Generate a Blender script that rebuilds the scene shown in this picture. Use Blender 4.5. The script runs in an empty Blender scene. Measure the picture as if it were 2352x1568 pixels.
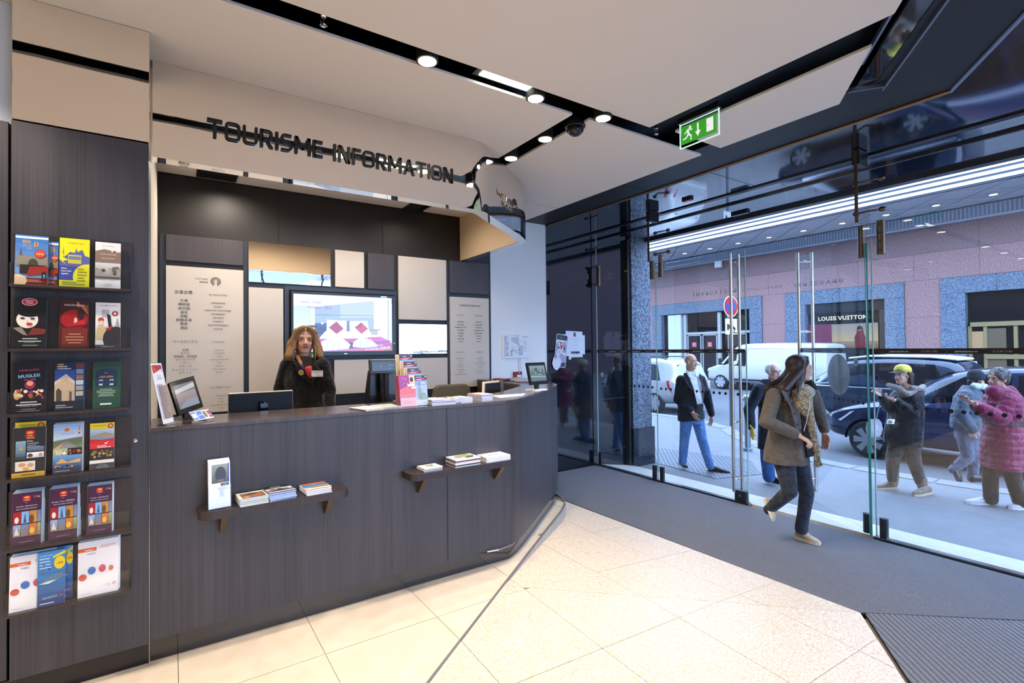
import bpy, bmesh, math, random, os
from mathutils import Vector, Matrix
from math import sin, cos, pi, radians, sqrt
random.seed(7)
SC = bpy.context.scene
COL = SC.collection
# ------------------------------------------------------------------ camera, sky, exposure
YAW, PITCH, ROLL, FPX, EYE = radians(33.921), radians(0.780), radians(0.577), 1169.0, 1.55
_f = Vector((sin(YAW)*cos(PITCH), cos(YAW)*cos(PITCH), sin(PITCH)))
_r = Vector((cos(YAW), -sin(YAW), 0.0))
_d = _f.cross(_r)
CR = cos(ROLL)*_r + sin(ROLL)*_d
CD = -sin(ROLL)*_r + cos(ROLL)*_d
CF = _f
cam = bpy.data.cameras.new('camera')
cam.sensor_width = 36.0
cam.lens = 36.0*FPX/2352.0
cam.clip_start = 0.05
cam.clip_end = 300
camo = bpy.data.objects.new('camera', cam)
COL.objects.link(camo)
m = Matrix.Identity(4)
for i in range(3):
    m[i][0] = CR[i]; m[i][1] = -CD[i]; m[i][2] = -CF[i]
m[0][3], m[1][3], m[2][3] = 0.0, 0.0, EYE
camo.matrix_world = m
SC.camera = camo
CAMP = Vector((0, 0, EYE))

W = bpy.data.worlds.new('sky')
SC.world = W
W.use_nodes = True
_b = W.node_tree.nodes['Background']
_b.inputs[0].default_value = (0.44, 0.63, 1.0, 1)      # open shade under a blue-white winter sky
_b.inputs[1].default_value = 8.3

SC.view_settings.view_transform = 'Standard'
SC.view_settings.look = 'None'
SC.view_settings.exposure = 0.18
SC.view_settings.gamma = 1.0
SC.view_settings.use_curve_mapping = False
SC.cycles.max_bounces = 8
SC.cycles.diffuse_bounces = 4
SC.cycles.glossy_bounces = 4
SC.cycles.transmission_bounces = 4
SC.cycles.transparent_max_bounces = 16
SC.cycles.caustics_reflective = False
SC.cycles.caustics_refractive = False
SC.cycles.sample_clamp_indirect = 6.0
SC.cycles.use_adaptive_sampling = True
SC.cycles.adaptive_threshold = 0.02
SC.cycles.use_denoising = True

WARM = (1.0, 0.87, 0.74)
def spot(x, y, z, power, angle=110, blend=0.7, col=WARM, size=0.05, tilt=(0, 0)):
    l = bpy.data.lights.new('downlight_lamp', 'SPOT')
    l.energy = power; l.color = col; l.spot_size = radians(angle); l.spot_blend = blend; l.shadow_soft_size = size
    o = bpy.data.objects.new('downlight_lamp', l)
    o.location = (x, y, z); o.rotation_euler = (tilt[0], tilt[1], 0)
    COL.objects.link(o)
    return o

# ------------------------------------------------------------------ helpers
def ray(u, v):
    return CR*((u-1176.0)/FPX) + CD*((v-784.0)/FPX) + CF
def on_z(u, v, z):
    d = ray(u, v); return CAMP + d*((z-EYE)/d.z)
def on_y(u, v, y):
    d = ray(u, v); return CAMP + d*(y/d.y)
def on_x(u, v, x):
    d = ray(u, v); return CAMP + d*(x/d.x)
def at_depth(u, v, dep):
    return CAMP + ray(u, v)*dep

def lin(h):
    if not isinstance(h, str): return tuple(h)[:3]
    h = h.lstrip('#')
    if len(h) == 3: h = ''.join(c*2 for c in h)
    o = []
    for i in (0, 2, 4):
        c = int(h[i:i+2], 16)/255.0
        o.append(c/12.92 if c <= 0.04045 else ((c+0.055)/1.055)**2.4)
    return tuple(o)

class MB:
    """collects shapes (world coordinates) for ONE mesh object"""
    def __init__(s):
        s.v = []; s.f = []; s.mi = []; s.c = []; s.cur = 0; s.col = (1, 1, 1)
    def add(s, vs, fs):
        n = len(s.v)
        s.v += [tuple(p) for p in vs]
        for f in fs:
            s.f.append(tuple(i+n for i in f)); s.mi.append(s.cur); s.c.append(s.col)
        return s
    def box(s, a, b):
        x0, y0, z0 = a; x1, y1, z1 = b
        if x0 > x1: x0, x1 = x1, x0
        if y0 > y1: y0, y1 = y1, y0
        if z0 > z1: z0, z1 = z1, z0
        vs = [(x0,y0,z0),(x1,y0,z0),(x1,y1,z0),(x0,y1,z0),(x0,y0,z1),(x1,y0,z1),(x1,y1,z1),(x0,y1,z1)]
        return s.add(vs, [(0,3,2,1),(4,5,6,7),(0,1,5,4),(1,2,6,5),(2,3,7,6),(3,0,4,7)])
    def obox(s, o, ax, ay, az):
        """oriented box: corner o, edge vectors"""
        o, ax, ay, az = Vector(o), Vector(ax), Vector(ay), Vector(az)
        vs = [o, o+ax, o+ax+ay, o+ay, o+az, o+ax+az, o+ax+ay+az, o+ay+az]
        fs = [(0,3,2,1),(4,5,6,7),(0,1,5,4),(1,2,6,5),(2,3,7,6),(3,0,4,7)]
        if ax.cross(ay).dot(az) < 0: fs = [tuple(reversed(f)) for f in fs]
        return s.add(vs, fs)
    def cbox(s, c, ax, ay, az):
        c, ax, ay, az = Vector(c), Vector(ax), Vector(ay), Vector(az)
        return s.obox(c-(ax+ay+az)*0.5, ax, ay, az)
    def prism(s, poly, d):
        """polygon (3d pts) extruded by vector d"""
        d = Vector(d); p = [Vector(q) for q in poly]; n = len(p)
        nrm = Vector((0, 0, 0))
        for i in range(n): nrm += p[i].cross(p[(i+1) % n])
        vs = p + [q+d for q in p]
        fs = [tuple(reversed(range(n))), tuple(range(n, 2*n))]
        for i in range(n):
            j = (i+1) % n
            fs.append((i, j, j+n, i+n))
        if nrm.dot(d) < 0: fs = [tuple(reversed(f)) for f in fs]
        return s.add(vs, fs)
    def xyprism(s, poly, z0, z1):
        return s.prism([(x, y, z0) for x, y in poly], (0, 0, z1-z0))
    def quad(s, a, b, c, d):
        return s.add([a, b, c, d], [(0, 1, 2, 3)])
    def tube(s, pts, rad, seg=10, cap=True, flat=None, ref=None):
        """rings along pts; rad number or list; flat = depth/width ratio (elliptic), ref = width axis"""
        P = [Vector(p) for p in pts]; n = len(P)
        R = rad if isinstance(rad, (list, tuple)) else [rad]*n
        fl = flat if isinstance(flat, (list, tuple)) else [flat or 1.0]*n
        vs = []; fs = []
        last = None
        for i in range(n):
            t = (P[min(i+1, n-1)]-P[max(i-1, 0)])
            t = t.normalized() if t.length > 1e-9 else Vector((0, 0, 1))
            if ref is not None:
                a = Vector(ref) - t*t.dot(Vector(ref))
            elif last is not None:
                a = last - t*t.dot(last)
            else:
                a = t.orthogonal()
            if a.length < 1e-6: a = t.orthogonal()
            a.normalize(); last = a
            b = t.cross(a)
            for k in range(seg):
                th = 2*pi*k/seg
                vs.append(P[i] + a*(R[i]*cos(th)) + b*(R[i]*fl[i]*sin(th)))
        for i in range(n-1):
            for k in range(seg):
                k2 = (k+1) % seg
                fs.append((i*seg+k, i*seg+k2, (i+1)*seg+k2, (i+1)*seg+k))
        if cap:
            fs.append(tuple(reversed(range(seg)))); fs.append(tuple(range((n-1)*seg, n*seg)))
        return s.add(vs, fs)
    def capsule(s, a, b, ra, rb=None, seg=12, flat=1.0, ref=None):
        """rounded, tapered limb segment"""
        a, b = Vector(a), Vector(b); rb = ra if rb is None else rb
        d = b-a
        if d.length < 1e-6: d = Vector((0, 0, 1e-4))
        t = d.normalized()
        pts = []; rr = []
        for k in range(4):
            th = pi/2*(1-k/4.0); pts.append(a - t*ra*sin(th)); rr.append(max(ra*cos(th), ra*0.02))
        pts.append(a); rr.append(ra); pts.append(b); rr.append(rb)
        for k in range(1, 5):
            th = pi/2*k/4.0; pts.append(b + t*rb*sin(th)); rr.append(max(rb*cos(th), rb*0.02))
        if ref is None: ref = t.orthogonal()
        return s.tube(pts, rr, seg, True, flat, ref)
    def ball(s, c, r, seg=14, rings=8, rot=None):
        c = Vector(c); rx, ry, rz = r if isinstance(r, (tuple, list)) else (r, r, r)
        vs = []; fs = []
        for i in range(1, rings):
            th = pi*i/rings
            for k in range(seg):
                ph = 2*pi*k/seg
                p = Vector((rx*sin(th)*cos(ph), ry*sin(th)*sin(ph), rz*cos(th)))
                vs.append(c + (rot @ p if rot else p))
        t = len(vs); vs.append(c + (rot @ Vector((0,0,rz)) if rot else Vector((0,0,rz))))
        vs.append(c + (rot @ Vector((0,0,-rz)) if rot else Vector((0,0,-rz))))
        for i in range(rings-2):
            for k in range(seg):
                k2 = (k+1) % seg
                fs.append((i*seg+k, (i+1)*seg+k, (i+1)*seg+k2, i*seg+k2))
        for k in range(seg):
            k2 = (k+1) % seg
            fs.append((t, k, k2)); fs.append((t+1, (rings-2)*seg+k2, (rings-2)*seg+k))
        return s.add(vs, fs)
    def disc(s, c, n, r, th=0.002, seg=20):
        c, n = Vector(c), Vector(n).normalized()
        return s.tube([c, c+n*th], r, seg)
    def lathe(s, c, axis, prof, seg=20, ref=None):
        """prof: (radius, height along axis)"""
        c, axis = Vector(c), Vector(axis).normalized()
        return s.tube([c+axis*h for r, h in prof], [max(r, 1e-4) for r, h in prof], seg, True, None, ref or axis.orthogonal())
    def loft(s, rings, cap=True, close=True):
        n = len(rings[0]); vs = [p for r in rings for p in r]; fs = []
        for i in range(len(rings)-1):
            for k in range(n if close else n-1):
                k2 = (k+1) % n
                fs.append((i*n+k, i*n+k2, (i+1)*n+k2, (i+1)*n+k))
        if cap:
            fs.append(tuple(reversed(range(n)))); fs.append(tuple(range((len(rings)-1)*n, len(rings)*n)))
        return s.add(vs, fs)
    def mesh(s, name, off=(0, 0, 0), colors=False, smooth=False):
        me = bpy.data.meshes.new(name)
        ox, oy, oz = off
        me.from_pydata([(x-ox, y-oy, z-oz) for x, y, z in s.v], [], s.f)
        if any(s.mi): me.polygons.foreach_set('material_index', s.mi)
        if colors:
            at = me.color_attributes.new('Col', 'FLOAT_COLOR', 'CORNER')
            buf = []
            for f, c in zip(s.f, s.c):
                buf += list(c[:3]+(1.0,))*len(f)
            at.data.foreach_set('color', buf)
        if smooth: me.polygons.foreach_set('use_smooth', [True]*len(me.polygons))
        me.update()
        return me

ORG = {}
def put(name, me, mats, parent=None, off=(0, 0, 0)):
    if not isinstance(mats, (list, tuple)): mats = [mats]
    for x in mats: me.materials.append(x)
    o = bpy.data.objects.new(name, me)
    COL.objects.link(o)
    if parent is not None:
        o.parent = parent
        po = ORG.get(parent.name, (0, 0, 0))
        o.location = tuple(off[i]-po[i] for i in range(3))
    else:
        o.location = off
    ORG[o.name] = tuple(off)
    return o
def build(name, mb, mats, parent=None, base=None, colors=False, smooth=False, bevel=0.0, auto=None):
    """link one mesh object; its origin is `base` or its parent's origin"""
    off = base if base is not None else (ORG.get(parent.name, (0, 0, 0)) if parent is not None else (0, 0, 0))
    me = mb.mesh(name, off, colors, smooth)
    o = put(name, me, mats, parent, off)
    if auto is not None:
        me.polygons.foreach_set('use_smooth', [True]*len(me.polygons))
        me.set_sharp_from_angle(angle=radians(auto))
    if bevel:
        bv = o.modifiers.new('bevel', 'BEVEL'); bv.width = bevel; bv.segments = 2; bv.limit_method = 'ANGLE'
    return o
def tag(o, label=None, cat=None, group=None, kind=None):
    if label: o['label'] = label
    if cat: o['category'] = cat
    if group: o['group'] = group
    if kind: o['kind'] = kind
    return o
def thing(name, label, cat, loc=(0, 0, 0), group=None):
    o = bpy.data.objects.new(name, None)
    o.empty_display_size = 0.05
    COL.objects.link(o); o.location = loc
    ORG[o.name] = tuple(loc)
    return tag(o, label, cat, group)
def struct(name, mb, mats, parent=None, **k):
    o = build(name, mb, mats, parent, **k)
    if parent is None: o['kind'] = 'structure'
    return o
def sgroup(name, loc=(0, 0, 0)):
    o = bpy.data.objects.new(name, None); COL.objects.link(o); o.location = loc; o['kind'] = 'structure'
    ORG[o.name] = tuple(loc)
    return o

# ------------------------------------------------------------------ materials
MATS = {}
def M(name, col='#808080', rough=0.5, metal=0.0, spec=0.5, var=None, bump=None, emit=None, coat=0.0, stretch=(1, 1, 1), sheen=0.0, alpha=None):
    """var = (colour2, scale, contrast); bump = (scale, strength)"""
    if name in MATS: return MATS[name]
    mt = bpy.data.materials.new(name); mt.use_nodes = True
    nt = mt.node_tree; b = nt.nodes['Principled BSDF']
    c = lin(col)
    b.inputs['Base Color'].default_value = (*c, 1)
    b.inputs['Roughness'].default_value = rough
    b.inputs['Metallic'].default_value = metal
    b.inputs['Specular IOR Level'].default_value = spec
    if coat: b.inputs['Coat Weight'].default_value = coat; b.inputs['Coat Roughness'].default_value = 0.03
    if sheen: b.inputs['Sheen Weight'].default_value = sheen
    tc = None
    if var or bump:
        tc = nt.nodes.new('ShaderNodeTexCoord'); mp = nt.nodes.new('ShaderNodeMapping')
        mp.inputs['Scale'].default_value = stretch
        nt.links.new(tc.outputs['Object'], mp.inputs['Vector'])
    if var:
        nz = nt.nodes.new('ShaderNodeTexNoise'); nz.inputs['Scale'].default_value = var[1]; nz.inputs['Detail'].default_value = 6
        nt.links.new(mp.outputs[0], nz.inputs['Vector'])
        rp = nt.nodes.new('ShaderNodeValToRGB')
        k = var[2] if len(var) > 2 else 0.2
        rp.color_ramp.elements[0].position = 0.5-k; rp.color_ramp.elements[1].position = 0.5+k
        rp.color_ramp.elements[0].color = (*c, 1); rp.color_ramp.elements[1].color = (*lin(var[0]), 1)
        nt.links.new(nz.outputs['Fac'], rp.inputs['Fac']); nt.links.new(rp.outputs[0], b.inputs['Base Color'])
    if bump:
        n2 = nt.nodes.new('ShaderNodeTexNoise'); n2.inputs['Scale'].default_value = bump[0]; n2.inputs['Detail'].default_value = 3
        nt.links.new(mp.outputs[0], n2.inputs['Vector'])
        bp = nt.nodes.new('ShaderNodeBump'); bp.inputs['Strength'].default_value = bump[1]; bp.inputs['Distance'].default_value = bump[2] if len(bump) > 2 else 0.01
        nt.links.new(n2.outputs['Fac'], bp.inputs['Height']); nt.links.new(bp.outputs[0], b.inputs['Normal'])
    if emit:
        b.inputs['Emission Color'].default_value = (*lin(emit[0]), 1); b.inputs['Emission Strength'].default_value = emit[1]
    MATS[name] = mt
    return mt

def attr_mat(name, rough=0.4, emit=0.0, spec=0.5, coat=0.0):
    mt = bpy.data.materials.new(name); mt.use_nodes = True; nt = mt.node_tree; b = nt.nodes['Principled BSDF']
    a = nt.nodes.new('ShaderNodeAttribute'); a.attribute_name = 'Col'
    b.inputs['Roughness'].default_value = rough; b.inputs['Specular IOR Level'].default_value = spec
    if coat: b.inputs['Coat Weight'].default_value = coat
    if emit:
        b.inputs['Base Color'].default_value = (0.01, 0.01, 0.01, 1)
        nt.links.new(a.outputs['Color'], b.inputs['Emission Color']); b.inputs['Emission Strength'].default_value = emit
    else:
        nt.links.new(a.outputs['Color'], b.inputs['Base Color'])
    return mt
PRINT = attr_mat('printed_paper', 0.35)
PRINT_MATTE = attr_mat('printed_matte', 0.6, spec=0.3)
SCREEN = attr_mat('lit_screen', 0.1, emit=0.88)
SKINFACE = attr_mat('face_paint', 0.5)

def glass_mat(name, tint, f0=0.04, rough=0.0, gl=1.0):
    """thin clear sheet: transparent, with Schlick reflection from either face"""
    mt = bpy.data.materials.new(name); mt.use_nodes = True; nt = mt.node_tree; nt.nodes.clear()
    N = nt.nodes.new
    o = N('ShaderNodeOutputMaterial'); mx = N('ShaderNodeMixShader'); t = N('ShaderNodeBsdfTransparent'); g = N('ShaderNodeBsdfGlossy')
    lw = N('ShaderNodeLayerWeight'); lw.inputs['Blend'].default_value = 0.5
    pw = N('ShaderNodeMath'); pw.operation = 'POWER'; pw.inputs[1].default_value = 5.0
    ma = N('ShaderNodeMath'); ma.operation = 'MULTIPLY_ADD'; ma.inputs[1].default_value = 1-f0; ma.inputs[2].default_value = f0
    t.inputs['Color'].default_value = (*tint, 1); g.inputs['Roughness'].default_value = rough; g.inputs['Color'].default_value = (gl, gl, gl, 1)
    L = nt.links.new
    L(lw.outputs['Facing'], pw.inputs[0]); L(pw.outputs[0], ma.inputs[0]); L(ma.outputs[0], mx.inputs[0]); L(t.outputs[0], mx.inputs[1]); L(g.outputs[0], mx.inputs[2])
    L(mx.outputs[0], o.inputs[0])
    return mt
GLASS = glass_mat('clear_glass', (0.965, 0.98, 0.985), 0.03)
ACRYL = glass_mat('clear_acrylic', (0.97, 0.975, 0.97), 0.018)
GLASS_CAR = glass_mat('car_glass', (0.25, 0.33, 0.36), 0.05)

def wood_mat(name, c1, c2, rough=0.42, sx=26.0):
    """dark laminate with fine upright grain"""
    mt = bpy.data.materials.new(name); mt.use_nodes = True; nt = mt.node_tree; b = nt.nodes['Principled BSDF']
    tc = nt.nodes.new('ShaderNodeTexCoord')
    def nz(sc, detail, scale):
        mp = nt.nodes.new('ShaderNodeMapping'); mp.inputs['Scale'].default_value = sc
        nt.links.new(tc.outputs['Object'], mp.inputs['Vector'])
        n = nt.nodes.new('ShaderNodeTexNoise'); n.inputs['Scale'].default_value = scale; n.inputs['Detail'].default_value = detail; n.inputs['Roughness'].default_value = 0.65
        nt.links.new(mp.outputs[0], n.inputs['Vector']); return n
    fine = nz((sx*6, sx*6, 1.2), 5, 1.0); broad = nz((sx*0.35, sx*0.35, 0.25), 3, 1.0)
    ad = nt.nodes.new('ShaderNodeMath'); ad.operation = 'MULTIPLY_ADD'; ad.inputs[1].default_value = 0.55
    nt.links.new(fine.outputs['Fac'], ad.inputs[0])
    m2 = nt.nodes.new('ShaderNodeMath'); m2.operation = 'MULTIPLY'; m2.inputs[1].default_value = 0.45
    nt.links.new(broad.outputs['Fac'], m2.inputs[0]); nt.links.new(m2.outputs[0], ad.inputs[2])
    rp = nt.nodes.new('ShaderNodeValToRGB')
    rp.color_ramp.elements[0].position = 0.36; rp.color_ramp.elements[1].position = 0.64
    rp.color_ramp.elements[0].color = (*lin(c1), 1); rp.color_ramp.elements[1].color = (*lin(c2), 1)
    nt.links.new(ad.outputs[0], rp.inputs[0]); nt.links.new(rp.outputs[0], b.inputs['Base Color'])
    b.inputs['Roughness'].default_value = rough
    bp = nt.nodes.new('ShaderNodeBump'); bp.inputs['Strength'].default_value = 0.12; bp.inputs['Distance'].default_value = 0.002
    nt.links.new(fine.outputs['Fac'], bp.inputs['Height']); nt.links.new(bp.outputs[0], b.inputs['Normal'])
    return mt
WOOD = wood_mat('dark_wood_laminate', '#2b282c', '#444146')
WOOD_H = wood_mat('dark_wood_shelf', '#2b2323', '#3f3533', 0.3)
WOOD_TOP = wood_mat('dark_wood_top', '#3c3434', '#544a4a', 0.2)
WALLDARK = M('dark_wall_panel', '#171412', 0.5, var=('#1b1816', 3.0))
SLATE = M('slate_blue_board', '#333b4a', 0.5)
CREAM = M('cream_panel', '#d3cabd', 0.55)
WHITE = M('white_paint', '#eef0f1', 0.6)
CEIL = M('ceiling_white', '#e6e0da', 0.7)
BLACK = M('black_void', '#08080a', 0.35)
BLACKM = M('black_matte', '#0d0c0d', 0.7)
NAVYG = M('dark_gloss_soffit', '#101a2c', 0.05, spec=1.0, coat=0.8)
BLACKGLOSS = M('black_gloss_stone', '#0a0f15', 0.06, spec=0.7, var=('#141b24', 60.0, 0.15), coat=0.6)
def mirror_mat(name, col, rough, wav):
    return M(name, col, rough, 1.0, bump=wav)
MIRROR = mirror_mat('polished_white_mirror', '#efe9e2', 0.03, (2.2, 0.10, 0.01))
MIRROR2 = mirror_mat('mirror_tile', '#f2efec', 0.02, (5.0, 0.10, 0.005))
TAN = M('tan_lining', '#cfb898', 0.6)
STEEL = M('brushed_steel', '#b9b7b3', 0.22, 1.0)
BRONZE = M('bronze_metal', '#6d5f50', 0.3, 1.0)
DKMETAL = M('dark_metal', '#4c4b4d', 0.35, 1.0)
CHROME = M('chrome', '#dcdcdc', 0.06, 1.0)
BLKPLA = M('black_plastic', '#141417', 0.32)
GREYPLA = M('grey_plastic', '#9a9a98', 0.4)
WHITEPLA = M('white_plastic', '#e4e4e2', 0.35)
TILE = M('limestone_tile', '#ddd0bd', 0.30, var=('#d2c2ab', 9.0, 0.25), bump=(40, 0.03, 0.002))
TILE_R = M('speckled_tile', '#ddd0be', 0.42, var=('#c4b095', 85.0, 0.1), bump=(90, 0.05, 0.002))
GROUT = M('grout', '#8d8273', 0.8)
MATRIB = M('mat_rib', '#5f6066', 0.85, var=('#7c7d84', 220.0, 0.2), spec=0.2)
MATBASE = M('mat_base', '#1b1c20', 0.8)
GREENGLASS = M('green_glass_edge', '#2c7a68', 0.15)
PAPER = M('paper_white', '#e9e6e1', 0.5)
PAPEREDGE = M('paper_edges', '#d8d2c8', 0.7, var=('#c4bdb2', 400.0, 0.1), stretch=(0.02, 0.02, 1))
STONE = M('threshold_stone', '#c9c6c0', 0.4, var=('#bdb9b2', 12.0))
LAMPGLOW = M('lamp_glow', '#ffffff', 0.5, emit=('#fff0d8', 14.0))
TUBEGLOW = M('tube_glow', '#ffffff', 0.5, emit=('#f2fff2', 9.0))
# ------------------------------------------------------------------ lettering and flat print
_TX = {}
try:
    FONT = bpy.data.fonts.load(os.path.join(bpy.utils.system_resource('DATAFILES'), 'fonts', 'Inter.woff2'))    # Blender's own interface font
except Exception:
    FONT = None
def text_geo(s, bold=0.0, res=2, spacing=1.0):
    k = (s, bold, res, spacing)
    if k in _TX: return _TX[k]
    cu = bpy.data.curves.new('lettering', 'FONT')
    cu.body = s; cu.size = 1.0; bold = min(bold, .014); res = max(res, 2)
    if FONT and not any(ord(ch) > 0x2e80 for ch in s): cu.font = FONT
    cu.resolution_u = res; cu.offset = bold; cu.space_character = spacing
    # cu.resolution_u = res; cu.offset = bold; cu.space_character = spacing
    cu.fill_mode = 'FRONT'
    ob = bpy.data.objects.new('lettering', cu); COL.objects.link(ob)
    dg = bpy.context.evaluated_depsgraph_get()
    me = bpy.data.meshes.new_from_object(ob.evaluated_get(dg))
    vs = [(v.co.x, v.co.y) for v in me.vertices]; fs = [tuple(p.vertices) for p in me.polygons if p.normal.z > 0 or True]
    bpy.data.objects.remove(ob); bpy.data.curves.remove(cu); bpy.data.meshes.remove(me)
    if vs:
        x0 = min(v[0] for v in vs); x1 = max(v[0] for v in vs)
    else: x0 = x1 = 0
    _TX[k] = (vs, fs, x0, x1)
    return _TX[k]

class Print:
    """flat print on a plane: o = lower left corner, u and v = unit axes; colours per face"""
    def __init__(s, o, u, v, step=0.00035):
        s.o = Vector(o); s.u = Vector(u).normalized(); s.w = Vector(v).normalized(); s.n = s.u.cross(s.w); s.k = 0; s.step = step; s.clip = None
        s.mb = MB()
    def P(s, x, y): return s.o + s.u*x + s.w*y + s.n*(s.step*s.k)
    def poly(s, pts, col):
        if s.clip:
            pts = clip_cell(list(pts), *s.clip)
            if len(pts) < 3: return s
        s.k += 1; s.mb.col = lin(col)
        a = sum(pts[i][0]*pts[(i+1) % len(pts)][1]-pts[(i+1) % len(pts)][0]*pts[i][1] for i in range(len(pts)))
        if a < 0: pts = list(reversed(pts))
        s.mb.add([s.P(*p) for p in pts], [tuple(range(len(pts)))]); return s
    def rect(s, x0, y0, x1, y1, col): return s.poly([(x0, y0), (x1, y0), (x1, y1), (x0, y1)], col)
    def ell(s, x, y, rx, ry, col, n=16, rot=0.0):
        return s.poly([(x+rx*cos(2*pi*i/n)*cos(rot)-ry*sin(2*pi*i/n)*sin(rot), y+rx*cos(2*pi*i/n)*sin(rot)+ry*sin(2*pi*i/n)*cos(rot)) for i in range(n)], col)
    def grad(s, x0, y0, x1, y1, ca, cb, n=6):
        """picture print: bottom colour to top colour"""
        s.k += 1; a = lin(ca); b = lin(cb)
        for i in range(n):
            t = (i+0.5)/n; s.mb.col = tuple(a[j]*(1-t)+b[j]*t for j in range(3))
            ya = y0+(y1-y0)*i/n; yb = y0+(y1-y0)*(i+1)/n
            s.mb.add([s.P(x0, ya), s.P(x1, ya), s.P(x1, yb), s.P(x0, yb)], [(0, 1, 2, 3)])
        return s
    def text(s, t, x, y, h, col, al='c', xs=1.0, bold=0.0, rot=0.0, res=1, sp=1.0, mirror=False):
        vs, fs, x0, x1 = text_geo(t, bold, res, sp)
        if not vs: return s
        s.k += 1; s.mb.col = lin(col); q = h/0.727
        off = {'c': -(x0+x1)/2, 'l': -x0, 'r': -x1}[al]
        sg = -1 if mirror else 1
        pts = []
        for vx, vy in vs:
            a = (vx+off)*q*xs*sg; b = vy*q
            pts.append(s.P(x+a*cos(rot)-b*sin(rot), y+a*sin(rot)+b*cos(rot)))
        s.mb.add(pts, fs); return s
    def lines(s, x0, y1, x1, n, dy, col, h=0.4, al='l', seed=1):
        """small print that is too fine to read"""
        rr = random.Random(seed)
        s.k += 1; s.mb.col = lin(col)
        for i in range(n):
            w = (x1-x0)*rr.uniform(0.55, 1.0)
            xa = x0 if al == 'l' else (x0+x1-w)/2
            y = y1-i*dy
            s.mb.add([s.P(xa, y-dy*h), s.P(xa+w, y-dy*h), s.P(xa+w, y), s.P(xa, y)], [(0, 1, 2, 3)])
        return s
    def blobs(s, x0, y0, x1, y1, n, cols, r, seed=1, asp=1.0):
        rr = random.Random(seed)
        for i in range(n):
            s.k += 0.25
            q = r*rr.uniform(0.5, 1.3); cx = rr.uniform(x0+q, max(x0+q, x1-q)); cy = rr.uniform(y0+q*asp, max(y0+q*asp, y1-q*asp))
            s.mb.col = lin(rr.choice(cols))
            m_ = 7
            bp_ = [(cx+q*cos(2*pi*j/m_), cy+q*asp*sin(2*pi*j/m_)) for j in range(m_)]
            if s.clip: bp_ = clip_cell(bp_, *s.clip)
            if len(bp_) > 2: s.mb.add([s.P(*b_) for b_ in bp_], [tuple(range(len(bp_)))])
        s.k += 0.5
        return s
    def done(s, name, parent=None, mat=None, base=None):
        return build(name, s.mb, mat or PRINT, parent, base, colors=True)

def sunburst(pr, x, y, r, col, n=18):
    """ring of wedge rays with a gap at the foot, the tourist board's emblem"""
    pr.k += 1; pr.mb.col = lin(col)
    for i in range(n):
        a = radians(-60)+radians(300)*i/(n-1)
        if i in (n//2-0,): pass
        w = 0.075
        r0 = r*0.28
        p = []
        for rad_, da in ((r0, -w*0.5), (r, -w*1.15), (r, w*1.15), (r0, w*0.5)):
            p.append(pr.P(x+rad_*cos(a+da), y+rad_*sin(a+da)))
        pr.mb.add(p, [(0, 1, 2, 3)])

# ------------------------------------------------------------------ polygon tools
def clip_cell(poly, x0, y0, x1, y1):
    def cut(P, f):
        out = []
        for i in range(len(P)):
            a, b = P[i], P[(i+1) % len(P)]
            fa, fb = f(a), f(b)
            if fa >= 0: out.append(a)
            if (fa >= 0) != (fb >= 0):
                t = fa/(fa-fb); out.append((a[0]+(b[0]-a[0])*t, a[1]+(b[1]-a[1])*t))
        return out
    for f in (lambda p: p[0]-x0, lambda p: x1-p[0], lambda p: p[1]-y0, lambda p: y1-p[1]):
        if len(poly) < 3: return []
        poly = cut(poly, f)
    return poly
def area(P):
    return 0.5*abs(sum(P[i][0]*P[(i+1) % len(P)][1]-P[(i+1) % len(P)][0]*P[i][1] for i in range(len(P))))
def inset(P, d):
    cx = sum(p[0] for p in P)/len(P); cy = sum(p[1] for p in P)/len(P)
    o = []
    for x, y in P:
        L = sqrt((x-cx)**2+(y-cy)**2) or 1
        k = max(0.0, 1-d*1.4/L); o.append((cx+(x-cx)*k, cy+(y-cy)*k))
    return o
def arc(cx, cy, r, a0, a1, n=8):
    return [(cx+r*cos(radians(a0+(a1-a0)*i/n)), cy+r*sin(radians(a0+(a1-a0)*i/n))) for i in range(n+1)]
def offset_path(P, d):
    """open polyline shifted d to the right of its direction"""
    o = []
    n = len(P)
    for i in range(n):
        a = Vector(P[max(i-1, 0)]); b = Vector(P[min(i+1, n-1)]); t = (b-a).normalized()
        o.append((P[i][0]+t.y*d, P[i][1]-t.x*d))
    return o
def smooth_path(P, n=4, rounds=3):
    """corner cutting"""
    for _ in range(rounds):
        q = [P[0]]
        for i in range(len(P)-1):
            a, b = P[i], P[i+1]
            if i > 0: q.append((a[0]*0.75+b[0]*0.25, a[1]*0.75+b[1]*0.25))
            if i < len(P)-2: q.append((a[0]*0.25+b[0]*0.75, a[1]*0.25+b[1]*0.75))
        q.append(P[-1]); P = q
    return P

# ------------------------------------------------------------------ floors
DLOW = -0.15
STRIP = [(-3.0, -0.81), (0.998, 2.205), (1.81, 2.817), (2.681, 3.474), (3.10, 3.785), (3.28, 3.95), (3.38, 4.12), (3.44, 4.34), (3.47, 4.7), (3.48, 5.52)]
P1 = (1.81, 2.817); P2 = (3.64, 1.478)
EDIR = Vector((0.81, 0.612)).normalized()      # direction of the steel strip and of the second mat's edge
def z_far(x, y): return DLOW*(x-1.81)/1.83
_n = Vector((-EDIR.y, EDIR.x)); _dd = (Vector(P2)-Vector(P1)).dot(_n)
def z_near(x, y): return max(DLOW, DLOW*(Vector((x, y))-Vector(P1)).dot(_n)/_dd)

mb = MB(); mb.box((-6, -4.3, -0.6), (5.35, 5.75, -0.19))
floor = struct('floor', mb, GROUT)
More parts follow.
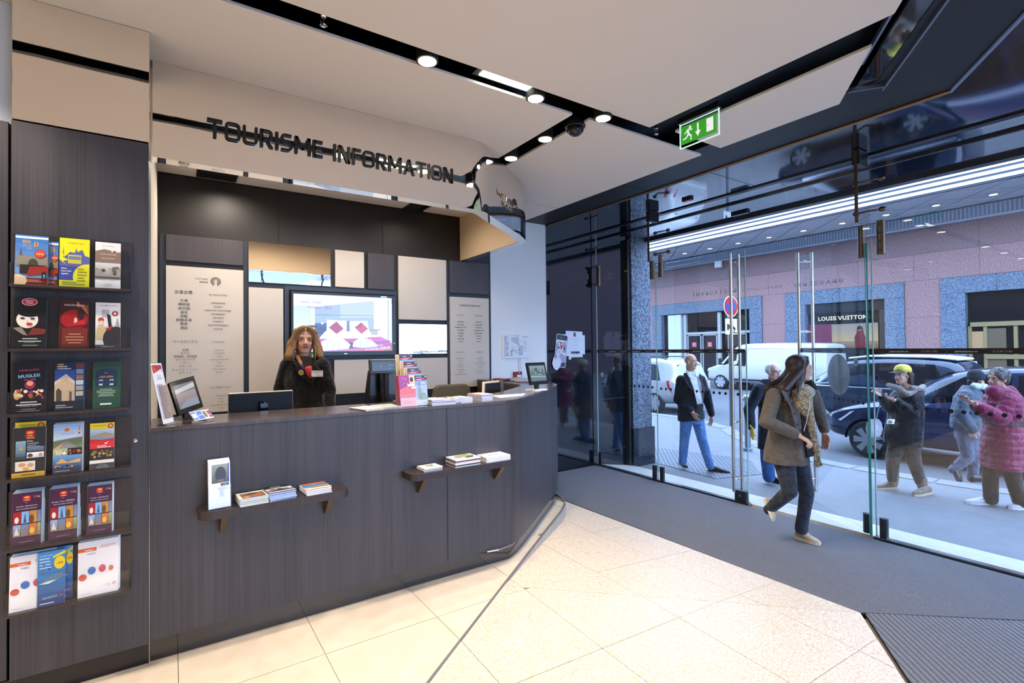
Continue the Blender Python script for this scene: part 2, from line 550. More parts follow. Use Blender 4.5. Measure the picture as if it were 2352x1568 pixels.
# platform slab under the tiles (level 0)
plat = [(-6, -3.07)] + STRIP + [(3.48, 5.7), (-6, 5.7)]
mb = MB(); mb.xyprism(plat, -0.19, -0.012); build('platform_slab', mb, GROUT, floor)
def tiles(poly, zf, mat, th=0.02):
    n = 0
    for i in range(-10, 7):
        for j in range(-9, 6):
            x0 = 0.033+0.6255*i; y0 = 2.715+0.71*j
            if x0 > 5.2: continue
            c = clip_cell(poly, x0, y0, x0+0.6255, y0+0.71)
            if len(c) < 3 or area(c) < 0.004: continue
            c = inset(c, 0.0016)
            dz = random.uniform(-0.0006, 0.0006)
            m_ = MB(); k = len(c)
            a = sum(c[q][0]*c[(q+1) % k][1]-c[(q+1) % k][0]*c[q][1] for q in range(k))
            if a < 0: c = list(reversed(c))
            vs = [(x, y, zf(x, y)-th) for x, y in c]+[(x, y, zf(x, y)+dz) for x, y in c]
            m_.add(vs, [tuple(reversed(range(k))), tuple(range(k, 2*k))]+[(q, (q+1) % k, (q+1) % k+k, q+k) for q in range(k)])
            build('tile', m_, mat, floor)
platvis = [(-3.0, -0.81)] + STRIP[1:] + [(3.48, 3.4), (3.0, 5.5), (-3, 5.5)]
tiles([(-3.2, -0.95)]+STRIP[1:6]+[(3.28, 5.4), (-3.2, 5.4)], lambda x, y: 0.0, TILE)
far = [P1, (2.681, 3.474), (3.10, 3.785), (3.28, 3.95), (3.38, 4.12), (3.44, 4.34), (3.47, 4.7), (3.64, 4.7), P2]
tiles(far, z_far, TILE_R)
near = [(-3.0, -0.81), (0.998, 2.205), P1, P2, (P2[0]-EDIR.x*7, P2[1]-EDIR.y*7)]
tiles(near, z_near, TILE_R)
# slope bed under ramp tiles
mb = MB()
mb.add([(*P1, -0.012), (3.47, 4.7, -0.19), (3.64, 4.7, DLOW-0.02), (*P2, DLOW-0.012), (2.681, 3.474, z_far(2.681, 0)-0.015)], [(0, 3, 2, 1, 4)])
mb.add([(P1[0], P1[1], -0.015), (-3, -0.81, -0.015), (P2[0]-EDIR.x*7, P2[1]-EDIR.y*7, DLOW-0.015), (P2[0], P2[1], DLOW-0.015)], [(0, 1, 2, 3)])
build('ramp_bed', mb, GROUT, floor)
# steel strip along the platform edge, riser below it
mb = MB()
inn = offset_path(STRIP, -0.012)
for i in range(len(STRIP)-1):
    a, b = STRIP[i], STRIP[i+1]; c, d = inn[i+1], inn[i]
    mb.xyprism([a, b, c, d], -0.006, 0.004)
build('edge_strip', mb, M('strip_steel', '#8d8b90', .35, .5), floor)
mb = MB()
S2 = [P1, (2.25, 3.15), (2.681, 3.474), (3.10, 3.785), (3.28, 3.95), (3.38, 4.12), (3.44, 4.34), (3.47, 4.7), (3.48, 5.52)]
for i in range(len(S2)-1):
    a, b = S2[i], S2[i+1]
    mb.quad((a[0]+.002, a[1]-.002, -0.2), (b[0]+.002, b[1]-.002, -0.2), (b[0]+.002, b[1]-.002, -0.004), (a[0]+.002, a[1]-.002, -0.004))
build('step_riser', mb, M('grey_riser', '#a59d92', 0.35, var=('#958c80', 14.0)), floor)

# entrance mats: ribs are real ridges
def mat_of_ribs(name, label, poly, ang, pitch, wid, base):
    t = thing(name, label, 'mat', (*base, DLOW))
    m_ = MB(); m_.xyprism(poly, DLOW-0.02, DLOW-0.004); build('mat_base', m_, MATBASE, t)
    ca, sa = cos(ang), sin(ang)
    rot = [(x*ca+y*sa, -x*sa+y*ca) for x, y in poly]
    ya = min(p[1] for p in rot); yb = max(p[1] for p in rot)
    xa = min(p[0] for p in rot)-1; xb = max(p[0] for p in rot)+1
    m_ = MB(); y = ya
    while y < yb:
        c = clip_cell(rot, xa, y, xb, y+wid)
        if len(c) >= 3 and area(c) > 1e-4:
            c = [(p[0]*ca-p[1]*sa, p[0]*sa+p[1]*ca) for p in c]
            m_.xyprism(c, DLOW-0.006, DLOW+0.003)
        y += pitch
    o = build('rib_rows', m_, MATRIB, t); o['kind'] = 'stuff'
    return t
mat_of_ribs('entrance_mat', 'long ribbed grey entrance mat lying along the inside of the glass front', [P2, (4.352, 0.868), (5.10, 0.235), (5.10, 5.46), (3.655, 5.46), (3.655, 4.75), (3.655, 4.3)], pi/2, 0.0215, 0.0155, (4.4, 3.0))
mat_of_ribs('entrance_mat', 'coarser ribbed grey mat set slantwise at the lower right corner of the floor', [(3.655, 1.455), (P2[0]-EDIR.x*4.5, P2[1]-EDIR.y*4.5+.0), (1.9, -3.0), (5.10, -3.0), (5.10, 0.215), (4.352, 0.848)], math.atan2(0.465, 0.436), 0.032, 0.026, (4.0, 0.0))

# ------------------------------------------------------------------ walls and shell
YW = 5.52
mb = MB(); mb.box((-0.12, YW, -0.2), (3.385, YW+0.15, 3.4)); struct('wall_back', mb, WALLDARK)
mb = MB()
for x in (0.905, 1.98): mb.box((x-.003, YW-.004, 2.63), (x+.003, YW, 3.16))
tag(build('trim_1', mb, BLACKM), kind='structure')
mb = MB(); mb.box((3.385, YW-0.01, -0.2), (4.272, YW+0.15, 3.4)); struct('wall_right', mb, WHITE)
mb = MB(); mb.box((4.272, YW, -0.35), (5.90, YW+0.15, 3.4)); bw = struct('wall_black', mb, BLACKGLOSS)
bw.name = 'wall_front'
mb = MB()
mb.box((4.272, YW-0.012, -0.16), (4.28, YW, 3.235)); mb.box((4.28, YW-0.006, DLOW), (5.17, YW, DLOW+0.01)); tag(build('trim_2', mb, STEEL), kind='structure')
mb = MB(); mb.box((-6.1, -4.3, -0.2), (-6, 5.7, 3.4)); struct('wall_left', mb, WHITE)
mb = MB(); mb.box((-6.1, -4.3, -0.2), (0.55, -4.2, 3.4)); struct('wall_rear', mb, WHITE)
mb = MB(); mb.box((-6, YW, -0.2), (-0.12, YW+0.15, 3.4)); struct('wall_kiosk', mb, WHITE).name = 'wall_back_left'
# white side pillar right behind the kiosk's edge
mb = MB(); mb.box((-0.30, 3.59, 0), (-0.090, 5.5, 3.15)); o = struct('pillar', mb, M('cream_paint', '#ddd2c0', 0.6))
# ceiling: black void slab with white boards hung below it
mb = MB(); mb.box((-6.1, -4.3, 3.42), (6.25, 5.7, 3.62)); ceiling = struct('ceiling', mb, BLACK)
def board(poly):
    m_ = MB(); m_.xyprism(poly, 3.16, 3.178); return build('ceiling_board', m_, CEIL, ceiling, bevel=0.002)
board([(-6, -4.2), (-1.1, -4.2), (-1.1, -1.95), (2.93, 0.99), (2.925, 2.51), (-6, 2.51)])
board([(3.15, 1.17), (3.717, 1.575), (3.717, 2.462), (3.15, 2.462)])
board([(2.465, 2.652), (3.72, 2.645), (3.725, 5.5), (2.465, 5.5)])
board([(-6, 2.66), (2.312, 2.66), (2.312, 5.5), (-6, 5.5)])
mb = MB()
mb.box((2.46, 4.54, 3.1585), (3.72, 4.542, 3.16))
build('board_seam', mb, M('seam_grey', '#a39c95', 0.8), ceiling)
# matte black bulkhead along the front, gloss soffit outside its bronze trim
mb = MB(); mb.xyprism([(3.73, 5.6), (4.29, 5.6), (4.30, 1.148), (3.62, 0.669), (-1.5, -2.9), (-1.5, -2.5), (3.0, 0.80), (3.75, 1.36)], 3.235, 3.3); build('bulkhead', mb, M('bulkhead_black', '#111114', 0.5), ceiling)
mb = MB()
mb.tube([(4.305, 5.515, 3.228), (4.305, 1.15, 3.228)], 0.013, 8)
tag(build('trim_3', mb, M('bronze_trim', '#8d745c', 0.3, 0.8)), kind='structure')
mb = MB(); mb.tube([(4.305, 1.15, 3.228), (-1.5, -2.93, 3.228)], 0.013, 8)
tag(build('trim_4', mb, M('pale_trim', '#97a0b4', 0.3, 0.8)), kind='structure')
mb = MB(); mb.xyprism([(4.31, 5.6), (6.2, 5.6), (6.2, -4.2), (-1.4, -4.2), (-1.4, -2.87), (4.31, 1.15)], 3.235, 3.30); build('gloss_soffit', mb, NAVYG, ceiling)
mb = MB()
mb.box((4.31, 2.99, 3.2335), (5.15, 2.994, 3.235))
mb.box((3.74, 3.7, 3.2335), (4.29, 3.705, 3.235))
build('soffit_seam', mb, BLACKM, ceiling)
# slanting recessed slot with pale metal edges
mb = MB()
dv = Vector((-0.684, -0.5, 0)).normalized(); nv = Vector((dv.y, -dv.x, 0))
for p0, L in (((3.87, 1.382, 3.225), 2.4), ((3.36, 1.30, 3.2), 1.0)):
    mb.cbox(Vector(p0)+dv*L*0.5, dv*L, nv*0.012, (0, 0, 0.03))
mb.cbox((3.77, 1.43, 3.225), nv*0.22, dv*0.012, (0, 0, 0.03))
build('slot_edge', mb, M('pale_metal', '#8f97a8', 0.35, 0.9), ceiling)
mb = MB(); mb.cbox(Vector((3.77, 1.42, 3.25))+dv*1.2-nv*0.03, dv*2.4, nv*0.2, (0, 0, 0.02)); build('slot_glass', mb, NAVYG, ceiling)
# ------------------------------------------------------------------ brochure cabinet on the left
kio = thing('brochure_cabinet', 'tall dark wood cabinet with six rows of brochures, left of the counter', 'cabinet', (-0.34, 3.3, 0))
mb = MB(); mb.box((-0.588, 3.12, 0.105), (-0.088, 3.46, 2.595)); build('front_panel', mb, WOOD, kio, bevel=0.002)
mb = MB(); mb.box((-1.3, 3.14, 0.105), (-0.60, 3.46, 2.59)); build('side_panel', mb, WOOD, kio, bevel=0.002)
mb = MB(); mb.box((-1.3, 3.145, 0), (-0.088, 3.44, 0.10)); build('plinth', mb, M('plinth_gloss', '#17161a', 0.12), kio)
mb = MB(); mb.box((-0.585, 3.115, 2.60), (-0.084, 3.45, 3.158)); build('upper_panel', mb, MIRROR, kio, bevel=0.001)
mb = MB(); mb.box((-1.3, 3.20, 2.60), (-0.60, 3.45, 3.158)); build('upper_side_panel', mb, M('pale_blue_white', '#cfd6de', 0.5), kio)
mb = MB(); mb.lathe((-0.142, 3.12, 1.117), (0, -1, 0), [(0.010, 0), (0.010, 0.004), (0.007, 0.006), (0.004, 0.006)], 16); build('lock', mb, CHROME, kio)

ROWZ = [1.852, 1.570, 1.286, 1.004, 0.704, 0.424]
for i, z in enumerate(ROWZ):
    xl, xr = -0.578-0.003*i, -0.155
    tr = thing('brochure_tray', ('dark wood brochure tray with clear front, %s row of the cabinet' % ['top', 'second', 'third', 'fourth', 'fifth', 'lowest'][i]), 'tray', (-0.36, 3.11, z), 'brochure trays of the cabinet')
    mb = MB(); mb.box((xl, 3.035, z-0.012), (xr, 3.119, z)); build('ledge', mb, WOOD_H, tr, bevel=0.002)
    mb = MB(); mb.box((xl, 3.111, z), (xr, 3.119, z+0.235)); build('tray_back', mb, WOOD_H, tr)
    mb = MB(); mb.box((xl+0.005, 3.036, z), (xr-0.005, 3.0385, z+0.095)); build('clear_front', mb, ACRYL, tr)
    for q in (xl, xr-.004): mb = MB(); mb.box((q, 3.036, z), (q+0.004, 3.111, z+0.095)); build('clear_cheek', mb, ACRYL, tr)

def leaflet(x0, x1, z0, h, label, draw, group=None, n=1, y=3.062, lean=0.022, name='brochure', edge='#d9d6d0', th=0.006, fan=0.0, cat='brochure'):
    """a pile of folded leaflets standing in a tray; draw(print, w, h) prints the front cover"""
    t = thing(name, label, cat, ((x0+x1)/2, y, z0), group)
    w = x1-x0
    up = Vector((0, lean, h)); L = up.length
    mb = MB()
    for k in range(n):
        yy = y+th*k+0.0008
        d = fan*k
        e = up*(1+d*0.5/h)
        mb.obox((x0+d*0.35, yy, z0+0.001), (w, 0, 0), (0, th*0.86, 0), e)
    build('page_block', mb, M('edge'+edge, edge, 0.6), t)
    pr = Print((x0+0.0005, y-0.0004, z0+0.001), (1, 0, 0), up)
    pr.clip = (0, 0, w, L)
    draw(pr, w, L)
    pr.done('cover', t)
    return t

def d_bus(p, w, h):
    p.grad(0, 0, w, h, '#7fa8d8', '#2f6fb8'); p.rect(0, h*.93, w, h*.97, '#e8eef4')
    p.text('BIG', w*.22, h*.84, h*.07, '#f2b21c', 'l', 1, .03); p.text('BUS', w*.22, h*.76, h*.07, '#8db7e6', 'l'); p.text('B', w*.64, h*.77, h*.13, '#f2b21c', 'c')
    p.text('PARIS', w*.42, h*.72, h*.03, '#e9d26a')
    p.poly([(w*.1, h*.5), (w*.17, h*.75), (w*.24, h*.5)], '#6a5a48')
    p.rect(w*.04, h*.38, w, h*.58, '#8d8578'); p.ell(w*.55, h*.40, w*.16, h*.13, '#4a4238'); p.rect(w*.15, h*.22, w*.95, h*.40, '#2a2320')
    p.poly([(w*.35, h*.18), (w, h*.24), (w, h*.38), (w*.45, h*.36)], '#a3251d'); p.rect(0, 0, w, h*.14, '#7c1a1c'); p.ell(w*.1, h*.08, w*.28, h*.12, '#f1cfa8')
    p.ell(w*.76, h*.63, w*.17, h*.085, '#c8202a', 20); p.ell(w*.76, h*.63, w*.15, h*.072, '#d94a3a', 20); p.text('15%', w*.76, h*.61, h*.05, '#ffe9a0', 'c', 1, .02)
    p.rect(w*.82, h*.11, w*.96, h*.27, '#17181c'); p.text('Café', w*.92, h*.13, h*.04, '#fff', 'l', 1, 0, pi/2); p.lines(w*.35, h*.10, w*.95, 2, h*.03, '#e8a878', .4, 'l', 3)
def d_open(p, w, h):
    p.rect(0, 0, w, h, '#e7e21c'); p.text("L'OpenTour", w*.53, h*.89, h*.045, '#6b6730', 'c', 1.1)
    p.poly([(0, h*.55), (w*.1, h*.6), (w*.12, h*.83), (w*.15, h*.6), (w*.35, h*.72), (w*.5, h*.7), (w*.55, h*.8), (w*.6, h*.72), (w*.75, h*.78), (w*.85, h*.65), (w, h*.63), (w, h*.35), (0, h*.4)], '#5a61a6')
    p.rect(w*.28, h*.48, w*.72, h*.66, '#cfc13a'); p.rect(w*.3, h*.56, w*.7, h*.63, '#6d7ba8'); p.poly([(0, h*.63), (w*.16, h*.68), (w*.12, h*.6), (w*.3, h*.55), (w*.12, h*.52), (w*.22, h*.45), (0, h*.55)], '#f0e22a')
    p.rect(0, h*.13, w, h*.42, '#3f4a9c'); p.ell(w*.95, h*.2, w*.5, h*.28, '#e3e02a', 24); p.rect(0, 0, w, h*.13, '#e3e02a')
    for k, s_ in enumerate(('More', 'than 100', 'sights!')): p.text(s_, w*.07, h*(.36-.055*k), h*.037, '#fff', 'l', 1, .02)
    p.lines(w*.6, h*.38, w*.95, 5, h*.06, '#8c8a3a', .3); p.lines(w*.1, h*.1, w*.9, 2, h*.04, '#8c9a3a', .4)
def d_bato(p, w, h):
    p.rect(0, 0, w, h, '#efeeec'); p.text('BATOBUS', w*.5, h*.91, h*.035, '#9a94a0', 'c', 1.25); p.poly([(0, h*.8), (w*.35, h*.85), (w, h*.8), (w, h*.55), (0, h*.55)], '#8a7464')
    p.rect(w*.62, h*.79, w*.92, h*.825, '#d9d2c4'); p.rect(w*.7, h*.79, w*.8, h*.825, '#c03030'); p.text('MONTER ET DESCENDRE', w*.5, h*.73, h*.024, '#fff', 'c', 1); p.text('HOP ON, HOP OFF', w*.5, h*.64, h*.026, '#fff')
    p.grad(0, h*.2, w, h*.55, '#8b867c', '#d6d8da'); p.blobs(0, h*.28, w, h*.5, 14, ['#4a4a3c', '#6f6a58', '#a8a294'], w*.1, 4); p.rect(0, h*.22, w, h*.25, '#5a5650')
    p.text('1 PASS - 8 STATIONS', w*.5, h*.15, h*.022, '#888'); p.lines(w*.3, h*.1, w*.7, 2, h*.03, '#bbb', .4, 'c')
def d_crazy(p, w, h):
    p.rect(0, 0, w, h, '#121113'); p.ell(w*.42, h*.57, w*.33, h*.17, '#efdfd0', 20); p.ell(w*.5, h*.75, w*.44, h*.13, '#0c0b0d', 20); p.ell(w*.48, h*.92, w*.24, h*.075, '#e8dcd8', 20); p.ell(w*.48, h*.92, w*.22, h*.064, '#c01f38', 20)
    p.text('CRAZY', w*.48, h*.925, h*.035, '#fff', 'c', 1, .03); p.text('HORSE', w*.48, h*.885, h*.03, '#fff', 'c', 1, .03)
    p.ell(w*.28, h*.595, w*.075, h*.018, '#2c2a2e'); p.ell(w*.58, h*.59, w*.075, h*.018, '#2c2a2e'); p.poly([(w*.43, h*.58), (w*.40, h*.51), (w*.46, h*.51)], '#d8b8a4'); p.ell(w*.49, h*.48, w*.1, h*.028, '#b8363a'); p.poly([(w*.45, h*.26), (w*.95, h*.28), (w, h*.38), (w*.6, h*.41)], '#7b2a26')
    p.poly([(0, h*.4), (w*.25, h*.42), (w*.45, h*.25), (w*.3, h*.27)], '#8c857a'); p.lines(w*.15, h*.2, w*.88, 2, h*.05, '#cfcfcf', .35, 'c'); p.text('01 47 23 32 32', w*.5, h*.11, h*.02, '#eee'); p.lines(w*.15, h*.07, w*.9, 1, h*.05, '#999', .4, 'c')
def d_moulin(p, w, h):
    p.grad(0, 0, w, h, '#5c1210', '#3a0f10'); p.ell(w*.5, h*.6, w*.45, h*.2, '#a01818', 20)
    for k in range(7): p.poly([(w*.58, h*(.97-.02*k)), (w*.6, h*(.98-.02*k)), (w*(.98), h*(.7+.035*k)), (w*.97, h*(.69+.035*k))], '#c9784a')
    p.ell(w*.72, h*.7, w*.12, h*.1, '#301418'); p.ell(w*.55, h*.56, w*.06, h*.08, '#d8b8a0'); p.poly([(w*.2, h*.45), (w*.9, h*.5), (w*.8, h*.6), (w*.5, h*.52)], '#c02028')
    p.text('MOULIN ROUGE', w*.5, h*.88, h*.045, '#f1e6dc', 'c', .92, .01); p.rect(w*.1, h*.02, w*.95, h*.42, '#7a2418'); p.lines(w*.2, h*.3, w*.85, 4, h*.06, '#c89878', .3, 'c')
def d_latin(p, w, h):
    p.grad(0, 0, w, h, '#d6d4d2', '#f3f2f0'); p.text('PARADIS LATIN', w*.5, h*.92, h*.042, '#a0563c', 'c', 1.0); p.ell(w*.78, h*.76, w*.13, h*.06, '#b03a34', 18); p.ell(w*.78, h*.76, w*.06, h*.026, '#fff', 10)
    p.rect(w*.25, h*.68, w*.55, h*.84, '#b9b8b8'); p.poly([(w*.75, h*.4), (w*.88, h*.68), (w, h*.4)], '#9c9c9e'); p.ell(w*.22, h*.62, w*.12, h*.05, '#b5482c'); p.ell(w*.23, h*.55, w*.09, h*.055, '#e8c8a8')
    p.poly([(0, h*.2), (w*.1, h*.5), (w*.45, h*.46), (w*.42, h*.2)], '#c9b48c'); p.ell(w*.8, h*.2, w*.5, h*.27, '#2a2a2c', 24); p.poly([(w*.45, h*.75), (w*.6, h*.72), (w*.66, h*.4), (w*.55, h*.38)], '#1f1d20'); p.poly([(w*.4, h*.42), (w*.7, h*.5), (w*.6, h*.38)], '#b03028')
    p.rect(0, 0, w, h*.07, '#3a3a3c'); p.text('PARADIS LATIN', w*.5, h*.02, h*.03, '#ddd')
def d_mugler(p, w, h):
    p.rect(0, 0, w, h, '#120f16'); p.text('FAITES LA FÊTE !', w*.5, h*.83, h*.04, '#e0417c', 'c', .95, .02, .06); p.text('MUGLER', w*.5, h*.70, h*.085, '#8fd3ee', 'c', .95, .03, .08); p.text('FOLLIES', w*.52, h*.64, h*.04, '#d64bb0', 'c', 1.1, .03, .06)
    p.ell(w*.52, h*.55, w*.16, h*.09, '#7a3050'); p.ell(w*.52, h*.58, w*.1, h*.05, '#e0905a'); p.blobs(w*.02, h*.26, w*.98, h*.48, 30, ['#a8563c', '#d9a070', '#54203c', '#7f2f5c', '#e4d2c0'], w*.06, 8)
    p.lines(w*.1, h*.22, w*.9, 2, h*.05, '#d8d0d4', .4, 'c'); p.text('LE COMEDIA - PARIS', w*.5, h*.12, h*.025, '#bbb'); p.lines(w*.15, h*.08, w*.85, 2, h*.035, '#888', .4, 'c'); p.blobs(0, h*.3, w*.35, h*.4, 5, ['#d8c28a'], w*.06, 2)
def d_monu(p, w, h):
    p.grad(0, h*.2, w, h, '#3a6cc0', '#1f3f88'); p.rect(0, h*.84, w*.68, h, '#12203c'); p.text('PARIS EN', w*.08, h*.90, h*.035, '#fff', 'l', 1, .02); p.text('7 MONUMENTS', w*.08, h*.855, h*.03, '#fff', 'l', 1, .02); p.rect(w*.1, h*.945, w*.3, h*.965, '#d8a030')
    p.poly([(0, h*.2), (0, h*.6), (w*.38, h*.76), (w*.68, h*.6), (w*.68, h*.2)], '#b9a488'); p.poly([(0, h*.6), (w*.38, h*.76), (w*.68, h*.6), (w*.68, h*.54), (w*.38, h*.66), (0, h*.53)], '#cdbb9f'); p.poly([(w*.06, h*.2), (w*.06, h*.42), (w*.14, h*.47), (w*.24, h*.4), (w*.24, h*.2)], '#4a3f34'); p.poly([(w*.5, h*.2), (w*.5, h*.4), (w*.58, h*.38), (w*.58, h*.2)], '#5a4c3e')
    p.rect(0, 0, w, h*.2, '#141a26'); p.rect(w*.7, h*.2, w, h, '#22304e')
    for k, c in enumerate(['#6e2e20', '#6a8cb8', '#8a6a54', '#a8b8c4', '#8a9098', '#b0a890']): p.rect(w*.72, h*(.87-.115*k), w*.97, h*(.965-.115*k), c)
    p.text('CENTRE DES', w*.06, h*.1, h*.026, '#fff', 'l', 1, .02); p.text('MONUMENTS NATIONAUX', w*.06, h*.06, h*.024, '#fff', 'l', .9, .02)
def d_kids(p, w, h):
    p.rect(0, 0, w, h, '#1f4a34'); p.rect(0, h*.9, w, h, '#17382a'); p.poly([(w*.1, h*.48), (w*.1, h*.8), (w*.3, h*.86), (w*.5, h*.87), (w*.7, h*.86), (w*.9, h*.8), (w*.9, h*.48)], '#182a4a')
    p.text('PLAY', w*.5, h*.76, h*.025, '#dcd8c8'); p.text('LIKE KIDS', w*.5, h*.67, h*.05, '#d8a84a', 'c', 1, .02)
    for x in (.3, .7): p.text('64€' if x < .5 else '89€', w*x, h*.6, h*.04, '#f1efe8', 'c', 1, .02); p.text('8€', w*x, h*.50, h*.055, '#fff', 'c', 1, .03)
    p.lines(w*.12, h*.42, w*.88, 5, h*.035, '#b9cbb8', .35, 'c'); p.rect(w*.28, h*.08, w*.7, h*.115, '#e8ebe6')
def d_cruise(p, w, h):
    p.rect(0, 0, w, h, '#33312f'); p.rect(w*.38, h*.8, w*.66, h*.94, '#c42026'); p.ell(w*.52, h*.89, w*.1, h*.03, '#f0b030'); p.text('PARIS', w*.52, h*.82, h*.025, '#fff', 'c', 1, .02); p.rect(w*.42, h*.77, w*.66, h*.795, '#d9a030')
    p.text('Dinner', w*.44, h*.71, h*.03, '#fff', 'l', 1, .02); p.text('& Lunch Cruise', w*.44, h*.665, h*.028, '#fff', 'l', .9, .02); p.lines(w*.44, h*.64, w*.88, 2, h*.03, '#bbb', .4)
    p.grad(w*.1, h*.36, w*.4, h*.73, '#2b2f1e', '#8fb8da'); p.poly([(w*.2, h*.55), (w*.26, h*.7), (w*.32, h*.55)], '#caa04a'); p.grad(w*.44, h*.51, w*.96, h*.6, '#6a4a34', '#5c88b4'); p.grad(w*.44, h*.38, w*.96, h*.49, '#c8d0d4', '#e8eef2'); p.ell(w*.54, h*.43, w*.08, h*.04, '#5c4438'); p.ell(w*.86, h*.43, w*.07, h*.04, '#c09a80')
    p.rect(w*.1, h*.13, w*.7, h*.32, '#e8dccc'); p.ell(w*.3, h*.25, w*.12, h*.04, '#d09c7c'); p.ell(w*.56, h*.24, w*.1, h*.04, '#d09c7c'); p.ell(w*.42, h*.17, w*.1, h*.03, '#e8a430'); p.rect(0, 0, w, h*.1, '#d2a73a'); p.lines(w*.15, h*.065, w*.85, 1, h*.04, '#8a6410', .5, 'c')
def d_road(p, w, h):
    p.grad(0, h*.62, w, h, '#eaf2fa', '#78a6dc'); p.ell(w*.46, h*.88, w*.09, h*.035, '#d8702c'); p.text('Paris en camion', w*.5, h*.79, h*.028, '#3a5c8c'); p.rect(w*.86, h*.78, w*.93, h*.96, '#e6e6ea')
    for k, c in enumerate(['#c0392b', '#2d5aa0', '#b8a020', '#333']): p.rect(w*.865, h*(.92-.045*k), w*.925, h*(.95-.045*k), c)
    p.poly([(0, h*.5), (0, h*.66), (w, h*.72), (w, h*.5)], '#6f7c5c'); p.poly([(w*.15, h*.5), (w*.42, h*.65), (w*.5, h*.65), (w*.85, h*.5)], '#8a8a88'); p.poly([(0, h*.5), (w*.4, h*.65), (w*.2, h*.5)], '#c09a74')
    p.rect(0, h*.36, w*.5, h*.5, '#9cb888'); p.blobs(w*.02, h*.36, w*.48, h*.47, 12, ['#d8c0a8', '#e8e4e0', '#8c6c58'], w*.055, 5); p.rect(w*.5, h*.36, w, h*.5, '#2c1c18'); p.blobs(w*.5, h*.37, w, h*.49, 12, ['#b06a34', '#d8a060', '#6a3424'], w*.05, 6)
    p.grad(0, h*.08, w, h*.36, '#2a3a58', '#6c9cd4'); p.poly([(w*.1, h*.2), (w*.3, h*.3), (w*.5, h*.22), (w*.95, h*.28), (w*.95, h*.2)], '#d8a860'); p.blobs(0, h*.1, w, h*.18, 10, ['#c08848', '#232c40'], w*.06, 7); p.rect(0, 0, w, h*.08, '#4c4a52'); p.lines(w*.1, h*.055, w*.9, 1, h*.03, '#ccc', .4)
def d_cruise2(p, w, h):
    p.rect(0, 0, w, h, '#56524e'); p.rect(0, h*.87, w, h, '#e8cf22'); p.text("CROISIERES D'UN", w*.38, h*.935, h*.03, '#8a6a14', 'c', .85, .01); p.ell(w*.84, h*.93, w*.12, h*.055, '#c83a20', 18); p.ell(w*.84, h*.93, w*.07, h*.03, '#e8b030', 12)
    p.grad(0, h*.63, w, h*.87, '#7894a8', '#b8cfe4'); p.poly([(0, h*.72), (w*.6, h*.8), (w, h*.74), (w, h*.7), (0, h*.68)], '#a8977c'); p.poly([(0, h*.45), (0, h*.66), (w*.5, h*.63), (w, h*.66), (w, h*.45)], '#cf2a2c')
    p.poly([(w*.58, h*.57), (w*.66, h*.53), (w*.78, h*.61), (w*.67, h*.56)], '#fff'); p.lines(w*.3, h*.51, w*.9, 2, h*.03, '#f4dcdc', .4); p.rect(0, h*.2, w, h*.45, '#2e2a22'); p.blobs(0, h*.24, w, h*.42, 18, ['#c8a04a', '#6a5a3c', '#8c7a58'], w*.07, 9); p.rect(0, h*.13, w, h*.2, '#e8e6e2'); p.lines(w*.25, h*.1, w*.8, 3, h*.03, '#aaa', .4, 'c')
def d_tours(p, w, h, seed=1, cn=False):
    p.rect(0, 0, w, h, '#4b2340'); p.rect(w*.36, h*.84, w*.63, h*.94, '#d0222c'); p.ell(w*.5, h*.91, w*.09, h*.022, '#f2b23a'); p.text('PARIS', w*.5, h*.85, h*.022, '#fff', 'c', 1, .02); p.rect(w*.72, h*.89, w*.95, h*.93, '#7b5a70'); p.rect(w*.86, h*.89, w*.95, h*.91, '#d8a030')
    p.lines(w*.44, h*.815, w*.58, 1, h*.02, '#8c9ad0', .4)
    if cn: p.text('Parisian Tours 巴黎观光', w*.5, h*.735, h*.028, '#f0e8ec', 'c', .9)
    else: p.text('Excursions - Sightseeing Tours', w*.5, h*.74, h*.026, '#f0e8ec', 'c', .8, .02)
    p.text('BEST OF PARIS & FRANCE', w*.5, h*.69, h*.022, '#f0e8ec', 'c', 1.1, .01)
    cs = [['#b02428', '#88b8e8', '#c89040', '#7a86a8'], ['#8fb0d8', '#6a84b0', '#d87828', '#9ab07c']]
    for r in range(2):
        for c in range(4):
            x0 = w*(.06+.27*c) if c < 3 else w*.87
            x1 = x0+(w*.255 if c < 3 else w*.12)
            y1 = h*(.65-.24*r); y0 = y1-h*.225
            p.grad(x0, y0, x1, y1, '#8a7458' if r else cs[r][c], cs[r][c], 3)
    p.poly([(w*.40, h*.44), (w*.455, h*.62), (w*.51, h*.44)], '#4c5468'); p.ell(w*.18, h*.5, w*.07, h*.06, '#e6d6c4'); p.ell(w*.68, h*.5, w*.08, h*.08, '#6a4420'); p.poly([(w*.1, h*.22), (w*.18, h*.37), (w*.28, h*.22)], '#d8d4cc'); p.ell(w*.7, h*.28, w*.09, h*.06, '#f0b040')
    p.rect(0, h*.08, w, h*.17, '#45203b'); p.text('www.pariscityvision.com', w*.5, h*.08, h*.018, '#e0d0d8')
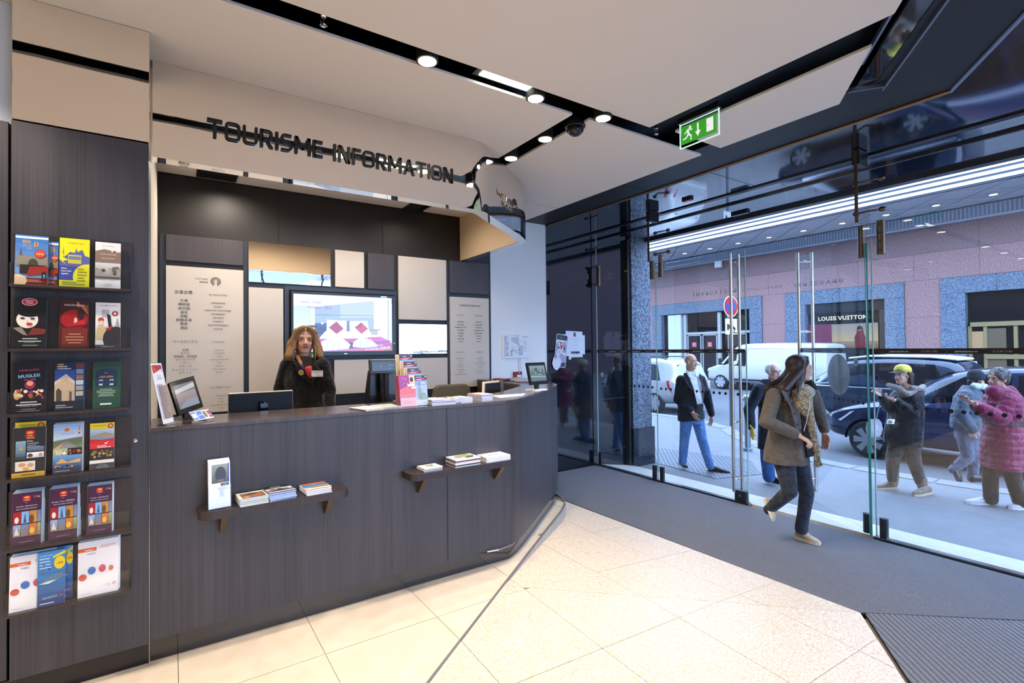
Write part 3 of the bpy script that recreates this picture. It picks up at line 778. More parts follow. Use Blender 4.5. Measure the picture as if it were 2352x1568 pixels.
def d_family(p, w, h):
    p.rect(0, 0, w, h, '#f1eff0'); p.rect(0, h*.815, w*.45, h*.88, '#e0692c'); p.text('FAMILY', w*.28, h*.828, h*.036, '#fff', 'c', 1, .03); p.text('PARIS', w*.33, h*.755, h*.04, '#3c4664', 'c', 1.05)
    p.ell(w*.12, h*.36, w*.1, h*.06, '#cf5a48'); p.ell(w*.34, h*.46, w*.1, h*.07, '#4a78b8'); p.ell(w*.6, h*.47, w*.09, h*.07, '#d85a6c'); p.ell(w*.82, h*.45, w*.06, h*.05, '#d87c4c'); p.rect(w*.03, h*.5, w*.97, h*.503, '#d8d4d4')
    p.lines(w*.55, h*.9, w*.95, 3, h*.02, '#e0b8a8', .4, 'l', 2); p.text('VISIT PARIS', w*.72, h*.16, h*.018, '#5a5c68'); p.text('REGION', w*.76, h*.13, h*.018, '#5a5c68'); sunburst(p, w*.9, h*.16, w*.05, '#c05a6c'); p.lines(w*.08, h*.06, w*.5, 1, h*.02, '#c8c4c8', .4)
def d_whale(p, w, h):
    p.grad(0, 0, w, h, '#1a2f6c', '#4f9ad8', 8); p.text('Plongez avec', w*.3, h*.92, h*.03, '#dcecf8', 'c'); p.lines(w*.06, h*.88, w*.5, 4, h*.055, '#cfe2f4', .3, 'l', 5); p.poly([(w*.55, h*.9), (w, h*.98), (w, h*.93), (w*.55, h*.86)], '#e8d83a')
    p.poly([(0, h*.42), (w*.35, h*.54), (w*.8, h*.6), (w, h*.52), (w*.7, h*.44), (w*.4, h*.4)], '#5d7490'); p.poly([(w*.05, h*.42), (w*.4, h*.46), (w*.7, h*.46), (w*.4, h*.41)], '#c4ced8'); p.blobs(w*.1, h*.6, w*.7, h*.78, 5, ['#203868', '#b05040'], w*.04, 3)
    p.ell(w*.8, h*.77, w*.21, h*.12, '#f0d428', 20); p.text('-5€', w*.8, h*.74, h*.06, '#c8342c', 'c', 1, .03, .08); p.text('aquarium', w*.45, h*.15, h*.05, '#9ec4ec', 'c', 1, .01, .05); p.lines(w*.1, h*.07, w*.95, 1, h*.03, '#dfe6f0', .5); p.ell(w*.86, h*.17, w*.05, h*.02, '#c03040')
Z = ROWZ
leaflet(-0.5655, -0.457, Z[0], .225, 'blue sightseeing bus leaflet with yellow lettering, top row at the left', d_bus, None, 3, edge='#7f9cc0')
leaflet(-0.475, -0.425, Z[0]+.002, .205, 'blue bus leaflet leaning half hidden behind the first one in the top row', d_bus, None, 1, y=3.086, lean=.018, edge='#7f9cc0')
leaflet(-0.418, -0.312, Z[0], .226, 'yellow and violet open bus tour leaflet in the middle of the top row', d_open, None, 3, edge='#c9c23c')
leaflet(-0.291, -0.196, Z[0], .221, 'white and brown river boat leaflet at the right of the top row', d_bato, None, 2)
leaflet(-0.571, -0.462, Z[1], .226, 'black cabaret leaflet with a fringed face and red oval, second row', d_crazy, None, 4, edge='#5c6a80')
leaflet(-0.419, -0.313, Z[1], .222, 'dark red cabaret leaflet in the middle of the second row', d_moulin, None, 3, edge='#4a3a34')
leaflet(-0.290, -0.197, Z[1], .216, 'pale cabaret leaflet with dancer and orange title, second row right', d_latin, None, 3, edge='#d8cfa0')
leaflet(-0.573, -0.463, Z[2], .223, 'black show leaflet with bright blue and pink title, third row left', d_mugler, None, 4, edge='#4c6070')
leaflet(-0.434, -0.330, Z[2], .220, 'blue leaflet with a stone arch on its cover, third row', d_monu, None, 5, edge='#3f78b8')
leaflet(-0.300, -0.200, Z[2], .216, 'green leaflet with gold lettering at the right of the third row', d_kids, None, 4, fan=.004, edge='#2c5540')
leaflet(-0.572, -0.464, Z[3], .216, 'dark dinner cruise leaflet with a gold foot, fourth row left', d_cruise, None, 3)
leaflet(-0.568, -0.466, Z[3], .238, 'gold topped leaflet standing behind the dinner cruise leaflet', d_cruise2, None, 1, y=3.088, lean=.012, edge='#caa04a')
leaflet(-0.438, -0.337, Z[3], .219, 'sky blue leaflet with road and river pictures, fourth row middle', d_road, None, 4, fan=.004)
leaflet(-0.310, -0.220, Z[3], .212, 'yellow and red river cruise leaflet, fourth row right', d_cruise2, None, 3)
leaflet(-0.574, -0.477, Z[4], .228, 'plum excursion brochures fanned in a thick pile, fifth row left', d_tours, None, 6, fan=.004, edge='#cfdbe6')
leaflet(-0.452, -0.354, Z[4], .228, 'plum excursion brochures with Chinese title, fifth row middle', lambda p, w, h: d_tours(p, w, h, 1, True), None, 8, fan=.004, edge='#cfdbe6')
leaflet(-0.320, -0.228, Z[4], .222, 'plum excursion brochures in a smaller pile, fifth row right', d_tours, None, 5, fan=.004, edge='#cfdbe6')
leaflet(-0.580, -0.43, Z[5], .232, 'white family guide with orange title at the left of the lowest row', d_family, None, 4, fan=.005, edge='#e8eaec')
leaflet(-0.487, -0.395, Z[5], .236, 'blue aquarium leaflet with yellow discount oval, front of the lowest row', d_whale, None, 2, y=3.048, edge='#9ab4d0')
leaflet(-0.430, -0.372, Z[5]+.004, .235, 'second blue aquarium leaflet tucked behind the first in the lowest row', d_whale, None, 1, y=3.086, lean=.014, edge='#9ab4d0')
leaflet(-0.352, -0.205, Z[5], .245, 'white family guide in a thick pile at the right of the lowest row', d_family, None, 5, fan=.005, edge='#e8eaec')
# ------------------------------------------------------------------ counter
CF0 = [(-0.085, 3.12), (2.02, 3.12), (2.12, 3.135), (2.24, 3.20), (2.97, 3.80), (3.22, 4.00), (3.36, 4.15), (3.45, 4.38), (3.49, 4.75), (3.50, 5.50)]
FRONT = [CF0[0], CF0[1]] + smooth_path([CF0[1], (2.10, 3.12), (2.30, 3.25), (2.97, 3.80), (3.26, 4.03), (3.46, 4.30), (3.49, 4.75)], rounds=2)[1:] + [(3.50, 5.48)]
ctr = thing('reception_counter', 'long dark wood reception counter with a curved right end', 'counter', (1.2, 3.3, 0))
back = offset_path(FRONT, -0.03)
seams = [-0.085, 1.10, 2.10, 9]
def along(P, d0, d1):
    """front shell between path indices as a thin wall"""
    o = []
def shell(path, thick, z0, z1, name, mat, parent, **k):
    inn = offset_path(path, -thick)
    m_ = MB()
    n = len(path)
    vs = []
    for (x, y), (a, b) in zip(path, inn): vs += [(x, y, z0), (x, y, z1), (a, b, z1), (a, b, z0)]
    fs = []
    for i in range(n-1):
        a = i*4; b = a+4
        for q in range(4):
            fs.append((a+q, b+q, b+(q+1) % 4, a+(q+1) % 4))
    fs += [(0, 1, 2, 3), tuple(reversed(((n-1)*4, (n-1)*4+1, (n-1)*4+2, (n-1)*4+3)))]
    m_.add(vs, [tuple(reversed(f)) for f in fs])
    return build(name, m_, mat, parent, **k)
shell([(-0.083, 3.12), (1.558, 3.12)], 0.03, 0.118, 1.150, 'front_panel', WOOD, ctr, bevel=0.0015)
shell([(1.561, 3.12), (2.02, 3.12)] + [p for p in FRONT[2:] if p[0] < 2.2], 0.03, 0.118, 1.150, 'front_panel', WOOD, ctr, auto=35)
i0 = len([p for p in FRONT if p[0] < 2.2])
curve = FRONT[i0-1:]
shell(curve, 0.03, 0.118, 1.150, 'curved_panel', WOOD, ctr, auto=35)
shell(offset_path([(-0.083, 3.12)]+FRONT[1:], -0.035), 0.02, 0.0, 0.118, 'plinth', M('plinth_mirror', '#1b191b', 0.07, spec=0.9), ctr, auto=35)
inner_top = [(-0.085, 3.56), (2.02, 3.58), (2.35, 3.72), (2.80, 4.10), (2.99, 4.28), (3.06, 4.42), (3.09, 4.7), (3.16, 5.0), (3.16, 5.48)]
m_ = MB(); top = [(-0.085, 3.117)] + offset_path(FRONT, 0.003)[1:]
N = 40
def resample(P, n):
    L = [0]
    for i in range(1, len(P)): L.append(L[-1]+sqrt((P[i][0]-P[i-1][0])**2+(P[i][1]-P[i-1][1])**2))
    o = []
    for k in range(n):
        t = L[-1]*k/(n-1); i = 1
        while i < len(P)-1 and L[i] < t: i += 1
        s_ = (t-L[i-1])/max(L[i]-L[i-1], 1e-9)
        o.append((P[i-1][0]+(P[i][0]-P[i-1][0])*s_, P[i-1][1]+(P[i][1]-P[i-1][1])*s_))
    return o
A = resample(top, N); B = resample(smooth_path(inner_top, rounds=1), N)
vs = []
for a, b in zip(A, B): vs += [(*a, 1.150), (*a, 1.170), (*b, 1.170), (*b, 1.150)]
fs = []
for i in range(N-1):
    a = i*4; b = a+4
    for q in range(4): fs.append((a+(q+1) % 4, b+(q+1) % 4, b+q, a+q))
fs += [(3, 2, 1, 0), ((N-1)*4, (N-1)*4+1, (N-1)*4+2, (N-1)*4+3)]
m_.add(vs, fs); build('counter_top', m_, WOOD_TOP, ctr)
shell(list(reversed([(x, y+.0) for x, y in resample(inner_top, 20)])), 0.02, 0.72, 1.150, 'inner_lining', M('brown_lining', '#3a2c22', 0.5), ctr)
m_ = MB(); m_.xyprism([(-0.08, 3.55), (2.0, 3.57), (2.4, 3.8), (2.9, 4.3), (2.75, 4.35), (2.1, 4.0), (-0.08, 3.95)], 0.72, 0.75); build('desk', m_, WOOD_H, ctr)
m_ = MB()
m_.tube([(1.86, 3.108, 0.115), (1.95, 3.10, 0.112), (2.09, 3.128, 0.113), (2.13, 3.15, 0.125)], 0.006, 8); build('foot_trim', m_, STEEL, ctr)
# slim steel edge between cabinet and counter
m_ = MB(); m_.box((-0.0865, 3.116, 0.0), (-0.0845, 3.13, 2.6)); tag(build('trim_5', m_, STEEL), kind='structure')

def shelf(x0, x1, z, name, label):
    t = thing('wall_shelf', label, 'shelf', ((x0+x1)/2, 3.12, z-0.05))
    y0, y1, r = 2.965, 3.119, 0.05
    poly = [(x0, y1)] + arc(x0+r, y0+r, r, 180, 270, 6) + arc(x1-r, y0+r, r, 270, 360, 6) + [(x1, y1)]
    mb = MB(); mb.xyprism(poly, z-0.042, z); build('board', mb, WOOD_H, t, bevel=0.001)
    for x in (x0+0.10, x1-0.11):
        mb = MB(); mb.prism([(x, 3.119, z-0.044), (x, 2.99, z-0.044), (x, 3.02, z-0.044), (x, 3.119, z-0.15)], (0.03, 0, 0))
        mb = MB(); mb.prism([(x, 3.119, z-0.043), (x, 3.0, z-0.043), (x, 3.10, z-0.155), (x, 3.119, z-0.155)], (0.03, 0, 0)); build('bracket', mb, M('bracket_brown', '#4d4038', 0.5), t)
    return t
S1Z, S2Z = 0.748, 0.772
shelf(0.118, 0.862, S1Z, 'a', 'left of two small shelves on the counter front, holding a white leaflet holder')
shelf(1.238, 2.035, S2Z, 'b', 'right of two small shelves on the counter front, with three book piles')

def stack(x, y, z, w, d, n, th, rot, label, draw, edge='#dde4ee', name='brochure_stack', cat='brochures', jit=0.004, group=None, fold=False, spine=None):
    """pile of flat brochures; w along x, d along y before turning by rot"""
    t = thing(name, label, cat, (x, y, z), group)
    rr = random.Random(int(x*1000+y*77))
    ca, sa = cos(rot), sin(rot)
    ux, uy = Vector((ca, sa, 0)), Vector((-sa, ca, 0))
    for k in range(n):
        mb = MB(); j = Vector((rr.uniform(-jit, jit), rr.uniform(-jit, jit), 0))
        c = Vector((x, y, z+th*(k+0.5)))+j
        mb.cbox(c, ux*w, uy*d, (0, 0, th*0.9))
        e = spine[k % len(spine)] if spine else edge
        build('brochure', mb, M('edge'+e, e, 0.6), t)
    pr = Print(Vector((x, y, z+th*n))-ux*w*0.5*0.995-uy*d*0.5*0.995, ux, uy)
    pr.k = 1
    pr.clip = (0, 0, w*.995, d*.995)
    draw(pr, w*.995, d*.995); pr.done('cover', t)
    return t
def d_choc(p, w, h):
    p.rect(0, 0, w, h, '#e6dccb'); p.text('CHOCOLATE', w*.52, h*.86, h*.07, '#8a7a68', 'c', .95); p.grad(w*.12, h*.08, w*.95, h*.8, '#5c4438', '#8a7260'); p.ell(w*.3, h*.25, w*.16, h*.12, '#e09468'); p.poly([(w*.35, h*.3), (w*.75, h*.5), (w*.9, h*.2), (w*.5, h*.12)], '#b8663c'); p.ell(w*.5, h*.62, w*.25, h*.06, '#4a3628'); p.poly([(w*.45, h*.6), (w*.52, h*.75), (w*.58, h*.6)], '#3a2820'); p.ell(w*.55, h*.15, w*.2, h*.07, '#786a9c')
def d_vdp(p, w, h):
    p.rect(0, 0, w, h, '#15151c'); p.text('MOBILIS', w*.45, h*.85, h*.08, '#e8e8e8', 'c', 1, .02); p.text('PARIS REGION', w*.45, h*.75, h*.06, '#cfcfcf', 'c', 1); p.grad(0, h*.15, w, h*.68, '#7a7268', '#c8c0b4'); p.blobs(0, h*.35, w, h*.6, 12, ['#e8e0d4', '#4a4650', '#9c8c78'], w*.1, 2); p.poly([(0, h*.2), (w*.5, h*.45), (w, h*.25), (w, h*.15), (0, h*.15)], '#3c3840'); p.rect(0, 0, w, h*.15, '#b8c8e0')
def d_coast(p, w, h):
    p.grad(0, 0, w, h, '#d8c8a8', '#3f7cc0', 6); p.rect(0, h*.8, w, h, '#d8642c'); p.rect(0, h*.58, w, h*.8, '#3572b4'); p.text('PROVENCE', w*.5, h*.86, h*.07, '#f6e4d4', 'c', 1); p.text('COTE', w*.5, h*.66, h*.06, '#dfe8f4'); p.rect(0, h*.42, w, h*.55, '#6c98b8'); p.poly([(w*.2, h*.3), (w*.5, h*.45), (w, h*.5), (w, h*.3)], '#a8824c'); p.rect(0, 0, w, h*.2, '#ecdcc4')
stack(0.36, 3.03, S1Z, .135, .135, 7, .0055, .06, 'pile of beige chocolate tour leaflets on the left shelf', d_choc, '#cdd7d6')
stack(0.497, 3.045, S1Z, .135, .15, 8, .0055, .10, 'pile of black leaflets with a cloudy photo on the left shelf', d_vdp, '#a9bce0')
stack(0.69, 3.045, S1Z, .135, .145, 6, .005, .06, 'pile of orange and blue seaside leaflets on the left shelf', d_coast, '#eceaf0')
def d_small(p, w, h):
    p.rect(0, 0, w, h, '#ece6dc'); p.blobs(0, h*.1, w, h*.9, 9, ['#b8a088', '#d8c8b0', '#8a8c90'], w*.12, 3); p.rect(w*.1, h*.05, w*.9, h*.25, '#d8d4e4')
def d_mag(p, w, h):
    p.rect(0, 0, w, h, '#e8e2e4'); p.poly([(w*.2, h*.9), (w*.8, h*.95), (w, h*.5), (w*.6, h*.3)], '#7aa05c'); p.poly([(w*.5, h*.4), (w*.9, h*.45), (w*.8, h*.2), (w*.55, h*.2)], '#3c3844'); p.ell(w*.3, h*.5, w*.15, h*.2, '#b88aa8'); p.poly([(w*.4, h*.3), (w*.5, h*.6), (w*.75, h*.55)], '#d8a860'); p.lines(w*.1, h*.18, w*.9, 2, h*.06, '#8a8090', .4)
def d_kid(p, w, h):
    p.rect(0, 0, w, h, '#f4f0ee'); p.ell(w*.3, h*.45, w*.07, h*.05, '#c85a5a'); p.ell(w*.45, h*.5, w*.06, h*.06, '#5a78b0'); p.ell(w*.62, h*.5, w*.06, h*.05, '#d87868'); p.ell(w*.75, h*.5, w*.05, h*.05, '#d89878'); p.rect(w*.02, h*.7, w*.2, h*.76, '#d8703c')
stack(1.395, 3.045, S2Z, .13, .105, 3, .0075, .04, 'small thin pile of pale booklets at the left of the right shelf', d_small, '#e8e4dc')
stack(1.64, 3.045, S2Z, .19, .14, 6, .0085, .02, 'thick pile of magazines with a colourful cover and dark spines on the right shelf', d_mag, '#e4e8ee', jit=.002, spine=['#e6e6ea', '#4a3048', '#e6e6ea', '#dcdcd4', '#5c3a52', '#e6e6ea'])
stack(1.885, 3.05, S2Z, .195, .135, 4, .0085, .0, 'pile of white family guides at the right end of the right shelf', d_kid, '#efeef0', jit=.002)
# white leaflet holder with a portrait cover
t = thing('leaflet_holder', 'clear holder full of white leaflets standing on the left shelf', 'leaflet holder', (0.215, 3.05, S1Z))
up = Vector((0.0, 0.035, 0.225))
mb = MB()
for k in range(9): mb.obox((0.162, 2.992+.0075*k, S1Z+.005), (.098, .012, 0), (0, .0068, 0), up*(1+.004*k))
build('leaflet_pack', mb, M('pack_white', '#e6e3ea', 0.5), t)
pr = Print((0.163, 2.9915, S1Z+.006), (.098, .012, 0), up)
w, h = .0975, up.length
pr.rect(0, 0, w, h, '#e9ebf2'); pr.grad(w*.14, h*.54, w*.93, h*.95, '#3c3c34', '#8c9484', 6); pr.ell(w*.55, h*.72, w*.26, h*.18, '#2c241e', 16); pr.rect(w*.4, h*.55, w*.7, h*.62, '#6b5438'); pr.rect(w*.9, h*.54, w*.95, h*.96, '#3a3ca0')
pr.rect(w*.55, h*.47, w*.93, h*.525, '#20202a'); pr.text('LOUVRE', w*.74, h*.485, h*.022, '#fff', 'c', 1, .02); pr.lines(w*.4, h*.44, w*.93, 2, h*.028, '#9a9cac', .4, 'l'); pr.lines(w*.5, h*.38, w*.75, 7, h*.022, '#b4b6c4', .4)
pr.done('cover', t)
mb = MB(); mb.obox((0.158, 2.985, S1Z), (.106, .013, 0), (0, .085, 0), (0, 0, .004)); build('holder_base', mb, ACRYL, t)
mb = MB(); mb.obox((0.159, 2.984, S1Z+.004), (.104, .0127, 0), (0, .002, 0), up*.5); mb.obox((0.158, 2.986, S1Z+.004), (.002, 0, 0), (0, .083, 0), up*.5); build('holder_pocket', mb, ACRYL, t)

# ------------------------------------------------------------------ fascia canopy with sign
FZ0, FZ1 = 2.625, 3.159
FP = [(-0.078, 3.41), (1.93, 3.40)] + smooth_path([(1.93, 3.40), (2.05, 3.41), (2.20, 3.535), (2.56, 3.80), (2.84, 4.01), (3.02, 4.20), (3.03, 4.45), (3.035, 4.8)], rounds=2)[1:] + [(3.045, 5.505)]
fas = thing('sign_fascia', 'curved mirror finish fascia over the counter carrying the dark sign lettering', 'fascia', (1.3, 3.4, FZ0))
o = shell(FP, 0.095, FZ0, FZ1, 'band', MIRROR, fas, auto=40)
inn = offset_path(FP, -0.097)
mb = MB()
for i in range(len(inn)-1):
    a, b = inn[i], inn[i+1]; mb.quad((b[0], b[1], FZ0+.002), (a[0], a[1], FZ0+.002), (a[0], a[1], FZ1), (b[0], b[1], FZ1))
build('lining', mb, TAN, fas)
# squared sign lettering: each letter from stroke polygons, (x, y) in letter units: height 1
def strokes(ch):
    T = .17
    def hb(x0, x1, y): return [(x0, y), (x1, y), (x1, y+T), (x0, y+T)]
    def vb(x, y0, y1): return [(x, y0), (x+T, y0), (x+T, y1), (x, y1)]
    if ch == 'T': return .74, [hb(0, .74, .83), vb(.285, 0, .84)]
    if ch == 'I': return .17, [vb(0, 0, 1)]
    if ch == 'E': return .58, [vb(0, 0, 1), hb(.1, .58, .83), hb(.1, .53, .42), hb(.1, .58, 0)]
    if ch == 'F': return .56, [vb(0, 0, 1), hb(.1, .56, .83), hb(.1, .51, .40)]
    if ch == 'N': return .76, [vb(0, 0, 1), vb(.59, 0, 1), [(.02, 1), (.24, 1), (.74, 0), (.52, 0)]]
    if ch == 'M': return .92, [vb(0, 0, 1), vb(.75, 0, 1), [(.0, 1), (.2, 1), (.52, .3), (.4, .3)], [(.72, 1), (.92, 1), (.52, .3), (.40, .3)]]
    if ch == 'A': return .82, [[(0, 0), (.18, 0), (.49, 1), (.32, 1)], [(.82, 0), (.64, 0), (.33, 1), (.50, 1)], hb(.18, .64, .22)]
    if ch in 'OURS':
        R = .24
        def ring(poly_o, poly_i):
            return [[poly_o[i], poly_o[i+1], poly_i[i+1], poly_i[i]] for i in range(len(poly_o)-1)]
        def path(cs):
            o = []
            for c in cs: o += c
            return o
        if ch == 'O':
            w = .78
            po = path([arc(w-R, 1-R, R, 0, 90, 5), arc(R, 1-R, R, 90, 180, 5), arc(R, R, R, 180, 270, 5), arc(w-R, R, R, 270, 360, 5)]); po.append(po[0])
            r = R-T+.02
            pi_ = path([arc(w-R, 1-R, r, 0, 90, 5), arc(R, 1-R, r, 90, 180, 5), arc(R, R, r, 180, 270, 5), arc(w-R, R, r, 270, 360, 5)]); pi_.append(pi_[0])
            return w, ring(po, pi_)
        if ch == 'U':
            w = .76; r = R-T+.02
            po = [(0, 1)] + arc(R, R, R, 180, 270, 5) + arc(w-R, R, R, 270, 360, 5) + [(w, 1)]
            pi_ = [(T-.02, 1)] + arc(R, R, r, 180, 270, 5) + arc(w-R, R, r, 270, 360, 5) + [(w-T+.02, 1)]
            return w, ring(po, pi_)
        if ch == 'R':
            w = .70
            po = [(.1, 1)] + arc(w-.22-.02, 1-.22, .22, 90, 0, 5) + arc(w-.24, .55, .22, 0, -90, 5) + [(.1, .33)]
            pi_ = [(.1, .84)] + arc(w-.24, .78, .06, 90, 0, 5) + arc(w-.24, .55, .06, 0, -90, 5) + [(.1, .49)]
            return w, [vb(0, 0, 1), [(.30, .36), (.48, .36), (w+.02, 0), (w-.19, 0)]] + ring(po, pi_)
        w = .66; r1, r0 = .25, .09
        po = [(w-.06, 1)] + arc(.25, .75, r1, 90, 270, 7)
        pi_ = [(w-.06, .84)] + arc(.25, .75, r0, 90, 270, 7)
        po2 = [(.25, .60-.02)] + arc(w-.29, .29, .29, 90, -90, 7) + [(.03, 0)]
        pi2 = [(.25, .42)] + arc(w-.29, .29, .13, 90, -90, 7) + [(.03, .16)]
        return w, ring(po, pi_) + ring(po2, pi2)
    return .35, []
SIGNB = M('sign_black', '#0b0a0c', 0.25)
def sign_text(txt, x0, x1, zb, h, y, parent):
    ws = [strokes(c) if c != ' ' else (.42, []) for c in txt]
    tot = sum(w for w, s_ in ws)+.115*(len(txt)-1)
    k = (x1-x0)/tot; x = x0
    for (w, ss), c in zip(ws, txt):
        if ss:
            mb = MB()
            for poly in ss: mb.prism([(x+px*k, y, zb+pz*h) for px, pz in poly], (0, 0.0065, 0))
            build('letter', mb, SIGNB, parent)
        x += (w+.115)*k
pa = on_y(476, 320, 3.38); pb = on_y(1043, 415, 3.38)
sign_text('TOURISME INFORMATION', pa.x, pb.x, 2.792, 0.110, 3.394, fas)
# tourist board emblem on the curved end
e0 = Vector((2.2775, 3.5925, 0)); ed = Vector((.64, .475, 0)).normalized(); en = Vector((ed.y, -ed.x, 0))
def raised(txt, org, h, xs, bold, parent, name='letter'):
    vs, fs, x0, x1 = text_geo(txt, bold, 2)
    q = h/.727; xs = xs/((x1-x0)*q); mb = MB()
    mb.add([tuple(org+ed*((vx-x0)*q*xs)+Vector((0, 0, vy*q))+en*.005) for vx, vy in vs], fs)
    n = len(vs)
    mb.add([tuple(org+ed*((vx-x0)*q*xs)+Vector((0, 0, vy*q))) for vx, vy in vs], [tuple(reversed(f)) for f in fs])
    ec = {}
    for f in fs:
        for i in range(len(f)):
            a, b = f[i], f[(i+1) % len(f)]; ec[(min(a, b), max(a, b))] = ec.get((min(a, b), max(a, b)), 0)+1
    mb.f += []; 
    for (a, b), c in ec.items():
        if c == 1: mb.f.append((a, b, b+n, a+n)); mb.mi.append(0); mb.c.append((1, 1, 1))
    return build(name, mb, M('bronze_dark', '#2b2520', 0.4), parent)
raised('VISITPARIS', e0+Vector((0, 0, 2.846)), .058, .375, .012, fas)
raised('REGION', e0+ed*.105+Vector((0, 0, 2.782)), .054, .27, .012, fas)
mb = MB()
cc = e0+ed*.455+Vector((0, 0, 2.855))
for i in range(14):
    a = radians(-50)+radians(280)*i/13
    p = []
    for rad_, da in ((.025, -.03), (.075, -.10), (.075, .10), (.025, .03)):
        p.append(cc+ed*(rad_*cos(a+da))+Vector((0, 0, rad_*sin(a+da)))+en*.002)
    mb.prism(p, en*.004)
build('emblem', mb, M('bronze_dark', '#2b2520', 0.4), fas)
# lamps tucked inside the canopy
def can_lamp(x, y, z, label, power, glow=True, tilt=(0, 0), group='downlights in the ceiling gaps', angle=115, r=.05, drop=.10):
    t = thing('downlight', label, 'lamp', (x, y, z), group)
    mb = MB(); mb.lathe((x, y, z), (0, 0, 1), [(r+.012, 0), (r+.012, drop), (r*.6, drop)], 20); build('housing', mb, BLACKM, t)
    mb = MB(); mb.disc((x, y, z-.003), (0, 0, 1), r, .002, 20); build('lens', mb, LAMPGLOW, t)
    l = spot(x, y, z-.012, power, angle, .6, tilt=tilt)
    l.parent = t; l.location = (0, 0, -.012)
    return t
# ------------------------------------------------------------------ ceiling fittings
can_lamp(1.19, 2.585, 3.15, 'round downlight in the long ceiling gap above the middle of the counter', 120)
can_lamp(1.95, 2.60, 3.15, 'round downlight at the right end of the bright strip light', 120)
can_lamp(2.50, 2.555, 3.14, 'round downlight in the long gap, right of the smoke detector', 120)
can_lamp(2.39, 3.07, 3.15, 'tilted downlight in the short gap behind the smoke detector', 110)
can_lamp(2.39, 3.54, 3.15, 'downlight in the short gap close to the curved fascia end', 80)
for x, w_ in ((-0.85, 'first'), (-1.9, 'second'), (-3.0, 'third')):  # unseen lamps continuing the row, added to help light the room
    can_lamp(x, 2.585, 3.15, '%s added lamp out of view in the long ceiling gap beyond the cabinet' % w_, 130)
for x, y, w_ in ((-1.2, 0.3, 'left shoulder of the'), (0.9, -0.2, 'right shoulder of the'), (-1.2, -2.2, 'far rear left of the'), (0.2, 1.2, 'floor just before the'), (1.8, 0.2, 'ramp to the right of the'), (-2.8, -0.6, 'rear left corner of the'), (-2.8, 1.2, 'front left corner of the')):  # lamps added overhead and behind the viewer, unseen, for general brightness
    can_lamp(x, y, 3.155, 'added ceiling lamp out of view over the %s viewer' % w_, 112)
for x, y, p, w_ in ((0.45, 5.08, 62, 'left'), (0.95, 4.25, 70, 'front left'), (1.7, 4.4, 55, 'middle'), (2.3, 4.9, 20, 'right')):
    can_lamp(x, y, 3.155, 'small lamp inside the canopy over the %s of the staff side' % w_, p, group='lamps inside the canopy', angle=165)
# strip light
t = thing('strip_light', 'bright rectangular strip light set in the long ceiling gap', 'lamp', (1.72, 2.6, 3.2))
mb = MB(); mb.box((1.50, 2.535, 3.195), (1.93, 2.635, 3.26)); build('housing', mb, DKMETAL, t)
mb = MB(); mb.box((1.54, 2.552, 3.19), (1.89, 2.618, 3.196)); build('tube', mb, TUBEGLOW, t)
# smoke detector
t = thing('smoke_detector', 'black dome smoke detector hanging where the ceiling gaps meet', 'detector', (2.44, 2.78, 3.16))
mb = MB(); mb.lathe((2.44, 2.78, 3.17), (0, 0, -1), [(.055, -.03), (.075, 0), (.075, .022), (.06, .028)], 24); build('base', mb, BLKPLA, t, smooth=False)
mb = MB(); mb.lathe((2.44, 2.78, 3.14), (0, 0, -1), [(.058, 0), (.052, .03), (.035, .048), (.006, .052)], 24); build('dome', mb, M('detector_dome', '#1d1d20', 0.25), t, smooth=True)
for k in range(8):
    a = 2*pi*k/8; mb = MB(); mb.cbox((2.44+.055*cos(a), 2.78+.055*sin(a), 3.122), (.008*cos(a), .008*sin(a), 0), (-.02*sin(a), .02*cos(a), 0), (0, 0, .018)); build('vent', mb, BLACKM, t)
def sprinkler(x, y, z, label):
    t = thing('sprinkler_head', label, 'sprinkler', (x, y, z), 'sprinklers in the ceiling gaps')
    mb = MB(); mb.lathe((x, y, z), (0, 0, -1), [(.012, -.06), (.012, 0), (.016, .002), (.016, .008), (.010, .012)], 14); build('body', mb, CHROME, t)
    mb = MB()
    for s_ in (-1, 1): mb.tube([(x+s_*.011, y, z-.01), (x+s_*.013, y, z-.03), (x+s_*.004, y, z-.05)], .0025, 6)
    build('frame', mb, CHROME, t)
    mb = MB(); mb.tube([(x, y, z-.012), (x, y, z-.042)], .004, 8); build('bulb', mb, M('red_bulb', '#8a2a30', 0.1), t)
    mb = MB(); mb.lathe((x, y, z-.048), (0, 0, -1), [(.018, 0), (.018, .002), (.006, .004)], 14); build('deflector', mb, CHROME, t)
sprinkler(.628, 2.565, 3.195, 'chrome sprinkler in the long ceiling gap near the top of the picture')
sprinkler(3.03, 2.54, 3.195, 'chrome sprinkler in the ceiling gap just left of the exit sign')
# exit sign
t = thing('exit_sign', 'green lit emergency exit sign on clear acrylic hanging under the ceiling', 'exit sign', (3.04, 2.17, 3.16))
mb = MB(); mb.box((3.035, 2.02, 2.965), (3.043, 2.33, 3.165)); build('acrylic_plate', mb, ACRYL, t)
mb = MB(); 
for a, b in (((3.033, 2.018, 2.963), (3.045, 2.022, 3.165)), ((3.033, 2.328, 2.963), (3.045, 2.332, 3.165)), ((3.033, 2.018, 2.962), (3.045, 2.332, 2.967)), ((3.033, 2.018, 3.130), (3.045, 2.332, 3.133))): mb.box(a, b)
build('plate_edge', mb, M('edge_glow', '#cfeee0', 0.1, emit=('#d8fff0', 0.5)), t)
mb = MB(); mb.box((3.02, 2.01, 3.14), (3.06, 2.34, 3.18)); build('housing', mb, BLKPLA, t)
pr = Print((3.0335, 2.315, 2.985), (0, -1, 0), (0, 0, 1))
W_, H_ = .28, .125
pr.rect(0, 0, W_, H_, '#2fa61c')
pr.ell(.073, .107, .010, .010, '#fff', 12)
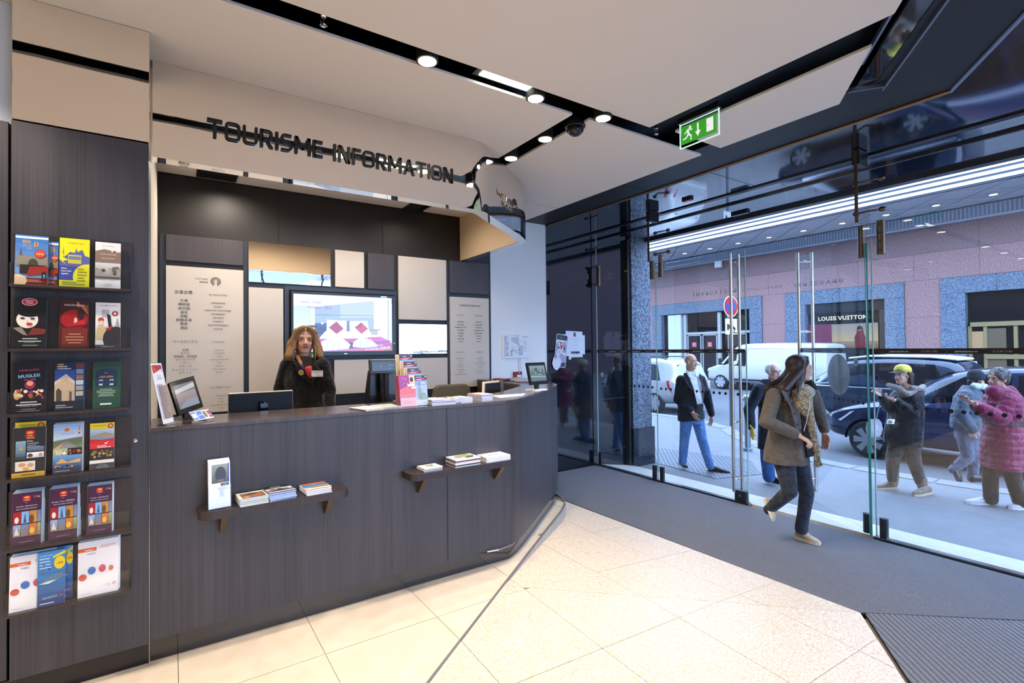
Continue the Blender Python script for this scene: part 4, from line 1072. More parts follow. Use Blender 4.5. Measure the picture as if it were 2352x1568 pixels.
pr.poly([(.045, .095), (.062, .10), (.066, .066), (.052, .058)], '#fff'); pr.poly([(.052, .064), (.067, .064), (.086, .045), (.083, .015), (.074, .015), (.076, .042), (.058, .052)], '#fff')
pr.poly([(.052, .062), (.06, .052), (.042, .034), (.012, .03), (.012, .039), (.037, .044)], '#fff'); pr.poly([(.047, .095), (.055, .098), (.046, .078), (.030, .068), (.025, .074), (.039, .083)], '#fff'); pr.poly([(.062, .098), (.068, .088), (.082, .08), (.094, .088), (.090, .094), (.082, .089), (.07, .1)], '#fff')
pr.rect(.131, .055, .144, .112, '#fff'); pr.poly([(.115, .058), (.160, .058), (.1375, .02)], '#fff')
pr.rect(.205, .022, .258, .112, '#fff'); pr.ell(.215, .066, .004, .004, '#2fa61c', 8)
pr.done('pictogram', t, attr_mat('exit_face', 0.3, emit=0.75))
# dark air grille in the canopy ceiling
t = thing('air_grille', 'black rectangular air grille in the ceiling strip above the text board', 'grille', (.4, 5.1, 3.15))
mb = MB(); mb.box((.20, 5.02, 3.148), (.52, 5.45, 3.162)); build('frame', mb, BLACKM, t)
for k in range(8): mb = MB(); mb.box((.21, 5.05+.05*k, 3.142), (.51, 5.065+.05*k, 3.148)); build('slat', mb, BLKPLA, t)
t = thing('canopy_slot', 'black slot in the canopy ceiling near the tan lining', 'slot', (2.4, 5.2, 3.15))
mb = MB(); mb.box((2.20, 4.9, 3.150), (2.36, 5.5, 3.1598)); build('slot_panel', mb, BLACKM, t)

# ------------------------------------------------------------------ boards on the back wall
YB = 5.488
def board_(name, label, x0, x1, z0, z1, mat, cat='board', th=.03, bev=.0015):
    mb = MB(); mb.box((x0, YB, z0), (x1, YB+th, z1))
    return tag(build(name, mb, mat, None, ((x0+x1)/2, YB, z0), bevel=bev), label, cat)
WOODP = wood_mat('dark_wood_board', '#3a3538', '#4d474a', 0.5)
board_('wood_board', 'dark wood board above the left text board on the back wall', -.028, .584, 2.372, 2.605, WOODP)
tb = board_('text_board', 'tall cream text board with emblem, Chinese, Spanish, Japanese and Russian lines', -.028, .587, 0.985, 2.325, CREAM, 'text board')
board_('mirror_board', 'polished board reflecting the street, upper row of the back wall', .632, 1.403, 2.219, 2.612, MIRROR2)
board_('cream_board', 'small cream board in the upper row beside the polished board', 1.452, 1.758, 2.221, 2.613, CREAM)
board_('wood_board', 'narrow dark wood board above the right corner of the screen', 1.799, 2.098, 2.221, 2.614, WOODP)
board_('cream_board', 'large cream board right of the screen', 2.151, 2.751, 1.892, 2.614, CREAM)
board_('wood_board', 'dark wood board above the right text board', 2.797, 3.345, 2.228, 2.616, WOODP)
tb2 = board_('text_board', 'cream text board with tourist lines in four languages at the right of the wall', 2.799, 3.344, 1.085, 2.182, CREAM, 'text board')
board_('cream_board', 'tall narrow cream board left of the screen behind the receptionist', .633, .942, 1.0, 2.168, CREAM)
board_('mirror_board', 'polished board reflecting bright daylight below the large cream board', 2.151, 2.752, 1.499, 1.843, MIRROR2)
board_('cream_board', 'wide low cream board behind the cash register', 1.437, 2.758, 1.086, 1.449, CREAM)
board_('wood_board', 'narrow dark board behind the receptionist under the screen', 1.02, 1.385, .95, 1.44, WOODP)
mb = MB()
for a, b in (((.960, YB+.0115, 2.165), (2.125, YB+.0285, 2.207)), ((.960, YB+.0115, 1.462), (2.125, YB+.0285, 1.49)), ((.955, YB+.01, 1.0), (.995, YB+.028, 2.2)), ((2.105, YB+.01, 1.0), (2.125, YB+.028, 2.2))): mb.box(a, b)
tag(build('trim_6', mb, SLATE), kind='structure')
mb = MB()
for a, b in (((-.075, YW-.012, 1.0), (-.03, YW-.001, 2.61)), ((.587, YW-.012, 1.0), (.632, YW-.001, 2.61)), ((2.755, YW-.012, 1.0), (2.797, YW-.001, 2.61)), ((3.346, YW-.012, .9), (3.384, YW-.001, 2.63)), ((.6, YW-.0105, 2.17), (3.35, YW-.0015, 2.22))): mb.box(a, b)
tag(build('trim_7', mb, M('navy_frame', '#23272f', 0.5)), kind='structure')
INK = '#2a2725'; INK2 = '#5a4f47'
pr = Print((-.028, YB-.0004, .985), (1, 0, 0), (0, 0, 1))
bw_, bh = .615, 1.34
def zy(px): return on_y(470, px, YB).z-.985
pr.text('VISITPARIS', .322, 1.228, .019, INK, 'r', .95); pr.text('REGION', .322, 1.200, .019, INK, 'r', .95, .02); sunburst(pr, .385, 1.217, .043, INK)
pr.text('这里出售', .132, 1.092, .026, INK); pr.text('SE VENTA AQUÍ', .405, 1.085, .019, INK, 'c', 1.05)
for k, s_ in enumerate(('交通', '博物馆', '游乐园', '游览', '游船', '歌舞表演', '票务', '酒店')): pr.text(s_, .135, 1.018-.0352*k, .022, INK)
for k, s_ in enumerate(('TRANSPORTES', 'MUSEOS', 'PARQUE DE ATRACCIONES', 'EXCURSIONES', 'CRUCEROS', 'CABARETS', 'VENTA DE ENTRADAS', 'HOTELES')): pr.text(s_, .405, 1.010-.0345*k, .0165, INK, 'c', 1.02, .01)
pr.text('セールはこちら', .145, .648, .020, INK2); pr.text('В продаже', .410, .648, .018, INK2)
for k, s_ in enumerate(('交通', 'ホテル', '博物館・美術館', 'テーマパーク', 'ツアー', 'クルーズ', 'キャバレーショー', 'チケット')): pr.text(s_, .145, .572-.0296*k, .0185, INK2)
for k, s_ in enumerate(('Транспорт', 'Гостиницы', 'Музеи', 'Тематический парк', 'Туры', 'Круизы', 'Шоу и кабаре', 'Билеты')): pr.text(s_, .412, .572-.0296*k, .017, INK2)
pr.text('IN VENDITA QUI', .420, .222, .020, INK2, 'c', 1.0)
for k, s_ in enumerate(('TRASPORTI', 'HOTEL', 'MUSEI', 'PARCO DIVERTIMENTI', 'GITE')): pr.text(s_, .425, .145-.0285*k, .0165, INK2)
pr.done('lettering', tb, PRINT_MATTE)
pr = Print((2.799, YB-.0004, 1.085), (1, 0, 0), (0, 0, 1))
pr.text('TOURISME INFORMATION', .272, .985, .030, INK, 'c', .80, .012)
pr.text('EN VENTE ICI', .140, .870, .017, INK, 'c', .95); pr.text('ON SALE HERE', .392, .870, .017, INK, 'c', .95)
for k, (a, b) in enumerate((('TRANSPORTS', 'TRAN PORTS'), ('PASS MUSEES', 'MUSEUMS PASS'), ("PARC D'ATTRACTIONS", 'THEME PARK'), ('EXCURSIONS', 'SIGHTSEEING TOURS'), ('CROISIÈRES', 'RIVER CRUISES'), ('CABARETS', 'CABARETS'), ('BILLETTERIE', 'TICKETING'), ('HÔTELS', 'HOTELS'))):
    pr.text(a, .140, .790-.0345*k, .0150, INK, 'c', .95, .01); pr.text(b, .392, .790-.0345*k, .0150, INK, 'c', .95, .01)
pr.text('HIER ZU KAUFEN', .128, .418, .017, INK2, 'c', .95); pr.text('À VENDA AQUI', .400, .418, .017, INK2, 'c', .95)
for k, (a, b) in enumerate((('VERKEHRSMITTEL', 'TRANSPORTES'), ('HOTELS', 'MUSEUS'), ('MUSEEN', 'ESPECTÁCULOS DE CABARET'), ('FREIZEITPARKS', 'VISITAS GUIADAS'), ('AUSFLÜGE', 'BILHETES'), ('BOOTSFAHRTEN', 'HOTÉIS'), ('CABARETS', 'PARQUES TEMÁTICOS'), ('EINTRITTSKARTENVERKAUF', 'CRUZEIROS'))):
    pr.text(a, .130, .343-.0272*k, .0145, INK2, 'c', .88); pr.text(b, .405, .343-.0272*k, .0145, INK2, 'c', .88)
pr.done('lettering', tb2, PRINT_MATTE)

# television
tv = thing('wall_television', 'large flat television on the back wall showing a hotel bedroom', 'television', (1.55, 5.47, 1.49))
mb = MB(); mb.box((1.008, 5.455, 1.49), (2.102, 5.505, 2.147)); build('casing', mb, BLKPLA, tv, bevel=.004)
pr = Print((1.030, 5.4545, 1.538), (1, 0, 0), (0, 0, 1)); w, h = 1.025, .585
pr.rect(0, 0, w, h, '#eef4fb'); pr.grad(0, .1, w*.2, h*.8, '#e6effa', '#cfe0f4'); pr.grad(w*.16, .1, w*.21, h*.8, '#f2f7fc', '#e4eef8')
pr.poly([(w*.2, h*.22), (w*.2, h*.78), (w*.8, h*.93), (w*.8, h*.3)], '#a9c0de'); pr.poly([(w*.2, h*.22), (w*.2, h*.5), (w*.32, h*.5), (w*.32, h*.22)], '#4c6298'); pr.poly([(w*.45, h*.6), (w*.45, h*.84), (w*.8, h*.93), (w*.8, h*.62)], '#c3d4ea')
pr.poly([(w*.2, h*.64), (w*.8, h*.655), (w*.8, h*.662), (w*.2, h*.65)], '#6a82a8'); pr.rect(w*.2, h*.3, w*.31, h*.44, '#3c5288'); pr.ell(w*.27, h*.5, .012, .014, '#ffffff')
pr.rect(w*.13, h*.42, w*.22, h*.46, '#283040'); pr.rect(w*.82, h*.05, w, h*.9, '#f6f9fd'); pr.rect(w*.955, h*.15, w*.962, h*.95, '#7d96b8'); pr.rect(w*.93, h*.1, w*.935, h*.94, '#d0dcec')
pr.rect(w*.51, h*.34, w*.55, h*.55, '#6a80ac'); pr.poly([(w*.31, h*.34), (w*.315, h*.57), (w*.35, h*.56), (w*.515, h*.55), (w*.51, h*.33)], '#f4f8fd'); pr.poly([(w*.545, h*.33), (w*.54, h*.545), (w*.6, h*.55), (w*.73, h*.56), (w*.75, h*.35)], '#eef4fb')
pr.poly([(w*.25, h*.26), (w*.3, h*.36), (w*.75, h*.36), (w*.87, h*.24), (w, h*.12), (w, 0), (w*.2, 0)], '#f4f7fc')
pr.poly([(w*.335, h*.425), (w*.41, h*.535), (w*.48, h*.405), (w*.41, h*.31)], '#b03560'); pr.poly([(w*.595, h*.43), (w*.665, h*.53), (w*.735, h*.41), (w*.665, h*.315)], '#d04a74'); pr.poly([(w*.595, h*.43), (w*.665, h*.53), (w*.665, h*.42)], '#a83a62')
pr.rect(w*.77, h*.30, w*.84, h*.395, '#c2b8b0'); pr.rect(w*.765, h*.385, w*.87, h*.4, '#8e8a88')
pr.poly([(w*.24, h*.22), (w*.9, h*.24), (w, h*.14), (w, h*.0), (w*.25, 0)], '#c65aa8'); pr.poly([(w*.72, h*.25), (w*.87, h*.265), (w, h*.17), (w*.8, h*.18)], '#d868b8'); pr.poly([(w*.82, h*.16), (w*.97, h*.19), (w*.99, h*.178), (w*.82, h*.145)], '#4464b0'); pr.rect(w*.5, h*.05, w*.58, h*.16, '#6a3a62')
pr.poly([(w*.24, 0), (w*.26, h*.18), (w*.34, h*.235), (w*.48, h*.22), (w*.55, h*.12), (w*.53, h*.04), (w*.5, 0)], '#f0f5fb'); pr.poly([(w*.57, h*.08), (w*.58, h*.17), (w*.64, h*.235), (w*.76, h*.22), (w*.84, h*.1), (w*.8, .02)], '#eaf1fa')
for a in (.3, .36, .42, .64, .7): pr.poly([(w*a, h*.03), (w*(a+.02), h*.19), (w*(a+.028), h*.19), (w*(a+.012), h*.03)], '#cfdbe9')
pr.poly([(w*.2, 0), (w*.8, h*.075), (w, h*.06), (w, 0)], '#b58ae8'); pr.poly([(w*.3, 0), (w*.9, h*.03), (w, h*.0)], '#e86a7a'); pr.poly([(w*.88, h*.05), (w, h*.1), (w, 0), (w*.92, 0)], '#b06a7a')
pr.text('Hôtels - Hotels', .165, h*.845, .030, '#a98ad8', 'c', .95, 0, .01); pr.text('Hoteles - 酒店', .255, h*.755, .030, '#a884d4', 'c', .95, 0, .01)
pr.text('En vente ici - On sale here', w*.78, h*.085, .022, '#fff', 'c', .9, .02, .06); pr.text('En venta aquí - 这里出售', w*.84, h*.028, .022, '#fff', 'c', .9, .02, .06)
pr.done('screen_picture', tv, SCREEN)
mb = MB(); mb.box((1.93, 5.452, 2.128), (2.0, 5.456, 2.139)); mb.box((1.53, 5.453, 1.508), (1.56, 5.456, 1.516)); build('badge', mb, STEEL, tv)
mb = MB(); mb.ball((2.082, 5.454, 1.62), .005, 8, 6); build('power_light', mb, M('led_green', '#9ad030', .3, emit=('#b8e83a', 2.0)), tv)

# evacuation plan, fire alarm
YP = 5.508
t = thing('evacuation_plan', 'white framed evacuation plan hanging on the white wall', 'wall plan', (3.75, YP, 1.43))
mb = MB(); mb.box((3.545, 5.488, 1.424), (3.955, 5.509, 1.735)); build('plan_board', mb, WHITEPLA, t, bevel=.002)
pr = Print((3.547, 5.4875, 1.426), (1, 0, 0), (0, 0, 1)); w, h = .406, .307
pr.rect(0, 0, w, h, '#edf0f6'); pr.rect(.015, .015, .105, .29, '#e4e8f0'); pr.lines(.02, .28, .1, 18, .0145, '#8a94b0', .35, 'l', 4); pr.blobs(.03, .02, .09, .28, 9, ['#3a4470', '#7a84a8', '#b04a5a', '#5a9078'], .006, 3)
pr.text("PLAN D'EVACUATION", .215, .285, .010, '#8a3a48', 'c', 1, .01); pr.text('Lafayette', .35, .268, .020, '#5a5a68'); pr.poly([(.13, .27), (.25, .27), (.25, .15), (.22, .18), (.13, .22)], '#c2c8da'); pr.rect(.12, .02, .145, .1, '#b8c0d6'); pr.rect(.25, .03, .31, .16, '#c8d0de')
pr.blobs(.125, .03, .33, .24, 46, ['#5a688c', '#8a94b4', '#3c6a5c', '#c8cede', '#9aa8c0'], .006, 12); pr.lines(.32, .22, .39, 9, .016, '#b8becc', .3, 'l', 9)
pr.done('plan_print', t, PRINT_MATTE)
t = thing('fire_alarm', 'red fire alarm call point on the white wall', 'fire alarm', (3.77, YP, 1.15))
mb = MB(); mb.box((3.715, 5.47, 1.145), (3.835, 5.509, 1.245)); build('casing', mb, M('alarm_red', '#7e1a24', .35), t, bevel=.004)
pr = Print((3.715, 5.4695, 1.145), (1, 0, 0), (0, 0, 1)); pr.rect(.04, .012, .108, .06, '#eceaec'); pr.text('FEU', .074, .027, .014, '#2a2a30', 'c', 1, .03); pr.ell(.075, .082, .007, .007, '#e0c8cc', 10); pr.done('push_plate', t)
mb = MB(); mb.box((3.80, 5.500, 1.245), (3.845, 5.5095, 1.43)); build('cable_duct', mb, M('duct_white', '#d4d9de', .5), t)

# ------------------------------------------------------------------ things on the counter (top at 1.170)
CT = 1.170
# far left: leaflet sheet in clear stand, small screen, payment card sign
t = thing('price_sheet_stand', 'white price sheet with red corner in a clear stand, left counter end', 'sheet holder', (-.03, 3.2, CT))
U = Vector((.43, .81, 0)).normalized(); V = Vector((-.055, .075, .30)).normalized(); o0 = Vector((-.032, 3.17, CT+.004))
mb = MB(); mb.obox(o0, U*.105, U.cross(V)*.003, V*.335); build('clear_panel', mb, ACRYL, t)
pr = Print(o0+U*.003+V*.004+U.cross(V)*.0035, U, V); w, h = .099, .326
pr.rect(0, 0, w, h, '#e6e9f2'); pr.poly([(w*.05, h*.97), (w*.9, h*.97), (w*.95, h*.91), (w*.1, h*.83)], '#b23c44'); pr.poly([(w*.05, h*.97), (w*.12, h*.97), (w*.35, h*.88), (w*.25, h*.86)], '#d8744a'); pr.ell(w*.88, h*.875, w*.06, h*.02, '#c8b4c0'); pr.text('PARISCITYVISION', w*.52, h*.79, h*.016, '#8a5a68', 'c', .8); pr.lines(w*.25, h*.77, w*.8, 2, h*.03, '#a8a4b4', .3, 'c'); pr.text('TARIFS', w*.5, h*.735, h*.014, '#8a3a48'); pr.rect(w*.3, h*.08, w*.98, h*.62, '#a89890'); pr.lines(w*.1, h*.64, w*.95, 22, h*.026, '#6a6068', .3, 'l', 8)
pr.done('printed_sheet', t)
mb = MB(); mb.obox(Vector((-.065, 3.20, CT)), U*.10, Vector((.06, -.035, 0)), (0, 0, .003)); build('clear_foot', mb, ACRYL, t)

def small_screen(name, label, base, U, V, w, h, scr, parent_z, foot=True, th=.022):
    """tilted screen: base = lower left corner of the front face"""
    t = thing(name, label, 'screen', tuple(base), None)
    U = Vector(U).normalized(); V = Vector(V).normalized(); Nn = U.cross(V)
    mb = MB(); mb.obox(base, U*w, V*h, -Nn*th); build('casing', mb, BLKPLA, t, bevel=.003)
    mb = MB(); c = Vector(base)+U*w*.5-Nn*(th+.02); mb.cbox(Vector((c.x, c.y, (parent_z+base.z+.04)/2)), U*.045, U.cross(Vector((0, 0, 1)))*.02, (0, 0, (base.z+.04-parent_z))); build('neck', mb, DKMETAL, t)
    if foot:
        mb = MB(); mb.cbox(Vector((c.x, c.y, parent_z+.006)), U*.15, U.cross(Vector((0, 0, 1)))*.13, (0, 0, .012)); build('foot', mb, WHITEPLA if foot == 'w' else BLKPLA, t)
    pr = Print(Vector(base)+Nn*.0006, U, V); scr(pr, w, h); pr.done('display', t, attr_mat('matte_screen', .12, spec=.7) if 'matte_screen' not in bpy.data.materials else bpy.data.materials['matte_screen'])
    return t
def scr1(p, w, h):
    p.rect(0, 0, w, h, '#1b1d22'); p.rect(w*.1, h*.14, w*.9, h*.86, '#7c7f86'); p.grad(w*.1, h*.3, w*.9, h*.6, '#8a8082', '#a29694'); p.poly([(w*.1, h*.6), (w*.1, h*.72), (w*.9, h*.82), (w*.9, h*.68)], '#c3c6c4'); p.poly([(w*.1, h*.14), (w*.9, h*.14), (w*.9, h*.36), (w*.5, h*.36), (w*.2, h*.24)], '#8d98a4')
p0 = on_y(411, 959, 3.36); p1 = on_y(467, 939, 3.45); p2_ = on_y(388, 884, 3.42)
U1 = (p1-p0)
small_screen('payment_screen', 'small tilted black screen beside the price sheet at the left counter end', Vector((p0.x, p0.y, max(p0.z, CT+.03))), U1, p2_-p0, U1.length, (p2_-p0).length, scr1, CT)
t = thing('card_sign', 'clear tent sign with payment card marks on the counter edge', 'card sign', (.14, 3.16, CT))
q0 = on_y(441, 967, 3.15); q0.z = CT
Uc = Vector((.69, .72, 0)).normalized(); Bv = Vector((-.72, .69, 0))
mb = MB(); a0 = Vector((.118, 3.158, CT)); 
mb.obox(a0, Uc*.125, Bv*.05+Vector((0, 0, .062)), Bv*.0025); mb.obox(a0+Bv*.10, Uc*.125, Bv*-.048+Vector((0, 0, .062)), Bv*.0025); mb.obox(a0, Uc*.125, Bv*.1, (0, 0, .002)); build('clear_tent', mb, ACRYL, t)
pr = Print(a0-Bv*.0012+Uc*-.008+Vector((0, 0, .003)), Uc, Bv*.05+Vector((0, 0, .062))); w, h = .125, .078
pr.rect(.004, h*.2, .14, h*.95, '#dfe6f2'); pr.rect(.006, h*.25, .040, h*.9, '#3f7cc4'); pr.rect(.010, h*.4, .036, h*.75, '#c4dcf0'); pr.rect(.044, h*.25, .080, h*.9, '#3a74c8'); pr.rect(.048, h*.55, .078, h*.6, '#dce8f4')
for k, c in enumerate(('#3a56a8', '#b8324a', '#4a9a5c')): pr.rect(.086+.007*k, h*.35, .092+.007*k, h*.85, c)
pr.rect(.115, h*.55, .125, h*.85, '#c03a4a'); pr.rect(.125, h*.55, .136, h*.85, '#2c4e9c'); pr.rect(.116, h*.3, .136, h*.5, '#c84a5a'); pr.rect(.124, h*.3, .136, h*.4, '#3a4a9c')
pr.done('card_marks', t)
# flat monitor seen from behind
t = thing('monitor', 'flat black monitor with silver rim seen from behind at the left of the counter', 'monitor', (.58, 3.62, CT-.1))
ma = on_y(524, 903, 3.70); mbp = on_y(673, 899, 3.72); zb = on_y(600, 975, 3.70).z-.03
Um = (mbp-ma); Um.z = 0; wl = Um.length; Um.normalize(); Nm = Vector((Um.y, -Um.x, 0))
zt = ma.z
mb = MB(); mb.obox(Vector((ma.x, ma.y, zb)), Um*wl, -Nm*.02, (0, 0, zt-zb)); build('rim', mb, M('silver_rim', '#b4b2ac', .3, .6), t, bevel=.006)
mb = MB(); mb.obox(Vector((ma.x, ma.y, zb))+Um*.004+Nm*.006, Um*(wl-.008), -Nm*.02, (0, 0, zt-zb-.006)); build('back_shell', mb, M('navy_plastic', '#0c1018', .55, spec=.25), t, bevel=.004)
mb = MB(); c_ = Vector((ma.x, ma.y, 0))+Um*wl*.52+Nm*.022; mb.cbox((c_.x, c_.y, (CT-.1+zt-.07)/2), Um*.045, Nm*.035, (0, 0, zt-.07-CT+.1)); mb.lathe((c_.x, c_.y, zt-.075), (0, 0, 1), [(.026, 0), (.026, .012)], 16); build('neck', mb, M('gloss_black', '#0c0f14', .1), t)
mb = MB(); mb.cbox((c_.x, c_.y, CT-.11), Um*.24, Nm*.17, (0, 0, .02)); build('foot', mb, BLKPLA, t)
# open leaflets and ticket box
def d_map1(p, w, h):
    p.rect(0, 0, w, h, '#ece6dc'); p.ell(w*.5, h*.5, w*.2, h*.12, '#c8a08c'); p.lines(w*.1, h*.9, w*.8, 2, h*.06, '#c8b8a8', .4)
def d_map2(p, w, h):
    p.rect(0, 0, w, h, '#cfdccd'); p.blobs(0, 0, w, h, 20, ['#b8ccb0', '#d8d8b8', '#a8c4d0', '#e0d8c0'], w*.1, 4)
stack(1.045, 3.235, CT, .13, .19, 2, .005, .25, 'cream leaflet pair lying open near the receptionist', d_map1, '#d8d2c6', 'leaflet', 'leaflet')
stack(1.185, 3.27, CT, .15, .19, 2, .005, .05, 'greenish map leaflet lying beside the cream leaflet', d_map2, '#cfd4cc', 'leaflet', 'leaflet')
t = thing('ticket_tray', 'grey desk tray with clear flap and coloured tabs on the counter', 'tray', (1.40, 3.37, CT))
Ut = Vector((.98, .18, 0)).normalized(); Vt = Vector((-.18, .98, 0))
o1 = Vector((1.34, 3.30, CT))
mb = MB(); mb.obox(o1, Ut*.12, Vt*.17, (0, 0, .022)); mb.obox(o1+Vector((0, 0, .022)), Ut*.12, Vt*.03, (0, 0, .01)); build('tray_base', mb, GREYPLA, t, bevel=.003)
mb = MB(); mb.obox(o1+Ut*.0+Vt*.03+Vector((0, 0, .022)), Ut*.004, Vt*.10, (0, 0, .055)); mb.obox(o1+Ut*.116+Vt*.03+Vector((0, 0, .022)), Ut*.004, Vt*.10, (0, 0, .055)); build('tray_cheek', mb, M('light_grey_plastic', '#b4b4b0', .4), t, bevel=.003)
mb = MB(); mb.obox(o1+Vt*.125+Vector((0, 0, .022)), Ut*.12, Vt*.004, (0, 0, .06)); build('tray_back', mb, M('light_grey_plastic', '#b4b4b0', .4), t)
for k, c in enumerate(('#b8443c', '#c8a83c', '#4a8a58')):
    mb = MB(); mb.obox(o1+Ut*(.015+.033*k)+Vt*.035+Vector((0, 0, .022)), Ut*.026, Vt*.08, (0, 0, .012+.003*k)); build('card_tab', mb, M('tab'+c, c, .5), t)
def d_bookl(p, w, h):
    p.rect(0, 0, w, h, '#9ab0c4'); p.poly([(0, 0), (w, 0), (w, h*.5), (0, h*.2)], '#c8744c'); p.poly([(0, h*.3), (w, h*.6), (w, h*.45), (0, h*.15)], '#e0c8a8')
stack(1.575, 3.27, CT, .16, .13, 2, .009, .1, 'pair of thick booklets with orange and blue cover before the leaflet rack', d_bookl, '#e2ddd4', 'booklet_stack')
# customer display on a pole, cash register behind
t = thing('customer_display', 'black customer display with turquoise text on a thick pole', 'display', (1.52, 3.75, CT-.25))
da = on_y(851, 852, 3.75); db = on_y(921, 852, 3.75)
Ud = Vector((1, .04, 0)).normalized(); wd = (db.x-da.x)*1.03; zt = on_y(890, 825, 3.75).z; zb = on_y(890, 857, 3.75).z
pc = Vector((da.x, 3.75, zb))
mb = MB(); mb.obox(pc, Ud*wd, Vector((0, .04, 0)), (0, 0.012, zt-zb)); build('casing', mb, M('charcoal_plastic', '#33353a', .4), t, bevel=.004)
pr = Print(pc+Vector((.012, -.0012, .02)), Ud, Vector((0, .012, zt-zb))); w, h = wd-.03, zt-zb-.035
pr.rect(0, 0, w, h, '#10202a'); pr.text('GL', w*.33, h*.45, .013, '#5ad0dc', 'c', 1, .01); pr.text('SMANN', w*.72, h*.52, .013, '#5ad0dc', 'c', 1, .01); pr.text('UR', w*.64, h*.18, .013, '#5ad0dc', 'c', 1, .01)
pr.done('display_text', t, attr_mat('vfd_screen', .1, emit=0.7))
mb = MB(); mb.tube([(pc.x+wd*.52, 3.79, CT-.30), (pc.x+wd*.52, 3.79, zb+.03)], .026, 16); build('pole', mb, BLKPLA, t)
mb = MB(); mb.lathe((pc.x+wd*.52, 3.79, CT-.42), (0, 0, 1), [(.09, 0), (.09, .02), (.03, .04)], 20); build('foot', mb, BLKPLA, t)
t = thing('cash_register', 'black cash register terminal behind the customer display', 'cash register', (1.60, 3.9, .75))
ra = on_y(848, 918, 3.86); 
mb = MB()
x0 = ra.x; mb.loft([[(x0, 3.86, .75), (x0+.36, 3.86, .75), (x0+.36, 3.98, .75), (x0, 3.98, .75)], [(x0, 3.86, 1.20), (x0+.36, 3.86, 1.20), (x0+.36, 3.97, 1.20), (x0, 3.97, 1.20)], [(x0+.012, 3.87, 1.388), (x0+.34, 3.87, 1.388), (x0+.34, 3.93, 1.388), (x0+.012, 3.93, 1.388)]]); build('screen_back', mb, BLKPLA, t, bevel=.005)
mb = MB()
for k in range(4): mb.box((x0+.05, 3.857, 1.30-.012*k), (x0+.16, 3.861, 1.304-.012*k))
build('vent', mb, BLACKM, t)
mb = MB(); mb.box((x0+.31, 3.81, .78), (x0+.45, 3.86, 1.245)); build('printer', mb, M('printer_black', '#121214', .3), t, bevel=.01)
# leaflet rack with four tiers and a purple pass holder
t = thing('map_rack', 'four tier clear rack of city map leaflets on the counter', 'leaflet rack', (1.97, 3.30, CT))
def d_mapc(p, w, h, ttl='CITY MAP', tower=True):
    p.grad(0, 0, w, h, '#cfd8ea', '#5c80c0'); p.rect(0, h*.83, w, h, '#2c3448'); p.text(ttl, w*.38, h*.925, h*.04, '#fff', 'c', 1, .02); p.poly([(0, h*.83), (w*.85, h*.86), (w*.85, h*.91), (0, h*.88)], '#c8323c'); p.text('PARIS REGION', w*.42, h*.848, h*.032, '#fff', 'c', .85, .02); p.rect(w*.86, h*.94, w*.96, h*.97, '#e0e0e8')
    if tower:
        p.poly([(w*.25, h*.32), (w*.38, h*.72), (w*.43, h*.72), (w*.66, h*.32)], '#9a94a0'); p.poly([(w*.3, h*.45), (w*.4, h*.8), (w*.42, h*.8), (w*.5, h*.45)], '#867f8c'); p.ell(w*.62, h*.3, w*.3, h*.12, '#7a9070'); p.ell(w*.8, h*.24, w*.22, h*.1, '#8aa07c'); p.lines(w*.5, h*.78, w*.92, 3, h*.03, '#dfe6f4', .4)
    p.rect(0, 0, w, h*.18, '#dfe4ee'); p.lines(w*.6, h*.1, w*.9, 2, h*.03, '#b07a68', .4)
xA = on_y(944, 860, 3.20).x
ztop = [1.375, 1.423, 1.468, 1.515]
for k in range(4):
    xk = on_y((953, 940, 931, 921)[k], 870, 3.20+.045*k).x; yk = 3.20+.045*k; zt_ = ztop[k]
    wv = .095
    z0 = CT+.004 if k == 0 else zt_-.215
    for q in range(3):
        mb = MB(); mb.obox((xk-.012*q, yk+.006*q, z0), (wv, 0, 0), (0, .005, 0), (-.008, .010, zt_-z0)); build('leaflet', mb, M('edge#d8c8a8', '#d8c8a8', .6), t)
    pr = Print((xk, yk-.0006, z0), (1, 0, 0), (-.008, .010, zt_-z0)); d_mapc(pr, wv, (zt_-z0), ('CITY MAP', 'MAPPA', 'PLANO', 'PLAN')[k], k == 0); pr.done('cover', t)
mb = MB(); mb.obox((xA-.01, 3.19, CT), (.125, 0, 0), (0, .003, 0), (-.006, .006, .14)); mb.obox((xA-.01, 3.19, CT), (.125, 0, 0), (0, .20, 0), (0, 0, .003)); mb.obox((xA+.113, 3.19, CT), (.003, 0, 0), (0, .20, 0), (0, .02, .17)); build('clear_rack', mb, ACRYL, t)
t = thing('pass_holder', 'clear holder with purple and red museum pass leaflets', 'leaflet holder', (1.83, 3.22, CT))
xp = on_y(921, 930, 3.185).x
for q in range(5):
    mb = MB(); mb.obox((xp-.003*q, 3.185+.007*q, CT+.003), (.112, 0, 0), (0, .006, 0), (-.014, .012, .205)); build('leaflet', mb, M('edge#b04a5a', '#b04a5a', .6), t)
pr = Print((xp, 3.1845, CT+.003), (1, 0, 0), (-.014, .012, .205)); w, h = .112, .206
